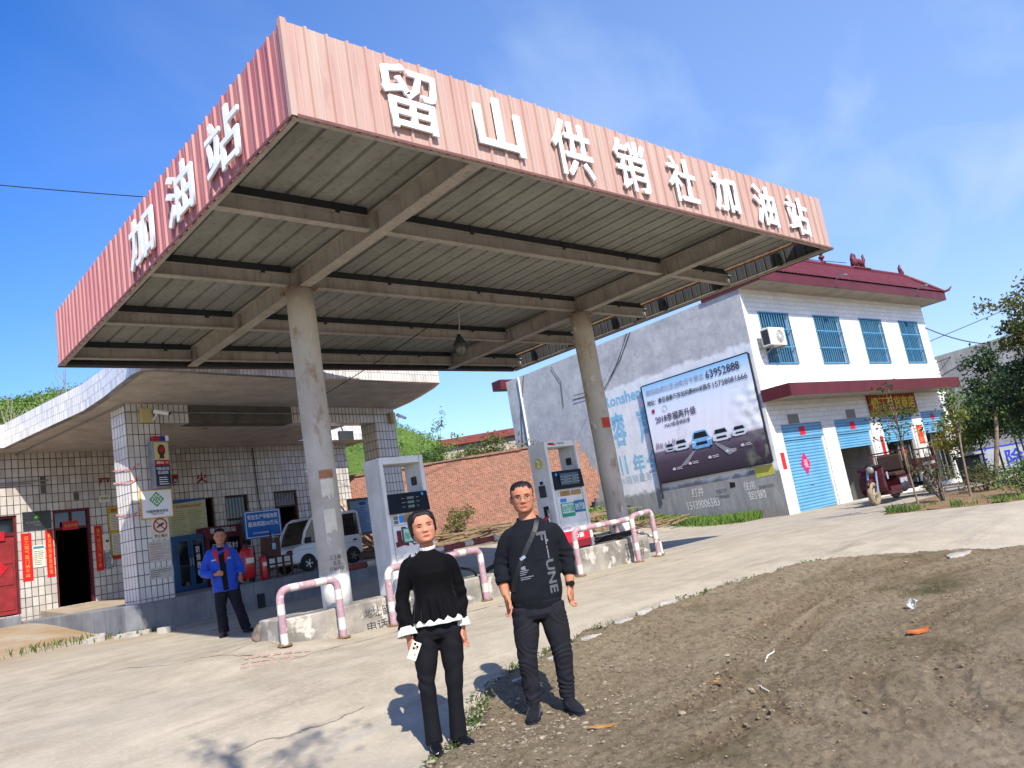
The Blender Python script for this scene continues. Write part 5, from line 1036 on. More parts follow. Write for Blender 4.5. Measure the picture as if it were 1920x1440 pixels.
# roller shutters
M['shutter'] = mat('shutter_blue', '639cbd', '5890b2', 1.5, rough=.35, spec=.45, streak='4884ac', stk=.9)
def slats(mb, x0, x1, z0, z1, y, p_=.095):
    n = max(1, int(round((z1 - z0) / p_))); d_ = (z1 - z0) / n
    for i in range(n):
        a = z0 + i * d_; mb.add([(x0, y, a), (x1, y, a), (x1, y - .022, a + d_ * .35), (x0, y - .022, a + d_ * .35), (x1, y - .022, a + d_ * .75), (x0, y - .022, a + d_ * .75), (x1, y, a + d_ * .97), (x0, y, a + d_ * .97)], [(0, 1, 2, 3), (3, 2, 4, 5), (5, 4, 6, 7)])
SHW = [(.58, 2.9, .02), (3.68, 6.0, 1.72), (6.78, 9.15, 1.72), (9.95, 12.0, 1.86)]
for i, (a, b_, zb_) in enumerate(SHW):
    mb = MB(); slats(mb, a + .05, b_ - .05, zb_ + .05, 2.2, .12); mb.box((a + .05, .1, zb_), (b_ - .05, .13, zb_ + .05)); sh = ob('roller_shutter', mb, 'shutter', hs, label=('fully closed blue shutter', 'half raised blue shutter over an empty grey bay', 'raised blue shutter over a glazed shop door', 'raised blue shutter over a dark doorway')[i])
    mb = MB(); slats(mb, a + .01, b_ - .01, 2.25, 2.665, .05); mb.box((a + .01, .06, 2.2), (b_ - .01, .2, 2.25)); ob('shutter_box', mb, 'shutter', sh)
    for x_ in (a + .03, b_ - .03): mb = MB(); mb.box((x_ - .03, .06, -.05), (x_ + .03, .16, 2.2)); ob('guide_rail', mb, 'white_metal', sh)
    cx = (a + b_) / 2; mb = MB(); mb.prism([(-.16, .1), (.14, .14), (.17, -.13), (-.13, -.15)] if i < 2 else [(0, .17), (.18, 0), (.0, -.16), (-.18, .02)], ((cx, .02, 2.46), (1, 0, 0), (0, 0, 1)), -.004, .002); ob('festival_paper', mb, mat('festival_red', 'c51a28', rough=.6), sh)
mb = MB(); mb.prism([(0, .36), (.26, 0), (0, -.36), (-.26, 0)], ((1.62, .094, 1.43), (1, 0, 0), (0, 0, 1)), 0, .004); fu = ob('fu_diamond', mb, mat('magenta_paper', 'b81f5e', rough=.5), hs); text('writing', '福', ((1.62, .088, 1.43), (1, 0, 0), (0, 0, 1)), 'railwhite', fu, .2, .26, .002)
mb = MB(); mb.box((1.68, .08, .75), (1.82, .1, .79)); ob('shutter_lock', mb, 'chrome', hs)
# glazed shop front in the third bay, sliding doors in the fourth
mb = MB()
for x_ in (6.84, 7.42, 8.25, 9.08): mb.box((x_ - .03, .3, -.1), (x_ + .03, .36, 2.2))
mb.box((6.87, .3, 1.9), (9.05, .36, 1.95)); sd = ob('shop_door', mb, 'galv', hs); mb = MB(); mb.box((8.28, .32, -.05), (9.05, .33, 1.9)); mb.box((6.87, .32, -.05), (7.39, .33, 1.9)); ob('pane', mb, 'glass_dark', sd)
mb = MB(); mb.prism([(0, .22), (.2, .1), (.16, -.14), (0, -.3), (-.16, -.14), (-.2, .1)], ((8.6, .315, 1.35), (1, 0, 0), (0, 0, 1)), 0, .004); ob('red_paper', mb, mat('pinkish_paper', 'a0423e'), sd)
mb = MB()
for x_ in (10.02, 11.1, 11.55, 11.93): mb.box((x_ - .03, .25 if x_ < 11 else .35, -.1), (x_ + .03, .31 if x_ < 11 else .41, 2.2))
sd = ob('sliding_door', mb, 'galv', hs); mb = MB(); mb.box((11.13, .37, -.05), (11.52, .38, 2.1)); mb.box((11.58, .37, -.05), (11.9, .38, 2.1)); ob('pane', mb, 'glass_dark', sd)
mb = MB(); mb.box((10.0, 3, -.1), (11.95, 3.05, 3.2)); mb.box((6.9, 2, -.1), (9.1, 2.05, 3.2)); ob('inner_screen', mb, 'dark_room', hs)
# things on the facade
t = empty('shop_sign', H3(7.92, -.03, 2.66), HA, 'red shop sign board with big yellow characters and gold lower edge under the awning', 'sign')
mb = MB(); mb.box((-1.78, -.04, .17), (1.78, 0, .76)); ob('board', mb, mat('sign_red', '8f2a20', '7d241c', 3, rough=.6), t); mb = MB(); mb.box((-1.78, -.042, 0), (1.78, 0, .168)); ob('gold_band', mb, mat('sign_gold', '9a8a28', '877820', 3), t); text('writing', '烟酒百货商店', ((0, -.043, .43), (1, 0, 0), (0, 0, 1)), mat('sign_yellow', 'c3b02e', rough=.5), t, 3.3, .5, .006, .02)
def hpaste(name, x0, x1, z0, z1, m_, label, cat, y=-.004):
    t = empty(name, H3((x0 + x1) / 2, y, z0), HA, label, cat); mb = MB(); w_ = (x1 - x0) / 2; mb.box((-w_, -.004, 0), (w_, 0, z1 - z0)); ob('sheet', mb, m_, t); return t
hpaste('red_couplet', .22, .42, 1.35, 1.85, mat('faded_festival', 'b5222a'), 'torn red paper at the left edge of the shop front', 'paper')
t = hpaste('red_couplet', 6.42, 6.64, .9, 1.95, 'red', 'long red paper strip hanging on the pier left of the shop door', 'paper')
t = hpaste('orange_poster', 9.3, 9.75, 1.5, 2.2, mat('orange_poster', 'b84a2c', 'a83f25', 6), 'orange poster with pale arch motif on the pier beside the shop door', 'poster')
mb = MB(); lines(mb, -.15, .15, .06, .24, 3, -.0055, 3, .3); [mb.prism([(.15 * math.cos(a0), .15 * math.sin(a0)), (.17 * math.cos(a0), .17 * math.sin(a0)), (.17 * math.cos(a0 + .3), .17 * math.sin(a0 + .3)), (.15 * math.cos(a0 + .3), .15 * math.sin(a0 + .3))], ((0, -.005, .4), (1, 0, 0), (0, 0, 1)), 0, .002) for a0 in np.arange(0, 3.1, .3)]; ob('motif', mb, mat('pale_orange', 'd19a7d'), t)
for i, x_ in enumerate((1.35, 4.85)):
    t = hpaste('old_notice', x_ - .3, x_ + .3, 2.68, 2.98, mat('grey_notice', '7f7e78', '6e6d68', 14, rough=.95), ('faint grey old notice over the closed shutter', 'faint grey old notice over the half raised shutter')[i], 'notice', -.006)
t = empty('air_conditioner', H3(.72, -.36, 5.07), HA, 'white air conditioner box with round fan grille fixed beside the first upper window', 'air conditioner')
mb = MB(); mb.box((-.42, -.16, 0), (.42, .16, .56)); ob('casing', mb, mat('ac_white', 'c8c6bd', rough=.45), t, bevel=.015)
mb = MB()
for r_ in (.05, .1, .15, .2): mb.tube([(.1 + r_ * math.cos(a), -.172, .28 + r_ * math.sin(a)) for a in np.linspace(0, 2 * PI, 25)], .007, 5, caps=False)
for a in np.linspace(0, 2 * PI, 13)[:-1]: mb.bar((.1, -.172, .28), (.1 + .21 * math.cos(a), -.172, .28 + .21 * math.sin(a)), .008, .008)
ob('fan_grille', mb, 'white_metal', t); mb = MB(); mb.cyl((.1, -.1605, .28), (.1, -.163, .28), .2, n=24); ob('fan_opening', mb, mat('fan_shade', '5d5d58'), t)
mb = MB(); mb.box((-.425, -.12, .05), (-.421, .12, .5)); ob('side_grille', mb, 'dark_steel', t); mb = MB(); [mb.bar((x_, .36, -.02), (x_, -.16, -.02), .03, .03) for x_ in (-.3, .3)]; [mb.bar((x_, .34, -.3), (x_, -.14, -.03), .025, .025) for x_ in (-.3, .3)]; ob('bracket', mb, 'galv', t)
# painted advert and graffiti on the gable
GF = lambda y, z: ((-.003, y, z), (0, -1, 0), (0, 0, 1))
M['adblue'] = mat('faded_sky_paint', '76abc4', '9dbfcd', 6, .45, .75, rough=.9)
for s_, y_, z_, w_, h_ in (('Ronshen', 5.62, 4.86, 1.85, .42), ('容', 6.05, 3.8, .68, 1.25), ('声', 4.78, 3.7, .7, 1.25), ('11', 6.15, 2.5, .33, .68), ('年', 5.42, 2.45, .55, .72), ('全', 4.72, 2.42, .66, .76)):
    text('painted_letter', s_, GF(y_, z_), 'adblue', gb, w_, h_, .002, .03)
text('painted_letter', '冰箱销量第一', GF(5.55, 1.95), mat('ghost_blue', 'a3b4c0', rough=.9), gb, 1.9, .3, .002)
M['chalk'] = mat('white_graffiti', 'b9b9b5', rough=.9)
for s_, y_, z_, w_, h_ in (('打井', 3.15, 1.12, .5, .3), ('15139006583', 3.02, .72, 1.3, .28), ('住房', 1.15, 1.05, .42, .26), ('铝钢', .95, .74, .62, .26)): text('graffiti', s_, GF(y_, z_), 'chalk', gb, w_, h_, .002, .012)
M['greygraf'] = mat('grey_graffiti', '5b5d5f', rough=.9)
for s_, y_, z_, w_, h_ in (('专业打井\n15139006583', 2.2, .95, .55, .3), ('空调水电\n维修', .95, 1.52, .35, .28), ('15838157033', .55, .95, .5, .09)): text('graffiti', s_, GF(y_, z_), 'greygraf', gb, w_, h_, .002)
mb = MB(); mb.prism([(-.1, -.08), (.1, -.06), (.11, .08), (-.08, .1)], GF(1.75, 1.15), 0, .004); ob('black_patch', mb, 'black', gb)
mb = MB(); mb.prism([(-.34, -.22), (.3, -.18), (.32, .1), (-.36, .12)], GF(.48, 1.45), 0, .004); yp = ob('yellow_leaflet', mb, mat('yellow_leaflet', 'b8ad4a', '8fa04a', 5), gb)
mb = MB(); mb.tube([(-.04, 11.1, 7.0), (-.04, 11.15, -.3)], .045, 10); ob('downpipe', mb, 'white_metal', gb)
mb = MB(); mb.tube([(-.05, 10.7, 7.0), (-.04, 11.3, 5.6), (-.04, 11.6, 3.9)], .012, 6); mb.tube([(-.03, 9.0, 6.9), (-.03, 8.6, 6.2), (-.03, 8.7, 5.2)], .01, 6); mb.tube([(-.05, 4.6, 7.0), (-.05, 5.3, 6.2), (-.05, 6.3, 5.4), (-.05, 8.0, 5.5)], .012, 6); mb.tube([(-.05, 4.75, 7.0), (-.05, 5.5, 6.1), (-.05, 6.4, 5.3), (-.05, 8.0, 5.35)], .01, 6); ob('wall_cable', mb, 'black', gb)

# the car billboard
bb = empty('billboard', H3(-.06, 2.34, 1.64), HA, 'large printed car advert on canvas stretched in a frame on the grey gable', 'billboard')
BW, BHt = 4.4, 3.34
k = NT('poster_print'); sp = k.n('SeparateXYZ'); k.l(k.obj(), sp.inputs[0])
rmp = k.n('ValToRGB'); e = rmp.color_ramp.elements; e[0].position = 0; e[0].color = (*srgb('2c2730'), 1); e[1].position = 1; e[1].color = (*srgb('86bade'), 1)
for p_, c_ in ((.2, '4a3f4c'), (.30, '6b5f6c'), (.315, 'bdb3bd'), (.34, 'dcdce2'), (.62, 'dde1e8'), (.86, 'cbdae8')): x = e.new(p_); x.color = (*srgb(c_), 1)
q = k.n('Math', _operation='MULTIPLY'); q.inputs[1].default_value = 1 / BHt; k.l(sp.outputs[2], q.inputs[0]); k.l(q.outputs[0], rmp.inputs[0])
c = k.mix(mul(k.ramp(k.noise(2.2, 5), .5, .75), mrange(sp.outputs[1], -1.2, -2.1)), rmp.outputs[0], '8fa284')
k.col(c); M['poster'] = k.done(.45, 0, .35)
ny, nz2 = 60, 44; vs = []; fs = []
for j in range(nz2 + 1):
    for i in range(ny + 1):
        y_ = BW / 2 - BW * i / ny; z_ = BHt * j / nz2; wr = S((-y_ - .9) / 1.1) * S((2.6 - z_) / .5) * (.020 * math.sin((y_ * .8 + z_) * 6 + 2 * noise.noise(Vector((y_ * 2, z_ * 2, 0)))) + .012 * math.sin((z_ - y_ * .5) * 13)) * S(z_ / .5) + .003 * math.sin(y_ * 9 + z_ * 2)
        vs.append((-.03 - abs(wr) * 1.0, y_, z_))
for j in range(nz2):
    for i in range(ny): q = j * (ny + 1) + i; fs.append((q, q + 1, q + ny + 2, q + ny + 1))
mb = MB(); mb.add(vs, fs); pc = ob('canvas', mb, 'poster', bb, True)
mb = MB()
for a, b_ in (((0, BW / 2, -.02), (0, -BW / 2, -.02)), ((0, BW / 2, BHt + .02), (0, -BW / 2, BHt + .02)), ((0, -BW / 2 - .02, 0), (0, -BW / 2 - .02, BHt)), ((-.02, BW / 2 + .03, -.55), (-.02, BW / 2 + .03, BHt + .02))): mb.bar(a, b_, .05, .05)
ob('frame', mb, 'dark_steel', bb)
BF = lambda a, b_, d_=.046: ((-d_, BW / 2 - a, b_), (0, -1, 0), (0, 0, 1))      # a from the left edge
text('writing', '南阳启成比亚迪南召专营店', BF(1.42, 3.08), mat('outline_grey', '8b8f9c'), bb, 2.5, .2, .002, -.008); text('writing', '63952888', BF(3.4, 3.08), 'ink', bb, 1.3, .26, .002, .004)
text('writing', '地址：南召县新汽车站向南800米路东', BF(1.5, 2.72), 'ink', bb, 2.75, .19, .002, .008); text('writing', '15738081666', BF(3.6, 2.7), 'ink', bb, 1.3, .18, .002, .0)
M['posterpurple'] = mat('poster_purple', '4a3f58', rough=.5)
text('writing', '2018幸福再升级', BF(1.22, 2.1), 'posterpurple', bb, 1.75, .27, .002, .012); text('writing', 'MAX新春焕新季', BF(1.25, 1.84), 'posterpurple', bb, 1.1, .16, .002)
mb = MB(); mb.prism([(-.06, -.06), (.06, -.06), (.06, .06), (-.06, .06)], BF(.32, 2.42, .03), .016, .018); ob('small_logo', mb, 'inkred', bb)
mb = MB(); mb.tube([(-.047, BW / 2 - .85 + .1 * math.cos(a), 2.42 + .1 * math.sin(a)) for a in np.linspace(.4, 2 * PI, 20)], .004, 4); ob('ring_logo', mb, 'inkgrey', bb)
mb = MB()
for cx, cz, r_ in ((1.35, 1.5, .22), (1.75, 1.38, .1)):
    for a in np.linspace(0, 2 * PI, 15)[:-1]: mb.prism([(.35 * r_ * math.cos(a), .35 * r_ * math.sin(a)), (r_ * math.cos(a), r_ * math.sin(a)), (r_ * math.cos(a + .06), r_ * math.sin(a + .06))], BF(cx, cz, .044), 0, .001)
ob('firework', mb, 'outline_grey' if 'outline_grey' in M else mat('firework_grey', 'a9a9b4'), bb)
mb = MB(); rr = random.Random(2); x_ = .12
while x_ < 1.4: w_ = rr.uniform(.03, .08); mb.prism([(0, 0), (w_, 0), (w_, rr.uniform(.05, .25)), (0, rr.uniform(.05, .2))], BF(x_, 1.14, .044), 0, .001); x_ += w_ + rr.uniform(.01, .08)
ob('skyline', mb, mat('skyline_grey', '9d94a0'), bb)
mb = MB()
for a0, a1, b0, b1 in ((1.0, 1.9, .4, .92), (2.5, 2.95, .5, .92)): mb.prism([(0, 0), (.28, .02), (a1 - a0, b1 - b0), (a1 - a0 - .1, b1 - b0)] if a0 < 2 else [(.5, -.05), (.78, .02), (.1, b1 - b0), (0, b1 - b0)], BF(a0, b0, .044), 0, .001)
ob('road_stripe', mb, mat('road_stripe', '7d7f88'), bb)
def car_art(cx, cz, w_, h_, m_, fr_=1):
    """a generic car seen from the front, printed on the canvas"""
    f0 = BF(cx, cz, .046); q = lambda pts: [(x_ * w_, y_ * h_) for x_, y_ in pts]
    mb = MB(); mb.prism(q([(-.5, .05), (-.5, .42), (-.44, .58), (-.32, .97), (-.2, 1.02), (.2, 1.02), (.32, .97), (.44, .58), (.5, .42), (.5, .05), (.4, -.03), (-.4, -.03)]), f0, 0, .002); b_ = ob('car_picture', mb, m_, bb)
    mb = MB(); mb.prism(q([(-.37, .58), (-.28, .92), (.28, .92), (.37, .58)]), f0, .0025, .004); mb.prism(q([(-.3, .16), (-.26, .34), (.26, .34), (.3, .16)]), f0, .0025, .004); mb.prism(q([(-.48, .03), (-.36, .03), (-.38, -.08), (-.47, -.08)]), f0, .0025, .004); mb.prism(q([(.36, .03), (.48, .03), (.47, -.08), (.38, -.08)]), f0, .0025, .004); ob('dark_glass', mb, 'posterdark', b_)
    mb = MB(); mb.prism(q([(-.47, .38), (-.46, .48), (-.3, .4), (-.3, .36)]), f0, .0025, .004); mb.prism(q([(.47, .38), (.46, .48), (.3, .4), (.3, .36)]), f0, .0025, .004); ob('lamps', mb, 'white', b_)
M['posterdark'] = mat('poster_dark', '1b2129', rough=.4)
for a, z_, w_, h_, m_ in ((.72, .96, .42, .26, 'd'), (1.22, .94, .6, .34, 'w'), (2.05, .86, .8, .54, 'b'), (2.85, .95, .68, .38, 'w'), (3.55, .98, .56, .3, 'w')):
    car_art(a, z_, w_, h_, {'d': mat('poster_dimwhite', 'a9b2bb'), 'w': mat('poster_white', 'bfc7cf'), 'b': mat('poster_blue', '4d8fc4', '86b3d8', 3)}[m_])
for i, (a, b_) in enumerate(((.72, .36), (1.42, .44), (2.25, .5), (2.95, .58), (3.55, .66))):
    mb = MB(); f0 = BF(a, b_, .046); mb.prism([(-.05, -.04), (.06, -.04), (.07, .0), (.03, .05), (-.03, .04), (-.07, .01)], f0, 0, .002); lines_f = [(.11, .015), (.11, -.035)]
    for dx, dz in lines_f: mb.prism([(dx, dz), (dx + .24, dz), (dx + .24, dz + .02), (dx, dz + .02)], f0, 0, .002)
    ob('service_icon', mb, 'outline_grey' if 'outline_grey' in M else mat('icon_white', 'b9b6bd'), bb)

# ================================================================ cargo tricycle
M['trike'] = mat('trike_maroon', '451319', '36100f', 6, rough=.45, spec=.45, spots='6d5a4c', spsc=14, splo=.68); M['dusty'] = mat('dusty_tyre', '8d8069', '6b6050', 9, rough=.95); M['seat'] = mat('seat_brown', '3c2a24', rough=.6)
tr = empty('cargo_tricycle', (21.55, 8.95, G(21.5, 8.9)), R(2), 'dark red motor tricycle with cargo bed parked in front of the open shutters', 'tricycle')
def wheel(x_, y_, r_, w_, nm='wheel'):
    mb = MB(); mb.tube([(x_, y_ + (r_ - .0) * 0 - w_ / 2, r_), (x_, y_ + w_ / 2, r_)], r_, 28)
    prof = [(r_ * .66, -w_ / 2), (r_ * .9, -w_ / 2), (r_, -w_ / 4), (r_, w_ / 4), (r_ * .9, w_ / 2), (r_ * .66, w_ / 2)]; mb = MB(); vs = []; n = 28
    for j, (a, b_) in enumerate(prof):
        for i in range(n): vs.append((x_ + a * math.cos(2 * PI * i / n), y_ + b_, r_ + a * math.sin(2 * PI * i / n)))
    m_ = len(prof); mb.add(vs, [(j * n + i, j * n + (i + 1) % n, ((j + 1) % m_) * n + (i + 1) % n, ((j + 1) % m_) * n + i) for j in range(m_) for i in range(n)])
    wh = ob(nm, mb, 'dusty', tr, True); mb = MB(); mb.cyl((x_, y_ - w_ * .25, r_), (x_, y_ + w_ * .25, r_), r_ * .2, n=14)
    for q in range(6): a = q * PI / 3; mb.bar((x_, y_, r_), (x_ + r_ * .68 * math.cos(a), y_, r_ + r_ * .68 * math.sin(a)), .03, .05)
    ob('wheel_rim', mb, mat('rim_cream', 'a89a7c', rough=.6), wh)
wheel(-1.3, -.05, .3, .12); wheel(1.55, -.48, .31, .14); wheel(1.55, .48, .31, .14)
mb = MB(); [mb.tube([(-1.3, -.05 + s_ * .11, .3), (-1.12, -.05 + s_ * .11, .85)], .03, 8) for s_ in (-1, 1)]; ob('front_fork', mb, 'chrome', tr)
mb = MB(); mb.tube([(-1.0, -.48, 1.06), (-1.05, -.2, 1.0), (-1.1, 0, .95), (-1.05, .2, 1.0), (-1.0, .48, 1.06)], .018, 8); ob('handlebar', mb, 'dark_steel', tr)
mb = MB(); mb.tube([(-1.3 + .345 * math.cos(a), -.05, .3 + .345 * math.sin(a)) for a in np.linspace(.7, 2.5, 9)], .05, 8); ob('front_mudguard', mb, 'trike', tr, True)
mb = MB(); mb.ell((-1.2, -.05, .9), (.07, .1, .1)); ob('headlight', mb, mat('lamp_lens', '77776f', rough=.12, spec=.6), tr, True); mb = MB(); mb.ell((-1.12, -.05, 1.0), (.1, .13, .07)); ob('instrument_hood', mb, 'black', tr, True)
mb = MB(); mb.prism([(-1.1, .42), (-1.06, .78), (-.98, .98), (-.92, .98), (-.96, .6), (-.92, .3), (-.98, .3)], ((0, 0, 0), (1, 0, 0), (0, 0, 1)), -.36, .3); ob('leg_shield', mb, 'trike', tr, bevel=.02)
mb = MB(); mb.box((-.93, -.36, .22), (-.16, .36, .3)); mb.box((-.92, -.37, .3), (-.17, -.34, .42)); mb.box((-.92, .34, .3), (-.17, .37, .42)); ob('footwell', mb, 'trike', tr, bevel=.01)
mb = MB(); mb.box((-1.02, -.375, .62), (-.94, -.362, .8)); mb.box((-.2, -.372, .45), (.3, -.362, .58)); ob('side_badge', mb, mat('badge_pale', '9aa0a8', '7d7680', 20), tr)
mb = MB(); mb.prism([(-.15, .3), (-.2, .62), (.5, .64), (.5, .3)], ((0, 0, 0), (1, 0, 0), (0, 0, 1)), -.36, .36); ob('engine_box', mb, 'trike', tr, bevel=.02); mb = MB(); mb.ell((.1, -.3, .36), (.25, .12, .16)); mb.tube([(.2, -.32, .3), (.9, -.36, .28)], .04, 8); ob('engine', mb, 'dark_steel', tr, True)
mb = MB(); mb.box((-.25, -.34, .64), (.42, .34, .76)); ob('seat', mb, 'seat', tr, bevel=.04); mb = MB(); mb.box((.34, -.32, .78), (.44, .32, 1.22)); ob('backrest', mb, 'seat', tr, bevel=.04); mb = MB(); mb.tube([(.45, -.5, .62), (.45, -.5, 1.3), (.45, .5, 1.3), (.45, .5, .62)], .022, 8); ob('back_rail', mb, 'trike', tr)
mb = MB(); mb.box((.55, -.6, .62), (2.2, .6, .66)); mb.box((.55, -.6, .66), (2.2, -.57, 1.0)); mb.box((.55, .57, .66), (2.2, .6, 1.0)); mb.box((.55, -.569, .66), (.58, .569, 1.0)); mb.box((2.17, -.569, .66), (2.2, .569, 1.0))
for x_ in np.arange(.6, 2.2, .39): mb.box((x_, -.612, .66), (x_ + .04, -.6005, 1.0))
ob('cargo_bed', mb, 'trike', tr)
mb = MB()
for s_ in (-1, 1): mb.tube([(.58, s_ * .585, 1.0), (.58, s_ * .585, 1.2), (.7, s_ * .585, 1.24), (2.1, s_ * .585, 1.24), (2.18, s_ * .585, 1.18), (2.18, s_ * .585, 1.0)], .018, 6); [mb.tube([(x_, s_ * .585, 1.0), (x_, s_ * .585, 1.24)], .012, 6) for x_ in (1.0, 1.4, 1.8)]
ob('bed_rail', mb, 'trike', tr)
mb = MB(); lines(mb, 1.0, 2.0, .78, .88, 1, -.6145, 9, .8, 0); ob('side_lettering', mb, mat('worn_white', 'a39a94'), tr); mb = MB(); [mb.box((x_ - .12, s_ * .5 - .06, .1), (x_ + .02, s_ * .5 + .06, .55)) for x_ in (1.98,) for s_ in (-1, 1)]; ob('mud_flap', mb, 'black', tr); mb = MB(); mb.tube([(.5, 0, .45), (2.1, 0, .5)], .05, 8); mb.tube([(1.55, -.5, .31), (1.55, .5, .31)], .05, 8); ob('axle', mb, 'dark_steel', tr)

# ================================================================ far things to the right
k = 0
t = empty('grey_building', (35.2, 11.9, .15), math.atan2(-9.6, 2.4), 'long windowless grey building with blue painted characters along its base, beyond the shop house', 'building')
LL = 12.0
mb = MB(); mb.prism([(-1.2, 0), (LL, 0), (LL, 6.0), (-1.2, 5.15)], ((0, 0, 0), (1, 0, 0), (0, 0, 1)), -7, 0); ob('wall', mb, mat('aged_render', '8b8d8f', '707274', 1.3, .3, .7, .95, .4, 12, streak='4d4f52', stk=.6), t)
mb = MB(); mb.box((-.6, -.03, .15), (LL, -.002, 1.12)); band = ob('white_band', mb, mat('white_band', 'a9aeb4', '93999f', 3, rough=.9), t); mb = MB(); mb.box((-.6, -.034, 1.12), (LL, -.0, 1.18)); mb.box((-.6, -.034, .1), (LL, -.0, .148)); ob('blue_line', mb, mat('paint_blue', '2a40b0', rough=.8), band)
for ch, xx in (('拆', .95), ('除', 2.2)): text('painted_character', ch, ((xx, -.032, .64), (1, 0, 0), (0, 0, 1)), mat('paint_blue2', '2a40b0', rough=.8), band, .62, .72, .003, .02)
mb = MB(); mb.tube([(.35, -.06, 5.1), (.38, -.06, 3.6)], .06, 8); ob('white_pipe', mb, 'white_metal', t)
t = empty('wheelie_bin', (30.4, 9.75, G(30.4, 9.7)), .2, 'dark bin half covered with silvery plastic sheet at the far end of the shop house', 'bin')
mb = MB(); mb.rings([[Vector((x_ * s_, y_ * s_, z_)) for x_, y_ in ((-.36, -.36), (.36, -.36), (.36, .36), (-.36, .36))] for z_, s_ in ((0, .8), (.05, .85), (.85, 1.0))]); ob('body', mb, mat('bin_grey', '2e3336', rough=.5), t, bevel=.02)
mb = MB(); mb.box((-.42, -.42, .86), (.42, .42, .93)); ob('lid', mb, 'black', t, bevel=.02); mb = MB(); mb.box((-.15, -.2, .93), (.2, .1, 1.03)); ob('rubbish', mb, 'paper', t)
mb = MB(); vs = []; n = 14
for j in range(9):
    for i in range(n + 1): a = -2.2 + 2.2 * i / n; rr_ = .47 + .05 * noise.noise(Vector((a * 3, j * .6, 0))) + .06 * j / 8; vs.append((rr_ * math.cos(a), rr_ * math.sin(a), .88 - .1 * j))
mb.add(vs, [(j * (n + 1) + i, j * (n + 1) + i + 1, (j + 1) * (n + 1) + i + 1, (j + 1) * (n + 1) + i) for j in range(8) for i in range(n)]); ob('plastic_sheet', mb, mat('silver_sheet', 'aab4bd', rough=.3, spec=.6), t, True)
# house with a red roof behind the brick wall
t = empty('red_roofed_house', (27.6, 35.6, 1.2), math.atan2(-2.9, 3.1), 'low house with flat red tiled roof edge half hidden behind shrubs', 'house')
mb = MB(); mb.box((-.2, .3, 0), (6, 6, 5.3)); ob('wall', mb, mat('beige_wall', 'a39684', '8d8270', 3), t); mb = MB(); mb.prism([(-.5, 5.3), (6.4, 5.3), (6.4, 5.72), (-.5, 5.72)], ((0, 0, 0), (1, 0, 0), (0, 0, 1)), -6.5, 0); ob('roof', mb, mat('red_roof', '7c3a35', '6a302c', 3), t); mb = MB(); mb.box((1, .27, 3.2), (2.2, .299, 4.6)); ob('window', mb, 'glass_dark', t)
t = empty('green_railing', (21.6, 25.2, 3.35), .1, 'dark green metal railing by the rear corner of the grey gable', 'railing')
mb = MB(); mb.bar((-1.6, 0, 1.0), (.6, 0, 1.0), .05, .05); mb.bar((-1.6, 0, .05), (.6, 0, .05), .05, .05); [mb.bar((x_, 0, .05), (x_, 0, 1.0), .025, .025) for x_ in np.arange(-1.6, .61, .14)]; mb.bar((-1.6, 0, 0), (.6, 1.2, 1.5), .05, .05); ob('bars', mb, mat('green_paint', '1f3a30'), t); mb = MB(); mb.box((-1.7, -.1, -1.8), (.7, 1.2, -.01)); ob('base', mb, 'concrete_wall', t)
cable([(33.6, 11.2, 6.6), (36.5, 9.0, 5.3), (44, 3, 7)], .02, 'black cable drooping from the shop house towards the grey building', .3)
cable([(33.6, 11.5, 5.8), (60, 2, 12.5)], .015, 'upper of two thin power lines right of the shop house', .2); cable([(33.6, 11.6, 4.9), (60, 2.6, 10.6)], .015, 'lower of two thin power lines right of the shop house', .2)
# ================================================================ plants
def leaf_mat(name, a, b_, c_=None, tr=.35):
    k = NT(name); g = k.n('NewGeometry'); rnd = g.outputs['Random Per Island']
    c = k.mix(rnd, a, b_); c = k.mix(k.ramp(k.noise(.9, 4), .4, .7), c, c_ or b_)
    hs_ = k.n('HueSaturation'); q = k.n('MapRange'); q.inputs[3].default_value = .7; q.inputs[4].default_value = 1.25; k.l(rnd, q.inputs[0]); k.l(q.outputs[0], hs_.inputs['Value']); k.l(c, hs_.inputs['Color'])
    k.col(hs_.outputs[0]); k.b.inputs['Roughness'].default_value = .55; k.b.inputs['Specular IOR Level'].default_value = .25
    t_ = k.n('BsdfTranslucent'); k.l(hs_.outputs[0], t_.inputs[0]); mx_ = k.n('MixShader'); mx_.inputs[0].default_value = tr
    out = k.t.nodes['Material Output']; k.l(k.b.outputs[0], mx_.inputs[1]); k.l(t_.outputs[0], mx_.inputs[2]); k.l(mx_.outputs[0], out.inputs[0]); return k.m
M['leafdark'] = leaf_mat('dark_leaves', '33472a', '435934', '283a22'); M['leafmid'] = leaf_mat('mid_leaves', '51662f', '647a3a', '42562d'); M['leafyel'] = leaf_mat('olive_yellow_leaves', '7d7a2f', '8f8536', '5b6a2c')
M['leaffresh'] = leaf_mat('fresh_leaves', '75923f', '86a34c', '5f7d37'); M['leafred'] = leaf_mat('reddish_leaves', '4f5a30', '63573a', '44582d'); M['leafolive'] = leaf_mat('olive_leaves', '5d6336', '75743f', '46532b')
M['hillgreen'] = leaf_mat('hill_leaves', '5f8030', '7a963f', '4c682a', .25)
M['grass'] = leaf_mat('grass_blades', '63853a', '7d9a48', '566f35', .35); M['bark'] = mat('bark', '7d6f5d', '5d5144', 12, rough=.95, bump=.4); M['barkdark'] = mat('dark_bark', '3f372e', '2f2a23', 12, rough=.95); M['barepale'] = mat('pale_twigs', '8f8674', '766c5b', 8, rough=.9)
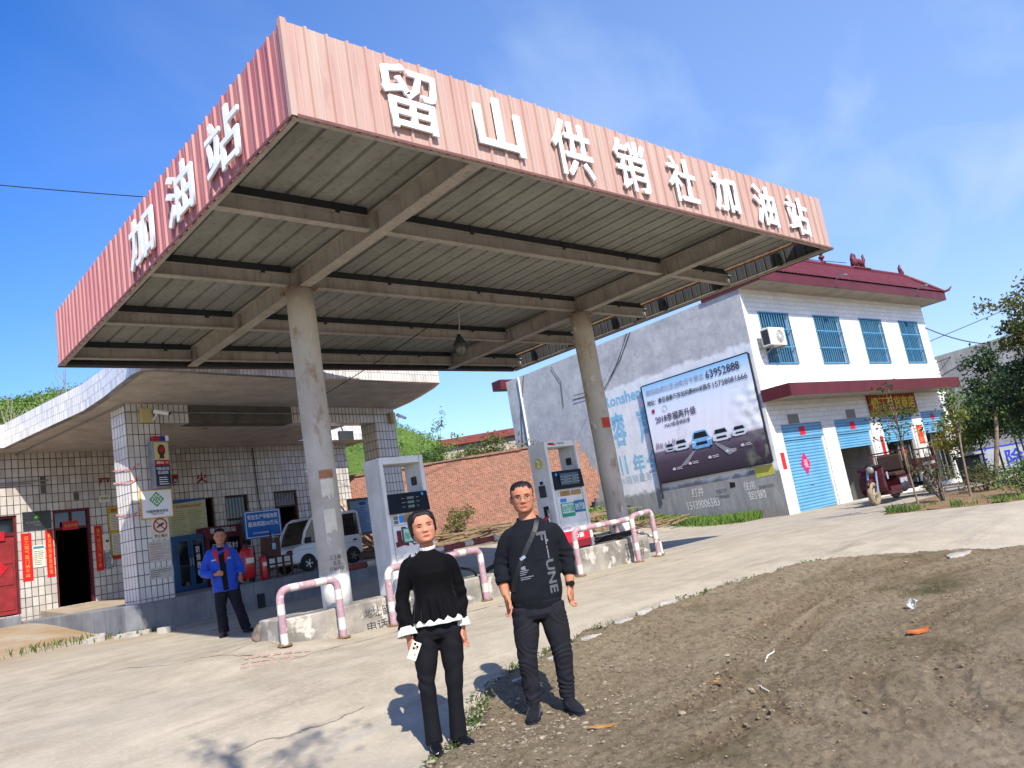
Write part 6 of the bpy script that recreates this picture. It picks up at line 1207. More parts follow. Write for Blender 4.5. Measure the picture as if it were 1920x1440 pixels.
def leaf_faces(C, size, seed=0, aspect=1.9, flat=.0):
    r = np.random.default_rng(seed); n = len(C); s = size * r.uniform(.6, 1.35, (n, 1))
    u = r.normal(size=(n, 3)); u[:, 2] -= flat * 1.0; u /= np.linalg.norm(u, axis=1, keepdims=True)
    v = np.cross(u, r.normal(size=(n, 3))); v /= np.linalg.norm(v, axis=1, keepdims=True); w_ = np.cross(u, v)
    V = np.stack([C - u * s * .5, C + v * s * .5 / aspect + w_ * s * .08, C + u * s * .5, C - v * s * .5 / aspect + w_ * s * .08], 1).reshape(-1, 3)
    return V, np.arange(4 * n).reshape(-1, 4)
def leaf_obj(name, C, size, m, parent=None, seed=0, aspect=1.9, flat=0.):
    V, F = leaf_faces(np.asarray(C, float), size, seed, aspect, flat); me = bpy.data.meshes.new(name); me.from_pydata(V.tolist(), [], F.tolist()); return ob(name, me, m, parent)
def crown_points(ells, n, k, spread, seed):
    """clumped points spread through the crown's ellipsoids: (centre, radii)"""
    r = np.random.default_rng(seed); out = []; vol = np.array([e[1][0] * e[1][1] * e[1][2] for e in ells]) ** .7; vol /= vol.sum(); cl = []
    for (c, rad), f_ in zip(ells, vol):
        kk = max(3, int(k * f_)); d_ = r.normal(size=(kk, 3)); d_ /= np.linalg.norm(d_, axis=1, keepdims=True); q = d_ * (r.random((kk, 1)) ** .45) * np.array(rad); cl.append(np.array(c) + q)
        m_ = int(n * f_); idx = r.integers(0, kk, m_); out.append((np.array(c) + q[idx]) + r.normal(size=(m_, 3)) * spread * np.array([1, 1, .7]))
    return np.concatenate(out), np.concatenate(cl)
def tree(name, base, trunk_h, ells, n, size, leafm, label, cat='tree', group=None, r0=.06, bark='bark', k=26, spread=.16, seed=1, aspect=1.9, extra=None, limbs=14):
    t = empty(name, base, 0, label, cat, group); P_, cl = crown_points(ells, n, k, spread, seed); rr = random.Random(seed)
    mb = MB(); top = Vector((ells[0][0][0], ells[0][0][1], trunk_h)); mid = top * .5 + Vector((rr.uniform(-.06, .06), rr.uniform(-.06, .06), 0)); mb.tube([(0, 0, -.1), (0, 0, .02), mid, top], [r0 * 1.25, r0, r0 * .8, r0 * .55], 8)
    for i in rr.sample(range(len(cl)), min(limbs, len(cl))):
        e = Vector(cl[i]); s_ = top * rr.uniform(.6, 1.0) if e.z > trunk_h * .6 else top * max(.2, e.z / trunk_h * .7); mb.tube([s_, s_.lerp(e, .55) + Vector((0, 0, rr.uniform(0, .12) * (e - s_).length)), e], [r0 * .45, r0 * .28, r0 * .08], 5)
    ob('trunk', mb, bark, t, True)
    leaf_obj('crown', P_, size, leafm, t, seed, aspect)
    if extra: P2, _ = crown_points(extra[0], extra[1], k, spread, seed + 50); leaf_obj('crown', P2, size, extra[2], t, seed + 51, aspect)
    return t
gz = lambda x, y: (x, y, G(x, y))
E_ = lambda *a: [((x_, y_, z_), (rx, ry, rz_)) for x_, y_, z_, rx, ry, rz_ in a]
tree('sapling', gz(16.41, 6.36), 1.9, E_((0, 0, 1.75, .75, .6, .45), (.1, .1, 1.0, .25, .25, .3), (-.2, 0, 2.3, .2, .2, .3)), 430, .075, 'leafdark', 'thin sapling with sparse dark leaves standing in front of the tricycle', r0=.022, k=26, spread=.1, seed=2)
tree('sapling', gz(18.15, 5.96), 1.75, E_((.1, -.1, 1.8, .38, .36, .36), (.1, -.1, 2.2, .22, .22, .25)), 420, .09, 'leafmid', 'slim sapling with a small yellow green head at the right end of the shop house', r0=.028, k=20, spread=.1, seed=3, extra=(E_((.1, 0, 1.7, .36, .36, .25)), 160, 'leafyel'))
tree('young_tree', gz(24.57, 7.34), 2.6, E_((.5, -.45, 2.9, .85, .85, .65), (.7, -.6, 2.1, .7, .7, .45), (.0, -.0, 2.1, .5, .5, .4), (.5, -.45, 3.55, .45, .45, .3)), 4600, .105, 'leafdark', 'dark green tree with a pale straight trunk beyond the tricycle', r0=.07, k=60, spread=.15, seed=4, extra=(E_((.6, -.4, 2.3, .8, .7, .5)), 700, 'leafmid'))
tree('roadside_tree', gz(20.9, 5.35), 3.4, E_((.75, -.6, 4.25, .95, .95, .65), (1.0, -.9, 3.4, 1.15, 1.1, .65), (.45, -.4, 3.5, .6, .6, .5), (1.2, -1.0, 2.6, .9, .9, .55)), 6200, .1, 'leafolive', 'olive and yellow leaved tree at the right edge of the picture', r0=.06, k=60, spread=.14, seed=5, extra=(E_((.95, -.85, 3.0, .9, .9, .6)), 1000, 'leafyel'))
for i, (x, y, h_, m_) in enumerate(((30.2, 9.2, 3.0, 'leafmid'), (29.6, 8.5, 3.3, 'leafdark'), (30.4, 8.15, 3.6, 'leafdark'), (29.2, 7.65, 3.2, 'leafdark'), (27.0, 6.7, 3.0, 'leafdark'), (31.5, 10.2, 2.5, 'leafyel'))):
    tree('young_tree', gz(x, y), h_ * .62, E_((0, 0, h_ * .68, .9, .9, h_ * .22), (.1, .2, h_ * .55, .75, .75, .5), (0, -.1, h_ * .88, .35, .35, .35)), 2000, .11, m_, 'young bushy tree on a thin trunk in front of the grey building', group='young trees before the grey building', r0=.04, bark='barkdark', k=34, spread=.16, seed=10 + i)
tree('young_tree', gz(21.6, 5.5), 2.0, E_((0, 0, 2.0, .9, .9, .6), (.5, -.4, 1.6, .8, .8, .5), (.1, -.1, 2.7, .6, .6, .45)), 3800, .1, 'leafdark', 'dense dark green young tree at the very right edge of the picture', r0=.05, bark='barkdark', k=50, spread=.14, seed=17)
def shrub(name, base, ells, n, size, m_, label, seed, group=None, k=24, spread=.14, cat='shrub', stems=9, bark='bark'):
    t = empty(name, base, 0, label, cat, group); P_, cl = crown_points(ells, n, k, spread, seed); rr = random.Random(seed); mb = MB()
    for i in rr.sample(range(len(cl)), min(stems, len(cl))): e = Vector(cl[i]); mb.tube([(rr.uniform(-.06, .06), rr.uniform(-.06, .06), -.05), Vector((e.x * .4, e.y * .4, e.z * .5)), e], [.022, .016, .006], 5)
    ob('stems', mb, bark, t); leaf_obj('foliage', P_, size, m_, t, seed); return t
shrub('rose_bush', gz(17.29, 6.21), E_((0, 0, .62, .42, .4, .42)), 260, .075, 'leafred', 'sparse twiggy bush on the verge between the two saplings', 21, k=16, spread=.07)
shrub('shrub', gz(19.43, 6.05), E_((0, 0, .32, .6, .5, .28), (.2, 0, .5, .4, .35, .2)), 1500, .06, 'leafred', 'dense reddish green shrub on the verge below the pale tree trunk', 22, k=40, spread=.1)
shrub('shrub', gz(17.3, 4.75), E_((0, 0, .35, .55, .5, .3), (.2, -.2, .5, .4, .4, .2)), 1500, .06, 'leafmid', 'green shrub on the verge cut by the right edge of the picture', 23, k=40, spread=.1)
bw = lambda s_, o_: A_ + dw * (s_ / LW) + Vector((-dw.y, dw.x, 0)).normalized() * o_
for i, (s_, o_, z0, ex, n, size, m_, lab) in enumerate((
        (2.1, 3.2, .8, E_((0, 0, 1.9, 1.6, 1.3, 1.0), (.9, 0, 2.5, .9, .8, .6), (-.9, 0, 1.9, .9, .9, .6)), 5200, .12, 'leafdark', 'dense dark green bush above the brick wall next to the right pillar'),
        (5.0, 3.4, .8, E_((0, 0, 2.9, 1.3, 1.2, 1.1), (.4, 0, 3.7, .7, .7, .6)), 3600, .12, 'leafmid', 'mid green bush above the middle of the brick wall'),
        (7.1, 3.6, .8, E_((0, 0, 3.0, 1.4, 1.2, 1.2), (.6, 0, 3.8, .8, .8, .6)), 4200, .12, 'leafolive', 'olive bush above the brick wall before the red roofed house'),
        (9.2, 4.0, .8, E_((0, 0, 3.0, 1.3, 1.2, 1.2)), 3000, .12, 'leafolive', 'olive bush above the brick wall beside the grey gable'),
        (-1.6, 3.0, .6, E_((0, 0, 3.2, 1.6, 1.3, 2.0), (-.3, 0, 1.8, 1.2, 1, .8)), 4600, .12, 'leafolive', 'brownish green scrub seen between the two porch pillars'),
        (-.2, 5.5, .8, E_((0, 0, 2.0, 1.2, 1.0, 1.0)), 2500, .12, 'leaffresh', 'fresh green low bush between station wall and brick wall'))):
    b_ = bw(s_, o_); shrub('bush', (b_.x, b_.y, z0), ex, n, size, m_, lab, 31 + i, k=50, spread=.2)
for i, (s_, o_, hh) in enumerate(((3.9, 4.6, 5.2), (4.9, 4.4, 5.0), (5.7, 4.6, 5.9), (6.3, 4.8, 5.0), (3.0, 5, 4.8))):
    b_ = bw(s_, o_); tree('feathery_sapling', (b_.x, b_.y, .8), hh * .8, E_((0, 0, hh * .72, .55, .5, hh * .2), (.1, 0, hh * .93, .22, .22, hh * .1)), 420, .15, 'leaffresh', 'tall thin sapling with feathery fresh leaves behind the brick wall', group='feathery saplings behind the brick wall', r0=.03, k=26, spread=.12, seed=45 + i, aspect=2.6)
b_ = bw(5.6, -2.0); shrub('dry_bush', gz(b_.x, b_.y), E_((0, 0, .75, .65, .55, .6), (.2, 0, 1.1, .4, .4, .35)), 900, .09, 'leafolive', 'untidy olive bush at the foot of the brick wall behind the man', 52, k=36, spread=.1, stems=16)
tree('leafy_tree', (2.2, 27.5, 2.0), 4.3, E_((0, 0, 5.0, 1.1, 1, .6), (-1.3, 0, 4.6, .9, .9, .7), (1.0, .3, 4.4, .9, .9, .5), (-.6, 0, 5.9, .5, .5, .4), (-2.2, -.3, 5.2, .7, .7, .6)), 900, .2, 'leafyel', 'thin dark limbed tree with yellow green leaf tufts above the porch roof', r0=.07, bark='barkdark', k=26, spread=.22, seed=61, limbs=24)
t = empty('bare_tree', (6.2, 26.8, 2.0), 0, 'pale leafless tree top over the porch roof just below the canopy corner', 'tree'); mb = MB(); rr = random.Random(12)
def twig(p, d_, L_, r_, lv):
    e = p + d_ * L_; mb.tube([p, p.lerp(e, .5) + Vector((rr.uniform(-.05, .05), rr.uniform(-.05, .05), .02)) * L_, e], [r_, r_ * .8, r_ * .55], 5)
    if lv: [twig(p.lerp(e, rr.uniform(.55, 1)), (d_ + Vector((rr.uniform(-.7, .7), rr.uniform(-.7, .7), rr.uniform(-.1, .5)))).normalized(), L_ * rr.uniform(.5, .75), r_ * .55, lv - 1) for _ in range(3 if lv > 1 else 4)]
for i in range(5): twig(Vector((i * .5 - 1.2, 0, 0)), Vector((rr.uniform(-.3, .3), 0, 1)).normalized(), 3.2, .06, 3)
ob('branches', mb, 'barepale', t)
# twigs of a tree behind the photographer, whose shadow lies on the drive
t = empty('overhanging_tree', (-2.6, -4.2, G(-2.6, -4.2)), 0, 'tree beyond the lower picture edge whose twig shadow lies on the concrete', 'tree'); mb = MB(); rr = random.Random(21)
mb.tube([(0, 0, 0), (.3, .4, 2.5), (1.0, 1.5, 4.9), (1.9, 2.7, 6.3)], [.16, .12, .08, .05], 8)
for i in range(9): twig(Vector((1.0, 1.5, 4.9)).lerp(Vector((1.9, 2.7, 6.3)), rr.random()), (Vector((.7, .8, .35)) + Vector((rr.uniform(-.5, .5), rr.uniform(-.5, .5), rr.uniform(-.2, .2)))).normalized(), rr.uniform(.7, 1.2), .022, 2)
ob('branches', mb, 'bark', t); q = np.array(mb.v); q = q[(q[:, 1] > 3.0)]; q = q[np.random.default_rng(3).integers(0, len(q), 260)]; leaf_obj('leaves', q + np.random.default_rng(4).normal(size=q.shape) * .06, .09, 'leafmid', t, 5)

# hill and the wood on it
AZ = [(36, 0), (42, .0), (46, .035), (49, .075), (51.85, .122), (54, .15), (56.85, .178), (60, .205), (65, .235), (70, .255), (75.4, .272), (81, .262), (86, .25), (96, .24), (112, .2), (130, .05)]
def crest(a): return max(0, crest0(a) * math.cos(R(a - 46.6)) - .018)
def crest0(a):
    for i in range(len(AZ) - 1):
        if AZ[i][0] <= a <= AZ[i + 1][0]: q = (a - AZ[i][0]) / (AZ[i + 1][0] - AZ[i][0]); return AZ[i][1] + q * (AZ[i + 1][1] - AZ[i][1])
    return 0
def hill(a, r_):
    D = 92; h_ = crest(a) * D * (S((r_ - 36) / (D - 36)) if r_ < D else 1 - .35 * S((r_ - D) / 60)); x, y = r_ * math.cos(R(a)), r_ * math.sin(R(a))
    return x, y, 1.2 + h_ + noise.noise(Vector((x * .06, y * .06, 0))) * 1.6 * min(1, h_ / 6) 
vs = []; fs = []; aa = np.arange(36, 130.5, 1.0); rs_ = np.arange(34, 160, 3.0)
for r_ in rs_:
    for a in aa: vs.append(hill(a, r_))
n = len(aa); fs = [(j * n + i, j * n + i + 1, (j + 1) * n + i + 1, (j + 1) * n + i) for j in range(len(rs_) - 1) for i in range(n - 1)]
m = bpy.data.meshes.new('hill'); m.from_pydata(vs, [], fs); m.shade_smooth(); k = NT('hill_ground'); c = k.mix(k.ramp(k.noise(.12, 6), .35, .65), '4a5f2c', '5f7436'); c = k.mix(k.ramp(k.noise(.9, 6, .7), .45, .7), c, '55682e'); k.col(c); k.bump(k.noise(1.2, 6, .7), 1, .4); M['hillground'] = k.done(.95, 0, .1)
tag(ob('hill', m, 'hillground'), kind='structure')
r = np.random.default_rng(9); C = []; C2 = []
for _ in range(6400):
    a = r.uniform(46, 92); d_ = r.uniform(48, 96) ; x, y, z_ = hill(a, d_)
    if z_ < 3: continue
    big = a > 62; rad = r.uniform(.6, 1.5) * (1.0 if big else .35); m_ = 64 if big else 12
    q = r.normal(size=(m_, 3)); q /= np.linalg.norm(q, axis=1, keepdims=True); q[:, 2] = np.abs(q[:, 2]) * 1.2; (C if big else C2).append(np.array([x, y, z_ + rad * .2]) + q * rad * r.uniform(.6, 1, (m_, 1)))
C = np.concatenate(C); tag(leaf_obj('hillside_wood', C, .21, 'hillgreen', None, 71, 1.3), kind='stuff')

tag(leaf_obj('hillside_scrub', np.concatenate(C2), .13, 'hillgreen', None, 72, 1.3), kind='stuff')
# grass and weeds
def blades(P_, h_, seed, wd=.008, lean=.5):
    r = np.random.default_rng(seed); n = len(P_); P_ = np.asarray(P_, float); hh = h_ * r.uniform(.5, 1.3, (n, 1)); a = r.uniform(0, 2 * PI, n); d_ = np.stack([np.cos(a), np.sin(a), np.zeros(n)], 1); s_ = np.stack([-np.sin(a), np.cos(a), np.zeros(n)], 1)
    up = np.array([0, 0, 1.]); ln = lean * r.uniform(.2, 1, (n, 1)); V = np.stack([P_ - s_ * wd, P_ + s_ * wd, P_ + up * hh * .6 + d_ * hh * ln * .3 + s_ * wd * .7, P_ + up * hh + d_ * hh * ln, P_ + up * hh * .6 + d_ * hh * ln * .3 - s_ * wd * .7], 1).reshape(-1, 3)
    return V, np.arange(5 * n).reshape(-1, 5)
def grass_obj(name, P_, h_, m_, seed, wd=.008, lean=.5):
    V, F = blades(P_, h_, seed, wd, lean); me = bpy.data.meshes.new(name); me.from_pydata(V.tolist(), [], F.tolist()); return tag(ob(name, me, m_), kind='stuff')
rr = random.Random(31); pts = []
for i in range(4200):
    s_ = rr.uniform(.9, 6.4); o_ = -abs(rr.gauss(0, .38)) - .02; p = H3(o_, s_, 0); pts.append((p.x, p.y, G(p.x, p.y)))
grass_obj('wall_grass', pts, .25, 'grass', 1, .011)
pts = []
STRIP = [(15.75, 6.75), (15.9, 6.15), (16.45, 4.7), (17.3, 2.9), (19.5, 0)]
for i in range(1500):
    q = rr.random() * (len(STRIP) - 1); a, b_ = STRIP[int(q)], STRIP[int(q) + 1]; f_ = q % 1; x, y = a[0] + (b_[0] - a[0]) * f_, a[1] + (b_[1] - a[1]) * f_; o_ = abs(rr.gauss(0, .45)); x += o_ * .95; y += o_ * .3
    if noise.noise(Vector((x * 1.9, y * 1.9, 4))) > .08: pts.append((x, y, G(x, y) + .02))
grass_obj('verge_grass', pts, .12, 'grass', 2, .009)
pts = []; lv = []
for i in range(75):
    q = rr.uniform(4, 15); a, b_ = EDGE[int(q)], EDGE[int(q) + 1]; f_ = q % 1; cx, cy = a[0] + (b_[0] - a[0]) * f_ + rr.gauss(0, .05), a[1] + (b_[1] - a[1]) * f_ - abs(rr.gauss(.06, .1)); w_ = rr.uniform(.015, .075)
    for _ in range(int(w_ * 300)):
        x, y = cx + rr.gauss(0, w_), cy + rr.gauss(0, w_ * .6)
        if rr.random() < .5: pts.append((x, y, G(x, y) + .0))
        else: lv.append((x, y, G(x, y) + rr.uniform(.01, .035)))
grass_obj('edge_weeds', pts, .05, 'leafmid', 3, .0035, .9); tag(leaf_obj('edge_weed_leaves', lv, .04, 'leafmid', None, 8, 1.8), kind='stuff')
pts = []
for cx, cy, w_, n in ((3.75, 17.3, .3, 45), (4.3, 16.9, .25, 25), (4.75, 16.2, .15, 60), (3.2, 16.9, .4, 50), (17.0, 15.5, .6, 250), (19.3, 18.6, .5, 500), (20.3, 18.2, .5, 600), (18.6, 17.6, .8, 250)):
    for _ in range(n): x, y = cx + rr.gauss(0, w_), cy + rr.gauss(0, w_ * .35); pts.append((x, y, G(x, y)))
grass_obj('yard_weeds', pts, .11, 'leafmid', 4, .008, .8)
pts = []
for _ in range(900): x, y = 20.6 + rr.gauss(0, .6), 18.6 + rr.gauss(0, .5); pts.append((x, y, G(x, y) + rr.uniform(.05, .6)))
tag(leaf_obj('wall_foot_weeds', pts, .17, 'leaffresh', None, 81, 2.2), kind='stuff')
mb = MB(); POLY = [(15.6, 7.0), (15.85, 6.2), (16.4, 4.6), (17.3, 2.8), (19.5, -.2), (40, -10), (44, 3), (28, 6.9), (21, 7.75), (17.5, 7.5)]
gxs = np.arange(15.4, 44, .35); gys = np.arange(-10, 8, .35); EAo = EA; EA = np.array(POLY)
PP = np.array([(x, y) for y in gys for x in gxs]); dd = edge_dist(PP); EA = EAo
nx_ = len(gxs); vs = [(x, y, G(x, y) - .06 + .09 * S((d_ + .12) / .3) + .03 * S(d_ / .8) + .03 * noise.noise(Vector((x * 2, y * 2, 0)))) for (x, y), d_ in zip(PP, dd)]
fs = [(j * nx_ + i, j * nx_ + i + 1, (j + 1) * nx_ + i + 1, (j + 1) * nx_ + i) for j in range(len(gys) - 1) for i in range(nx_ - 1) if min(dd[j * nx_ + i], dd[j * nx_ + i + 1], dd[(j + 1) * nx_ + i], dd[(j + 1) * nx_ + i + 1]) > -.15]
mb.add(vs, fs); M['soil'] = mat('verge_soil', '7d6648', '69543a', 2.5, rough=.95, bump=.6, bsc=18, spots='8d7a5c', spsc=6, splo=.6); tag(ob('planting_strip', mb, 'soil', smooth=True), kind='structure')
# broken paving at the foot of the platform
rr = random.Random(77)
for i in range(16):
    x, y = 4.5 + rr.gauss(0, .28), 16.6 + rr.gauss(0, .55); mb = MB(); r_ = rr.uniform(.07, .2); q = [(x + r_ * rr.uniform(.7, 1.1) * math.cos(a), y + r_ * rr.uniform(.7, 1.1) * math.sin(a)) for a in np.linspace(0, 2 * PI, 7)[:-1]]; mb.prism(q, ((0, 0, G(x, y)), (1, 0, 0), (0, 1, 0)), -.03, rr.uniform(.03, .1))
    tag(ob('broken_slab', mb, 'stone', bevel=.01), 'broken piece of pale paving at the left foot of the cement platform', 'stone', 'broken paving by the platform')
# ================================================================ people
def fuse(name, mb, voxel, mats, parent, smooth=6, disp=None, fac=.5):
    """union of closed shapes as one continuous surface"""
    me = mb.mesh(name); o = bpy.data.objects.new(name, me); COL.objects.link(o)
    r_ = o.modifiers.new('r', 'REMESH'); r_.mode = 'VOXEL'; r_.voxel_size = voxel; s_ = o.modifiers.new('s', 'SMOOTH'); s_.factor = fac; s_.iterations = smooth
    m2 = eval_mesh(o); bpy.data.objects.remove(o); bpy.data.meshes.remove(me); m2.name = name; m2.materials.clear()
    if disp:
        n = len(m2.vertices); co = np.empty(n * 3, 'f'); nr = np.empty(n * 3, 'f'); m2.vertices.foreach_get('co', co); m2.vertices.foreach_get('normal', nr)
        d_ = np.array([disp(Vector(c)) for c in co.reshape(-1, 3).tolist()], 'f'); m2.vertices.foreach_set('co', (co.reshape(-1, 3) + nr.reshape(-1, 3) * d_[:, None]).ravel()); m2.update()
    m2.shade_smooth(); return ob(name, m2, mats, parent)
def ring(c, rx, ry, n=28, e=1.0, ax=(1, 0, 0), ay=(0, 1, 0)):
    c, ax, ay = Vector(c), Vector(ax), Vector(ay); out = []
    for k_ in range(n):
        a = 2 * PI * k_ / n; cx, sy = math.cos(a), math.sin(a); out.append(c + ax * rx * math.copysign(abs(cx) ** e, cx) + ay * ry * math.copysign(abs(sy) ** e, sy))
    return out
def smooth_path(pts, rad, sub=5):
    P_ = [Vector(p) for p in pts]; n = len(P_); q = []; rr_ = []
    for i in range(n - 1):
        p0, p1, p2, p3 = P_[max(i - 1, 0)], P_[i], P_[i + 1], P_[min(i + 2, n - 1)]
        for j in range(sub):
            t_ = j / sub; q.append(.5 * ((2 * p1) + (p2 - p0) * t_ + (2 * p0 - 5 * p1 + 4 * p2 - p3) * t_ ** 2 + (3 * p1 - p0 - 3 * p2 + p3) * t_ ** 3)); rr_.append(rad[i] + (rad[i + 1] - rad[i]) * S(t_))
    return q + [P_[-1]], rr_ + [rad[-1]]
def limb(mb, pts, rad, n=18): q, r_ = smooth_path(pts, rad); mb.tube(q, r_, n)
def torso(mb, secs, n=32, e=.85): mb.rings([ring((cx, cy, z_), rx, ry, n, e) for z_, cx, cy, rx, ry in secs])
HT = [(-.118, -.068, -.015, .028), (-.108, -.083, .012, .047), (-.088, -.089, .035, .061), (-.06, -.091, .055, .068), (-.03, -.092, .072, .0715), (0, -.089, .085, .073), (.03, -.093, .093, .0755), (.055, -.089, .096, .0755), (.08, -.074, .09, .07), (.1, -.05, .07, .055), (.112, -.024, .045, .034), (.118, .0, .02, .008)]
def hprof(z_):
    for i in range(len(HT) - 1):
        a, b_ = HT[i], HT[i + 1]
        if a[0] <= z_ <= b_[0]: t_ = (z_ - a[0]) / (b_[0] - a[0]); return [a[k_] + (b_[k_] - a[k_]) * t_ for k_ in (1, 2, 3)]
    return HT[-1][1:] if z_ > 0 else HT[0][1:]
def g2(a, s_): return math.exp(-(a / s_) ** 2)
def head_surface(offset=None, rows=44, n=56, nose=1.):
    rings_ = []
    for j in range(rows + 1):
        th = PI * j / rows; z_ = -.118 * math.cos(th); yf, yb, w_ = hprof(z_); ym = .012; rg = []
        for k_ in range(n):
            a = 2 * PI * k_ / n; c_, s_ = math.cos(a), math.sin(a); x = w_ * math.copysign(abs(c_) ** .88, c_); y = ym + ((yb - ym) if s_ > 0 else (ym - yf)) * math.copysign(abs(s_) ** .88, s_)
            if s_ < 0:
                f_ = 0
                br = .22 + .78 * S((.012 - z_) / .045); f_ += nose * .020 * g2(x, .0115 + .005 * S((-z_ - .01) / .02)) * br * S((.03 - z_) / .03) * S((z_ + .048) / .012)
                f_ += nose * .006 * (g2(abs(x) - .013, .008)) * g2(z_ + .031, .010)
                f_ -= .0085 * g2(abs(x) - .032, .016) * g2(z_ - .002, .012); f_ += .004 * g2(abs(x) - .03, .02) * g2(z_ - .024, .009); f_ += .004 * g2(abs(x) - .044, .018) * g2(z_ + .026, .018)
                f_ += .0065 * g2(x, .024) * g2(z_ + .066, .013) - .0035 * g2(x, .022) * g2(z_ + .0655, .003); f_ -= .003 * g2(x, .03) * g2(z_ + .082, .006); f_ += .006 * g2(x, .022) * g2(z_ + .1, .013)
                y -= f_
            if offset: d_ = offset(x, y, z_, a); l_ = math.hypot(x, y) or 1; v = Vector((x, y - .01, z_ * .9)).normalized(); x, y, zz = x + v.x * d_, y + v.y * d_, z_ + v.z * d_
            else: zz = z_
            rg.append(Vector((x, y, zz)))
        rings_.append(rg)
    return rings_
def head_mb(mb, HM, ears=True):
    mb.rings([[HM @ p for p in rg] for rg in head_surface()])
    if ears:
        for s_ in (-1, 1):
            e = MB(); e.ell((0, 0, 0), (.011, .019, .033), 14, 10); e.ell((s_ * .004, -.002, 0), (.008, .012, .024), 12, 8); mb.add([HM @ (Matrix.Translation((s_ * .077, .016, -.012)) @ Matrix.Rotation(s_ * -.35, 4, 'Z') @ Vector(v)) for v in e.v], e.f)
def hand(mb, wrist, d_, side, curl=.35, sc=1., spread=.06, thumb_in=.6):
    """palm, four unequal bent fingers and a thumb leaving the side of the palm; d_ towards the fingers, side towards the thumb"""
    wrist = Vector(wrist); d_ = Vector(d_).normalized(); side = Vector(side); side = (side - d_ * side.dot(d_)).normalized(); nn = d_.cross(side).normalized()   # fingers bend towards nn
    if hasattr(hand, 'flip') and hand.flip: nn = -nn
    mb.rings([ring(wrist + d_ * a * sc, w_ * sc, t_ * sc, 16, .8, side, nn) for a, w_, t_ in ((-.03, .026, .02), (0, .027, .019), (.03, .036, .018), (.06, .041, .016), (.085, .041, .0135), (.095, .036, .010))])
    for i, (off, L_, a0) in enumerate(((.031, .072, 0), (.0105, .08, .0), (-.0105, .074, 0), (-.031, .058, 0))):
        p = wrist + d_ * (.083 - abs(off) * .12) * sc + side * off * sc; ang = curl * .55; dd = (d_ + side * (off / .031) * spread).normalized(); pts = [p - dd * .012 * sc, p]; 
        for q, f_ in enumerate((.42, .32, .26)):
            dv = dd * math.cos(ang) + nn * math.sin(ang); p = p + dv * L_ * f_ * sc; pts.append(p); ang += curl * (1 + .12 * i)
        mb.tube(pts, [.0095 * sc, .0095 * sc, .0085 * sc, .008 * sc, .0058 * sc], 10)
    p = wrist + d_ * .022 * sc + side * .024 * sc; t1 = (d_ * .75 + side * .62 + nn * thumb_in * .4).normalized(); t2 = (d_ * .95 + side * .15 + nn * thumb_in * .6).normalized()
    mb.tube([p - t1 * .01 * sc, p + t1 * .02 * sc, p + t1 * .042 * sc, p + t1 * .042 * sc + t2 * .028 * sc, p + t1 * .042 * sc + t2 * .046 * sc], [.015 * sc, .014 * sc, .011 * sc, .0095 * sc, .006 * sc], 10)
def bvh(o): return BVHTree.FromPolygons([v.co for v in o.data.vertices], [p.vertices for p in o.data.polygons])
def project(me_pts, tree_, off, front=-1.):
    out = []
    for p in me_pts:
        h_ = tree_.ray_cast(Vector((p[0], front, p[1])), Vector((0, 1, 0)))
        out.append((h_[0] + Vector((0, -off, 0))) if h_[0] else Vector((p[0], 0, p[1])))
    return out
def decal(name, poly, tree_, m_, parent, off=.0015, sub=1):
    """a small flat mark (x, z outline) laid on a body or garment from the front"""
    bm = bmesh.new(); f_ = bm.faces.new([bm.verts.new((p[0], 0, p[1])) for p in poly]); bmesh.ops.triangulate(bm, faces=bm.faces[:])
    if sub: bmesh.ops.subdivide_edges(bm, edges=bm.edges[:], cuts=sub, use_grid_fill=True)
    q = project([(v.co.x, v.co.z) for v in bm.verts], tree_, off)
    for v, p in zip(bm.verts, q): v.co = p
    bmesh.ops.recalc_face_normals(bm, faces=bm.faces[:]); me = bpy.data.meshes.new(name); bm.to_mesh(me); bm.free(); return ob(name, me, m_, parent)
def ell_poly(cx, cz, rx, rz_, n=12, tilt=0.): return [(cx + rx * math.cos(a) * math.cos(tilt) - rz_ * math.sin(a) * math.sin(tilt), cz + rx * math.cos(a) * math.sin(tilt) + rz_ * math.sin(a) * math.cos(tilt)) for a in np.linspace(0, 2 * PI, n + 1)[:-1]]
def print_text(name, s_, cx, cz, w_, h_, tree_, m_, parent, rot=0., bold=.0):
    me = text_mesh(s_, ((cx, 0, cz), (math.cos(rot), 0, math.sin(rot)), (-math.sin(rot), 0, math.cos(rot))), w_, h_, .0001, bold); bm = bmesh.new(); bm.from_mesh(me); bmesh.ops.triangulate(bm, faces=bm.faces[:])
    bmesh.ops.subdivide_edges(bm, edges=[e for e in bm.edges if e.calc_length() > .02], cuts=3)
    bmesh.ops.triangulate(bm, faces=bm.faces[:]); q = project([(v.co.x, v.co.z) for v in bm.verts], tree_, .003)
    for v, p in zip(bm.verts, q): v.co = p
    bm.to_mesh(me); bm.free(); me.name = name; me.materials.clear(); return ob(name, me, m_, parent)
def skin_mat(name, a, b_):
    k = NT(name); c = k.mix(k.ramp(k.noise(22, 5), .4, .7), a, b_); c = k.mix(k.ramp(k.noise(9, 4), .5, .75), c, 'a0604c'); k.col(c); k.b.inputs['Subsurface Weight'].default_value = .06; k.b.inputs['Subsurface Radius'].default_value = (.012, .005, .003); k.bump(k.noise(260, 3), .12, .002); return k.done(.62, 0, .22)
def cloth_mat(name, a, b_, rough=.9, sheen=.2, bump=.25, bs=420):
    k = NT(name); k.col(k.mix(k.ramp(k.noise(7, 6), .35, .7), a, b_)); k.b.inputs['Sheen Weight'].default_value = sheen; k.b.inputs['Sheen Roughness'].default_value = .4; k.bump(k.noise(bs, 3), bump, .002); return k.done(rough, 0, .2)
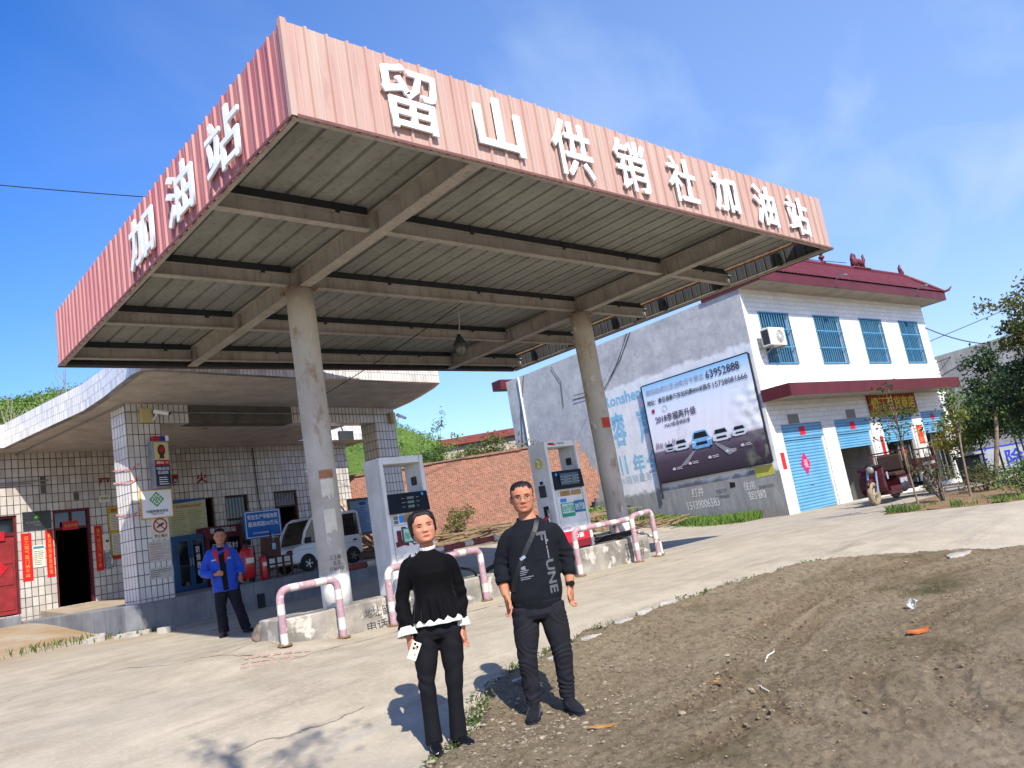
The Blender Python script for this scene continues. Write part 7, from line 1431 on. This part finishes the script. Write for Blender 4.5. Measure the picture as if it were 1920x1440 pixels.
M['skin_man'] = skin_mat('skin_man', 'ab7557', 'a0684d'); M['skin_woman'] = skin_mat('skin_woman', 'b47c60', 'a86f54'); M['skin_worker'] = skin_mat('skin_worker', 'a3735a', '96664e')
M['lip'] = mat('lips', '9b5a50', '8d4f47', 60, rough=.45); M['lipw'] = mat('lips_red', 'a8483f', '9a3f38', 60, rough=.4); M['eyewhite'] = mat('eye_white', '8f8580', rough=.25); M['iris'] = mat('iris', '15100d', rough=.15, spec=.6); M['brow'] = mat('brow_hair', '1b1512', rough=.8); M['crease'] = mat('lid_line', '5b3a2e', rough=.8)
k = NT('black_hair'); c = k.mix(k.ramp(k.noise(60, 4, .6, k.map((1, 1, .12))), .4, .7), '100d0c', '1f1a17'); k.col(c); k.bump(k.noise(120, 3, .6, k.map((1, 1, .1))), .6, .003); M['hair'] = k.done(.6, 0, .22)
def face(HM, tree_, parent, lipm, squint=.55, sc=1., brow=1., full=True):
    """brows, eyes, nostrils and lips laid on the face; HM places the head in the body's space"""
    P2 = lambda pts: [((HM @ Vector((x, -.1, z_))).x, (HM @ Vector((x, -.1, z_))).z) for x, z_ in pts]
    for s_ in (-1, 1):
        decal('eyebrow', P2([(s_ * .014, .0175), (s_ * .026, .0215), (s_ * .04, .0215), (s_ * .051, .0165), (s_ * .04, .0255 + .002 * brow), (s_ * .026, .0275 + .001 * brow), (s_ * .014, .0245)]), tree_, 'brow', parent, .0012)
        ey = decal('eye', P2([(s_ * .017, .0005), (s_ * .024, .0005 + .0062 * squint), (s_ * .033, .001 + .0075 * squint), (s_ * .042, .0015 + .005 * squint), (s_ * .048, .001), (s_ * .042, -.0015 - .0035 * squint), (s_ * .033, -.001 - .006 * squint), (s_ * .024, -.001 - .005 * squint)]), tree_, 'eyewhite', parent, .0010)
        decal('iris', P2(ell_poly(s_ * .033, .0008, .0085, .0075 * squint, 10)), tree_, 'iris', ey, .0018)
        decal('lash_line', P2([(s_ * .015, .0005), (s_ * .024, .0015 + .0062 * squint), (s_ * .033, .002 + .0075 * squint), (s_ * .042, .0025 + .005 * squint), (s_ * .051, .0005), (s_ * .042, .0045 + .005 * squint), (s_ * .033, .0045 + .0075 * squint), (s_ * .024, .0035 + .0062 * squint)]), tree_, 'brow', ey, .0020)
        decal('nostril', P2(ell_poly(s_ * .0085, -.0405, .0042, .0022, 8)), tree_, 'crease', parent, .001)
    decal('lips', P2([(-.024, -.066), (-.014, -.0612), (-.005, -.0588), (0, -.0602), (.005, -.0588), (.014, -.0612), (.024, -.066), (.014, -.0738), (0, -.0768), (-.014, -.0738)]), tree_, lipm, parent, .0012)
    decal('mouth_line', P2([(-.024, -.0658), (-.01, -.0655), (0, -.0664), (.01, -.0655), (.024, -.0658), (.01, -.0674), (0, -.0681), (-.01, -.0674)]), tree_, 'crease', parent, .0022)
def hair_shell(name, HM, fn, parent, seed=0):
    mb = MB(); mb.rings([[HM @ p for p in rg] for rg in head_surface(fn, 50, 72, 0.)]); o = ob(name, mb, 'hair', parent, True); return o
def person(name_label, x, y, z_, view=None, rz_extra=0):
    d_ = Vector((x, y, 0)).normalized(); return empty('person', (x, y, z_), math.atan2(-d_.x, d_.y) + rz_extra, name_label, 'person')
def shoe(name, parent, ankle, toe, m_, sole='black', w_=.046, h_=.075, zup=.0, heel=.0):
    """closed shoe from heel to toe with a separate sole"""
    a = Vector((ankle[0], ankle[1], 0)); t_ = Vector((toe[0], toe[1], 0)); d_ = (t_ - a).normalized(); L_ = (t_ - a).length + .07; s_ = Vector((-d_.y, d_.x, 0)); o_ = a - d_ * .07; mb = MB()
    prof = [(0, .55, .6), (.04, .78, .9), (.15, .82, 1.0), (.32, .85, 1.02), (.48, .95, .82), (.65, 1.02, .62), (.8, .95, .5), (.92, .72, .38), (1.0, .25, .2)]
    mb.rings([ring(o_ + d_ * L_ * q + Vector((0, 0, .02 + h_ * hz * .5)), w_ * ww, h_ * hz * .5, 16, .8, s_, (0, 0, 1)) for q, ww, hz in prof]); mb.tube([o_ + d_ * .085 + Vector((0, 0, .05)), o_ + d_ * .085 + Vector((0, 0, .13))], [w_ * .85, w_ * .82], 14)
    b_ = fuse(name, mb, .006, m_, parent, 4); mb = MB(); q2 = [(0, .5), (.03, .75), (.15, .85), (.35, .82), (.6, 1.04), (.78, 1.03), (.93, .75), (1.02, .3)]; out = [o_ + d_ * L_ * q + s_ * w_ * ww for q, ww in q2] + [o_ + d_ * L_ * q - s_ * w_ * ww for q, ww in reversed(q2)]
    n = len(out); mb.add([p + Vector((0, 0, .0)) for p in out] + [p + Vector((0, 0, .024)) for p in out], [tuple(range(n)), tuple(range(2 * n - 1, n - 1, -1))] + [(i, (i + 1) % n, n + (i + 1) % n, n + i) for i in range(n)]); ob('sole', mb, sole, b_, bevel=.004); return b_

# ---------------------------------------------------------------- the man in the dark sweatshirt
pm_ = person('man in glasses wearing a dark navy sweatshirt with grey lettering, standing on the mud', 4.11, 4.53, .078)
HM = Matrix.Translation((.055, -.012, 1.612)) @ Matrix.Rotation(R(1), 4, 'Y') @ Matrix.Rotation(R(3), 4, 'X') @ Matrix.Diagonal((1.16, 1.08, 1.0, 1))
mb = MB(); head_mb(mb, HM); limb(mb, [(.056, .02, 1.56), (.06, .022, 1.5), (.068, .015, 1.42)], [.058, .06, .075]); torso(mb, [(.82, .03, .0, .15, .1), (1.0, .04, 0, .15, .1), (1.2, .06, 0, .155, .1), (1.32, .075, 0, .155, .085), (1.37, .075, 0, .12, .07), (1.43, .07, .01, .072, .06)])
aL = [(-.085, .0, 1.34), (-.165, .03, 1.24), (-.195, .035, 1.12), (-.2, -.0, 1.0), (-.19, -.035, .905)]; aR = [(.235, .0, 1.33), (.3, .03, 1.22), (.318, .03, 1.1), (.31, -.005, .99), (.3, -.035, .895)]
limb(mb, aL, [.055, .048, .042, .04, .03]); limb(mb, aR, [.055, .048, .042, .04, .03])
hand.flip = False; hand(mb, (-.188, -.038, .9), (.10, -.12, -1), (.45, -.85, .0), .42, 1.03); hand.flip = True; hand(mb, (.299, -.038, .89), (-.13, -.1, -1), (-.5, -.85, 0), .45, 1.03); hand.flip = False
for s_, hx, kx, ax_ in ((-1, -.06, -.1, -.115), (1, .12, .15, .15)): limb(mb, [(hx, 0, .84), (hx + (kx - hx) * .4, -.01, .62), (kx, -.02, .45), (ax_, .01, .25), (ax_, .02, .08)], [.085, .075, .05, .045, .035])
body = fuse('body', mb, .0045, 'skin_man', pm_, 5); tb = bvh(body)
face(HM, tb, body, 'lip', .42)
def man_hair(x, y, z_, a):
    fr_ = max(0., -math.sin(a)); line = (.074 + .012 * g2(abs(x) - .045, .016)) * fr_ ** .8 + (-.055) * max(0, math.sin(a)) ** .6 + (.004 if fr_ < .25 else .02 * min(1, fr_ * 3)) * (1 - fr_); side = abs(math.cos(a))
    if fr_ > 0 and side > .55: line = min(line, .052 + .0 * side) if side < .93 else -.012
    m_ = S((z_ - line) / .034 + .4 + .6 * noise.noise(Vector((x * 160, y * 160, z_ * 60)))); return m_ * (.0018 + .0075 * S((z_ - .055) / .06)) - (1 - m_) * .010 + m_ * .003 * noise.noise(Vector((x * 90, y * 90, z_ * 40)))
hair_shell('hair', HM, man_hair, pm_)
gl = MB(); PH = lambda x, y, z_: HM @ Vector((x, y, z_))
for s_ in (-1, 1):
    gl.tube([PH(s_ * .033 + .0215 * math.copysign(abs(math.cos(a)) ** .5, math.cos(a)), -.1005, -.001 + .0125 * math.copysign(abs(math.sin(a)) ** .6, math.sin(a))) for a in np.linspace(0, 2 * PI, 25)], .0015, 6, caps=False)
    gl.tube([PH(s_ * .057, -.103, .006), PH(s_ * .078, -.06, .006), PH(s_ * .081, .01, .004)], .0014, 6)
gl.tube([PH(-.0125, -.1015, .003), PH(0, -.105, .005), PH(.0125, -.1015, .003)], .0011, 6); ob('glasses', gl, 'dark_steel', pm_)
M['sweat'] = cloth_mat('navy_jersey', '0e1015', '12151b', .95, 0)
def wrinkle(amp, sleeves=True):
    def f_(p):
        d_ = amp * .8 * noise.noise(Vector((p.x * 7, p.y * 7, p.z * 8 + p.x * 6)))
        d_ += amp * 1.1 * (1 - abs(noise.noise(Vector((p.x * 4 + 3, p.y * 5, p.z * 9 - p.x * 5)))) * 2.2) * .5
        if sleeves and (p.x < -.13 or p.x > .26): d_ += amp * .75 * math.sin(p.z * 85 + 16 * p.y + 9 * noise.noise(p * 7)) * S((1.27 - p.z) / .15)
        return d_
    return f_
mb = MB(); torso(mb, [(.80, .035, .0, .178, .122), (.83, .035, .0, .19, .132), (.87, .037, .0, .198, .142), (1.0, .045, .0, .198, .14), (1.15, .057, .0, .196, .135), (1.27, .07, .0, .198, .127), (1.34, .078, .0, .188, .115), (1.38, .078, .004, .162, .102), (1.41, .074, .008, .128, .092), (1.432, .07, .012, .098, .084), (1.442, .068, .014, .082, .076)], e=.9)
limb(mb, [(-.04, .0, 1.355), (-.102, .01, 1.325), (-.152, .03, 1.23), (-.193, .036, 1.13), (-.195, .0, 1.05), (-.194, -.018, 1.005)], [.05, .061, .065, .061, .055, .046]); limb(mb, [(.195, .0, 1.35), (.252, .01, 1.315), (.288, .03, 1.21), (.311, .034, 1.11), (.31, .0, 1.03), (.309, -.018, .985)], [.05, .061, .065, .061, .055, .046])
sw = fuse('sweatshirt', mb, .0075, 'sweat', pm_, 4, wrinkle(.0055)); ts = bvh(sw)
mb = MB(); mb.tube([(.067 + .082 * math.cos(a), .012 + .078 * math.sin(a), 1.446 - .02 * -math.sin(a)) for a in np.linspace(0, 2 * PI, 33)], .0085, 8, caps=False); ob('collar', mb, 'sweat', sw, True)
mb = MB(); mb.rings([ring((.035, 0, z_), rx, ry, 40, .8) for z_, rx, ry in ((.775, .172, .118), (.785, .178, .123), (.82, .186, .128), (.835, .19, .132))]); ob('hem_band', mb, 'sweat', sw, True)
for pts in ([(-.205, .0, 1.045), (-.199, -.017, .995)], [(.315, .0, 1.03), (.309, -.018, .98)]): mb = MB(); mb.tube([pts[0], Vector(pts[0]).lerp(Vector(pts[1]), .5), pts[1]], [.052, .053, .046], 18); ob('cuff', mb, 'sweat', sw, True)
M['printgrey'] = mat('grey_print', '777a80', '62656b', 20, rough=.8); M['printwhite'] = mat('white_print', 'a9acb0', rough=.8)
rt = -PI / 2 + .0
print_text('print', 'UNE', .176, 1.0, .245, .062, ts, 'printgrey', sw, rt, .03); print_text('print', 'F', .145, 1.30, .07, .075, ts, 'printgrey', sw, rt, .025)
for z0, z1, x0, x1 in ((1.235, 1.285, .168, .178), (1.205, 1.225, .16, .178), (1.13, 1.2, .172, .179), (1.255, 1.27, .18, .19)): decal('print', [(x0, z0), (x1, z0), (x1, z1), (x0, z1)], ts, 'printgrey', sw, .003, 2)
decal('print', [(.1, 1.222), (.13, 1.225), (.13, 1.235), (.1, 1.232)], ts, mat('pale_green_print', '8fae9a'), sw, .003)
print_text('print', 'ME', -.035, 1.09, .05, .024, ts, 'printwhite', sw, 0, .03)
for i, (z_, L_) in enumerate(((1.066, .07), (1.052, .06), (1.038, .045), (1.018, .1), (1.004, .075))): decal('print', [(-.06, z_), (-.06 + L_, z_ + .004), (-.06 + L_, z_ + .009), (-.06, z_ + .006)], ts, 'printgrey', sw, .003, 2)
decal('pocket', [(.07, 1.13), (.17, 1.13), (.17, 1.27), (.07, 1.27)], ts, 'sweat', sw, .004, 4)
def strap(name, pts, wd, tree_, m_, parent, off=.004):
    n = 26; vs = []; A2 = np.array(pts)
    for i in range(n + 1):
        q = i / n * (len(pts) - 1); j = min(int(q), len(pts) - 2); f_ = q - j; c_ = A2[j] * (1 - f_) + A2[j + 1] * f_; t_ = A2[j + 1] - A2[j]; t_ = t_ / np.hypot(*t_); nn = np.array([-t_[1], t_[0]]); vs += [(c_ + nn * wd * e).tolist() for e in (-.5, 0, .5)]
    P_ = project(vs, tree_, off); mb = MB(); mb.add(P_, [(3 * i + e, 3 * i + e + 1, 3 * i + e + 4, 3 * i + e + 3) for i in range(n) for e in (0, 1)]); o = ob(name, mb, m_, parent); s2 = o.modifiers.new('t', 'SOLIDIFY'); s2.thickness = .003; return o
bs = strap('bag_strap', [(.137, 1.43), (.11, 1.36), (.03, 1.24), (-.05, 1.12), (-.1, 1.02), (-.13, .93)], .034, ts, mat('strap_black', '101113', rough=.55, spec=.4), pm_)
decal('buckle', [(-.045, 1.165), (-.005, 1.185), (.005, 1.165), (-.035, 1.145)], ts, 'chrome', bs, .012, 1)
M['trou'] = cloth_mat('charcoal_trousers', '17171c', '1e1e25', .9, 0, .3)
def trw(p):
    d_ = .004 * noise.noise(Vector((p.x * 8, p.y * 8, p.z * 10))); d_ += .0042 * math.sin(p.z * 58 + 20 * p.y + 22 * noise.noise(p * 5.5)) * (.8 * g2(p.z - .44, .1) + 1.1 * g2(p.z - .2, .1) + .7 * g2(p.z - .7, .08)); return d_
mb = MB(); torso(mb, [(.70, .03, .0, .13, .1), (.74, .032, .0, .185, .125), (.80, .035, .0, .185, .122), (.86, .037, .0, .175, .11)]); 
limb(mb, [(-.062, .0, .79), (-.083, -.008, .62), (-.105, -.018, .45), (-.113, .0, .27), (-.113, .008, .14), (-.113, .008, .105)], [.112, .098, .077, .066, .058, .054], 22); limb(mb, [(.125, .0, .79), (.145, -.008, .62), (.155, -.018, .45), (.15, .0, .27), (.143, .008, .14), (.142, .008, .105)], [.112, .098, .077, .066, .058, .054], 22)
fuse('trousers', mb, .0075, 'trou', pm_, 4, trw)
M['sneaker'] = cloth_mat('black_mesh_shoe', '0b0c10', '13151b', .8, .1, .5, 200); M['soleblue'] = mat('dark_sole', '1a1e2a', rough=.7)
shoe('shoe', pm_, (-.113, .0), (-.155, -.2), 'sneaker', 'soleblue', .05, .09); shoe('shoe', pm_, (.148, .0), (.215, -.19), 'sneaker', 'soleblue', .05, .09)
mb = MB(); w0, w1 = Vector((.303, -.032, .93)), Vector((.301, -.036, .905)); mb.tube([w0, w1], .0345, 20); wt = ob('wristwatch', mb, 'black', pm_, True); mb = MB(); mb.cyl((.312, -.062, .918), (.318, -.076, .917), .021, n=20); ob('watch_face', mb, 'blackgloss', wt, bevel=.003)

# ---------------------------------------------------------------- the woman in black velvet
pw = person('woman with tied back hair in black velvet top with white frills, holding a phone', 3.39, 4.81, .05)
HM = Matrix.Translation((.012, -.005, 1.535)) @ Matrix.Rotation(R(-5), 4, 'Y') @ Matrix.Rotation(R(7), 4, 'Z') @ Matrix.Rotation(R(-3), 4, 'X') @ Matrix.Diagonal((1.17, 1.06, .98, 1))
mb = MB(); head_mb(mb, HM, False); limb(mb, [(.018, .02, 1.49), (.02, .022, 1.43), (.02, .012, 1.34)], [.049, .049, .065]); torso(mb, [(.78, .01, .0, .14, .1), (.95, .015, 0, .12, .09), (1.08, .018, 0, .115, .085), (1.2, .018, 0, .13, .085), (1.3, .018, 0, .14, .075), (1.345, .018, 0, .09, .06)])
limb(mb, [(-.13, .0, 1.29), (-.185, .02, 1.14), (-.21, .02, 1.02), (-.205, -.02, .9), (-.195, -.05, .785)], [.045, .04, .034, .032, .022]); limb(mb, [(.16, .0, 1.265), (.195, .025, 1.12), (.21, .025, 1.0), (.2, .0, .9), (.19, -.02, .785)], [.045, .04, .034, .032, .022])
hand.flip = False; hand(mb, (-.193, -.055, .78), (.17, -.2, -1), (.75, -.6, .05), .5, .9, .05); hand.flip = True; hand(mb, (.189, -.022, .782), (.02, -.12, -1), (-.45, -.9, 0), .3, .88, .12); hand.flip = False
for hx, kx, ax_ in ((-.07, -.115, -.12), (.09, .077, .053)): limb(mb, [(hx, 0, .8), (hx + (kx - hx) * .5, -.01, .62), (kx, -.02, .45), (ax_, .01, .25), (ax_, .02, .08)], [.075, .07, .048, .042, .033])
body = fuse('body', mb, .0042, 'skin_woman', pw, 5); tb = bvh(body); face(HM, tb, body, 'lipw', .36, brow=.6)
def w_hair(x, y, z_, a):
    fr_ = max(0., -math.sin(a)); side = abs(math.cos(a)); bk = max(0., math.sin(a))
    line = .086 - .045 * S((side - .4) / .4) - .085 * S((side - .84) / .14) if fr_ > 0 else -.03 - .06 * S(bk * 1.5); m_ = S((z_ - line) / .02 + .45)
    return m_ * (.012 + .007 * S((z_ - .05) / .05) - .006 * g2(x - .006, .006) * S((z_ - .07) / .03)) - (1 - m_) * .014 + m_ * .0016 * noise.noise(Vector((a * 40, z_ * 8, 0))) + m_ * .001 * noise.noise(Vector((a * 110, z_ * 12, 0)))
hr = hair_shell('hair', HM, w_hair, pw); mb = MB(); mb.add([HM @ Vector(v) for v in MB().ell((0, .125, -.02), (.045, .04, .045), 16, 12).v], MB().ell((0, 0, 0), (1, 1, 1), 16, 12).f); mb.add([HM @ Vector(v) for v in MB().ell((-.066, .05, -.02), (.012, .035, .045), 14, 10).v], MB().ell((0, 0, 0), (1, 1, 1), 14, 10).f); ob('hair_bun', mb, 'hair', hr, True)
k = NT('black_velvet'); k.col(k.mix(k.ramp(k.noise(6, 6), .4, .7), '050506', '0a0a0d')); k.b.inputs['Sheen Weight'].default_value = .35; k.b.inputs['Sheen Roughness'].default_value = .25; k.b.inputs['Sheen Tint'].default_value = (.6, .6, .75, 1); M['velvet'] = k.done(.85, 0, .1)
def vw(p):
    a = math.atan2(p.y, p.x - .02); d_ = .003 * noise.noise(Vector((p.x * 9, p.y * 9, p.z * 7))); core = S((.24 - abs(p.x - .02)) / .05) if p.z < 1.05 else 0
    if p.z < 1.07 and abs(p.x - .03) < .2: d_ += .010 * math.sin(a * 13 + p.z * 6) * S((1.08 - p.z) / .15)
    if p.x < -.165 or p.x > .185: d_ += .005 * math.sin(p.z * 70 + 6 * noise.noise(p * 6)) * S((1.2 - p.z) / .2)
    return d_
mb = MB(); torso(mb, [(.885, .03, -.005, .185, .14), (.92, .03, .0, .178, .135), (1.0, .026, .0, .158, .12), (1.07, .024, .0, .145, .108), (1.13, .022, .0, .147, .11), (1.21, .02, -.008, .158, .122), (1.28, .017, .0, .16, .108), (1.325, .017, .004, .13, .085), (1.352, .018, .008, .08, .066), (1.375, .019, .012, .058, .056)], e=.88)
limb(mb, [(-.09, .0, 1.29), (-.135, .008, 1.27), (-.188, .022, 1.13), (-.215, .022, 1.02), (-.21, -.02, .92), (-.203, -.045, .845)], [.052, .06, .054, .05, .055, .06]); limb(mb, [(.12, .0, 1.28), (.165, .008, 1.245), (.2, .026, 1.11), (.215, .026, 1.0), (.205, .0, .92), (.195, -.015, .845)], [.052, .06, .054, .047, .044, .042])
tp = fuse('velvet_top', mb, .0075, 'velvet', pw, 4, vw); M['frill'] = cloth_mat('white_frill', 'cfcbc0', 'bfbab0', .8, .2)
def frill(name, c, d_, r0, r1, L_, n, amp, parent, fr_=None, el_=1.):
    c, d_ = Vector(c), Vector(d_).normalized(); ax_ = Vector((1, 0, 0)); ax_ = (ax_ - d_ * ax_.dot(d_)).normalized(); ay_ = d_.cross(ax_); m_ = n * 6; rg = []
    for j in range(5): q = j / 4; rg.append([c + d_ * L_ * q + (ax_ * math.cos(a) + ay_ * el_ * math.sin(a)) * (r0 + (r1 - r0) * q + amp * q * math.sin(a * n)) for a in np.linspace(0, 2 * PI, m_ + 1)[:-1]])
    mb = MB(); mb.rings(rg, caps=False); o = ob(name, mb, 'frill', parent, True); s2 = o.modifiers.new('t', 'SOLIDIFY'); s2.thickness = .003; return o
frill('hem_frill', (.03, -.004, .915), (0, 0, -1), .165, .2, .062, 11, .012, tp, el_=.74)
frill('cuff_frill', (-.204, -.043, .862), (.06, -.25, -1), .056, .075, .062, 16, .005, tp); frill('cuff_frill', (.196, -.014, .86), (-.05, -.12, -1), .044, .056, .06, 14, .004, tp)
frill('collar_frill', (.019, .008, 1.368), (0, -.1, 1), .055, .06, .03, 14, .004, tp)
M['wtrou'] = cloth_mat('black_trousers', '0b0b0f', '0f1015', .85, 0, .2)
mb = MB(); torso(mb, [(.745, .012, .0, .12, .095), (.79, .012, .0, .165, .115), (.86, .015, .0, .16, .11), (.93, .018, .0, .13, .095)])
limb(mb, [(-.07, .0, .8), (-.098, -.008, .62), (-.117, -.018, .47), (-.12, .0, .28), (-.122, .01, .12), (-.122, .012, .045)], [.1, .084, .062, .055, .06, .064], 22); limb(mb, [(.095, .0, .8), (.09, -.008, .62), (.078, -.018, .47), (.064, .0, .28), (.054, .01, .12), (.052, .012, .05)], [.1, .084, .062, .055, .06, .064], 22)
wt = fuse('trousers', mb, .0075, 'wtrou', pw, 4, lambda p: .003 * noise.noise(p * 9) + .004 * math.sin(p.z * 45 + 12 * noise.noise(p * 4)) * (g2(p.z - .45, .1) + g2(p.z - .74, .08)))
M['patent'] = mat('patent_black', '0f1016', rough=.15, spec=.6); shoe('shoe', pw, (-.122, .01), (-.105, -.2), 'patent', 'black', .043, .065); shoe('shoe', pw, (.053, .01), (.14, -.15), 'patent', 'black', .043, .065)
ph = empty('phone', pw.matrix_basis @ Vector((-.172, -.115, .70)), pw.rotation_euler.z + .25, 'pale cream phone with three dark lenses held in the woman’s hand', 'phone')
mb = MB(); mb.prism([(-.034, -.06), (.034, -.06), (.034, .065), (-.034, .065)], ((0, 0, 0), (math.cos(-.5), 0, math.sin(-.5)), (math.sin(.5), 0, math.cos(.5))), -.004, .004); ob('body', mb, mat('phone_cream', 'c9c2ae', rough=.3, spec=.5), ph, bevel=.006)
mb = MB()
for q in ((-.012, .05), (.01, .035), (-.012, .02)): c_ = Vector((q[0] * math.cos(.5) + q[1] * math.sin(.5), -.005, -q[0] * math.sin(.5) + q[1] * math.cos(.5))); mb.cyl(c_, c_ + Vector((0, -.003, 0)), .009, n=12)
ob('lens', mb, 'blackgloss', ph)

# ---------------------------------------------------------------- the man in the blue jacket
pb = person('older man in a bright blue jacket with red collar standing in the canopy shade', 5.15, 12.91, .53)
pb.location.z = G(5.15, 12.91) + .005
HM = Matrix.Translation((-.04, -.03, 1.585)) @ Matrix.Rotation(R(8), 4, 'X') @ Matrix.Diagonal((1.15, 1.08, 1.03, 1))
mb = MB(); head_mb(mb, HM); limb(mb, [(-.04, .0, 1.53), (-.045, .012, 1.46), (-.05, .01, 1.38)], [.056, .058, .07]); torso(mb, [(.8, -.02, 0, .14, .1), (1.05, -.03, 0, .14, .1), (1.25, -.045, 0, .15, .1), (1.36, -.05, 0, .14, .08), (1.42, -.05, .01, .07, .06)])
limb(mb, [(-.2, .0, 1.33), (-.29, .02, 1.16), (-.32, .0, 1.04), (-.24, -.13, 1.0), (-.15, -.2, .985)], [.05, .045, .04, .036, .026]); limb(mb, [(.1, .0, 1.31), (.18, .03, 1.16), (.225, .02, 1.04), (.225, -.05, .96), (.215, -.08, .92)], [.05, .045, .04, .036, .026])
hand.flip = False; hand(mb, (-.15, -.2, .985), (1, -.25, .05), (.1, -.3, 1), .7, .98); hand.flip = True; hand(mb, (.214, -.085, .915), (-.05, -.25, -1), (-.6, -.7, 0), .5, .98); hand.flip = False
for hx, kx, ax_ in ((-.09, -.12, -.115), (.07, .12, .22)): limb(mb, [(hx, 0, .8), ((hx + kx) / 2, -.01, .62), (kx, -.02, .45), ((kx + ax_) / 2, .01, .25), (ax_, .02, .08)], [.085, .075, .05, .045, .035])
body = fuse('body', mb, .006, 'skin_worker', pb, 5); tb = bvh(body); face(HM, tb, body, 'lip', .45)
hair_shell('hair', HM, man_hair, pb)
M['jacket'] = cloth_mat('blue_jacket', '1c46a8', '183c94', .55, .1, .3, 160); M['jred'] = cloth_mat('red_lining', 'a82b3c', '97253a', .7, .1)
mb = MB(); torso(mb, [(.70, -.02, .0, .2, .14), (.76, -.022, .0, .205, .145), (.95, -.03, .0, .205, .145), (1.15, -.04, .0, .205, .14), (1.27, -.05, .0, .205, .128), (1.35, -.053, .0, .17, .105), (1.41, -.05, .008, .1, .085)], e=.82)
limb(mb, [(-.15, .0, 1.33), (-.215, .008, 1.3), (-.295, .022, 1.15), (-.33, .0, 1.04), (-.25, -.125, 1.0), (-.18, -.185, .99)], [.07, .082, .075, .072, .064, .055]); limb(mb, [(.05, .0, 1.33), (.11, .008, 1.29), (.185, .03, 1.15), (.232, .02, 1.03), (.23, -.045, .965), (.22, -.07, .935)], [.07, .082, .075, .072, .064, .055])
jk = fuse('jacket', mb, .009, 'jacket', pb, 4, wrinkle(.009, False)); tj = bvh(jk)
decal('shirt', [(-.1, 1.4), (.0, 1.4), (.015, 1.28), (.01, 1.0), (.02, .715), (-.06, .715), (-.065, 1.0), (-.11, 1.28)], tj, cloth_mat('black_shirt', '0f0f11', '151518'), jk, .008, 4)
decal('collar', [(-.1, 1.43), (-.1, 1.34), (-.085, 1.14), (-.125, 1.2), (-.18, 1.32), (-.155, 1.4)], tj, 'jred', jk, .014, 3); decal('collar', [(-.0, 1.43), (.0, 1.34), (.0, 1.14), (.035, 1.2), (.09, 1.31), (.062, 1.4)], tj, 'jred', jk, .014, 3)
mb = MB(); mb.tube([(-.05 + .1 * math.cos(a), .012 + .085 * math.sin(a), 1.415 + .02 * math.sin(a)) for a in np.linspace(-.5, PI + .5, 20)], .028, 10); ob('collar', mb, 'jacket', jk, True)
for x0 in (-.2, .02): decal('chest_stripe', [(x0, 1.2), (x0 + .075, 1.205), (x0 + .075, 1.225), (x0, 1.22)], tj, 'printwhite', jk, .006, 2)
mb = MB(); torso(mb, [(.68, -.02, .0, .14, .1), (.76, -.02, .0, .17, .12), (.9, -.02, .0, .16, .11)]); limb(mb, [(-.095, .0, .8), (-.11, -.01, .62), (-.13, -.02, .45), (-.12, .0, .25), (-.115, .01, .06)], [.115, .1, .085, .08, .082], 20); limb(mb, [(.075, .0, .8), (.1, -.01, .62), (.13, -.02, .45), (.18, .0, .25), (.225, .01, .06)], [.115, .1, .085, .08, .082], 20)
fuse('trousers', mb, .009, 'trou', pb, 4, trw); shoe('shoe', pb, (-.115, .0), (-.16, -.18), 'sneaker', 'black', .048, .08); shoe('shoe', pb, (.225, .0), (.31, -.15), 'sneaker', 'black', .048, .08)
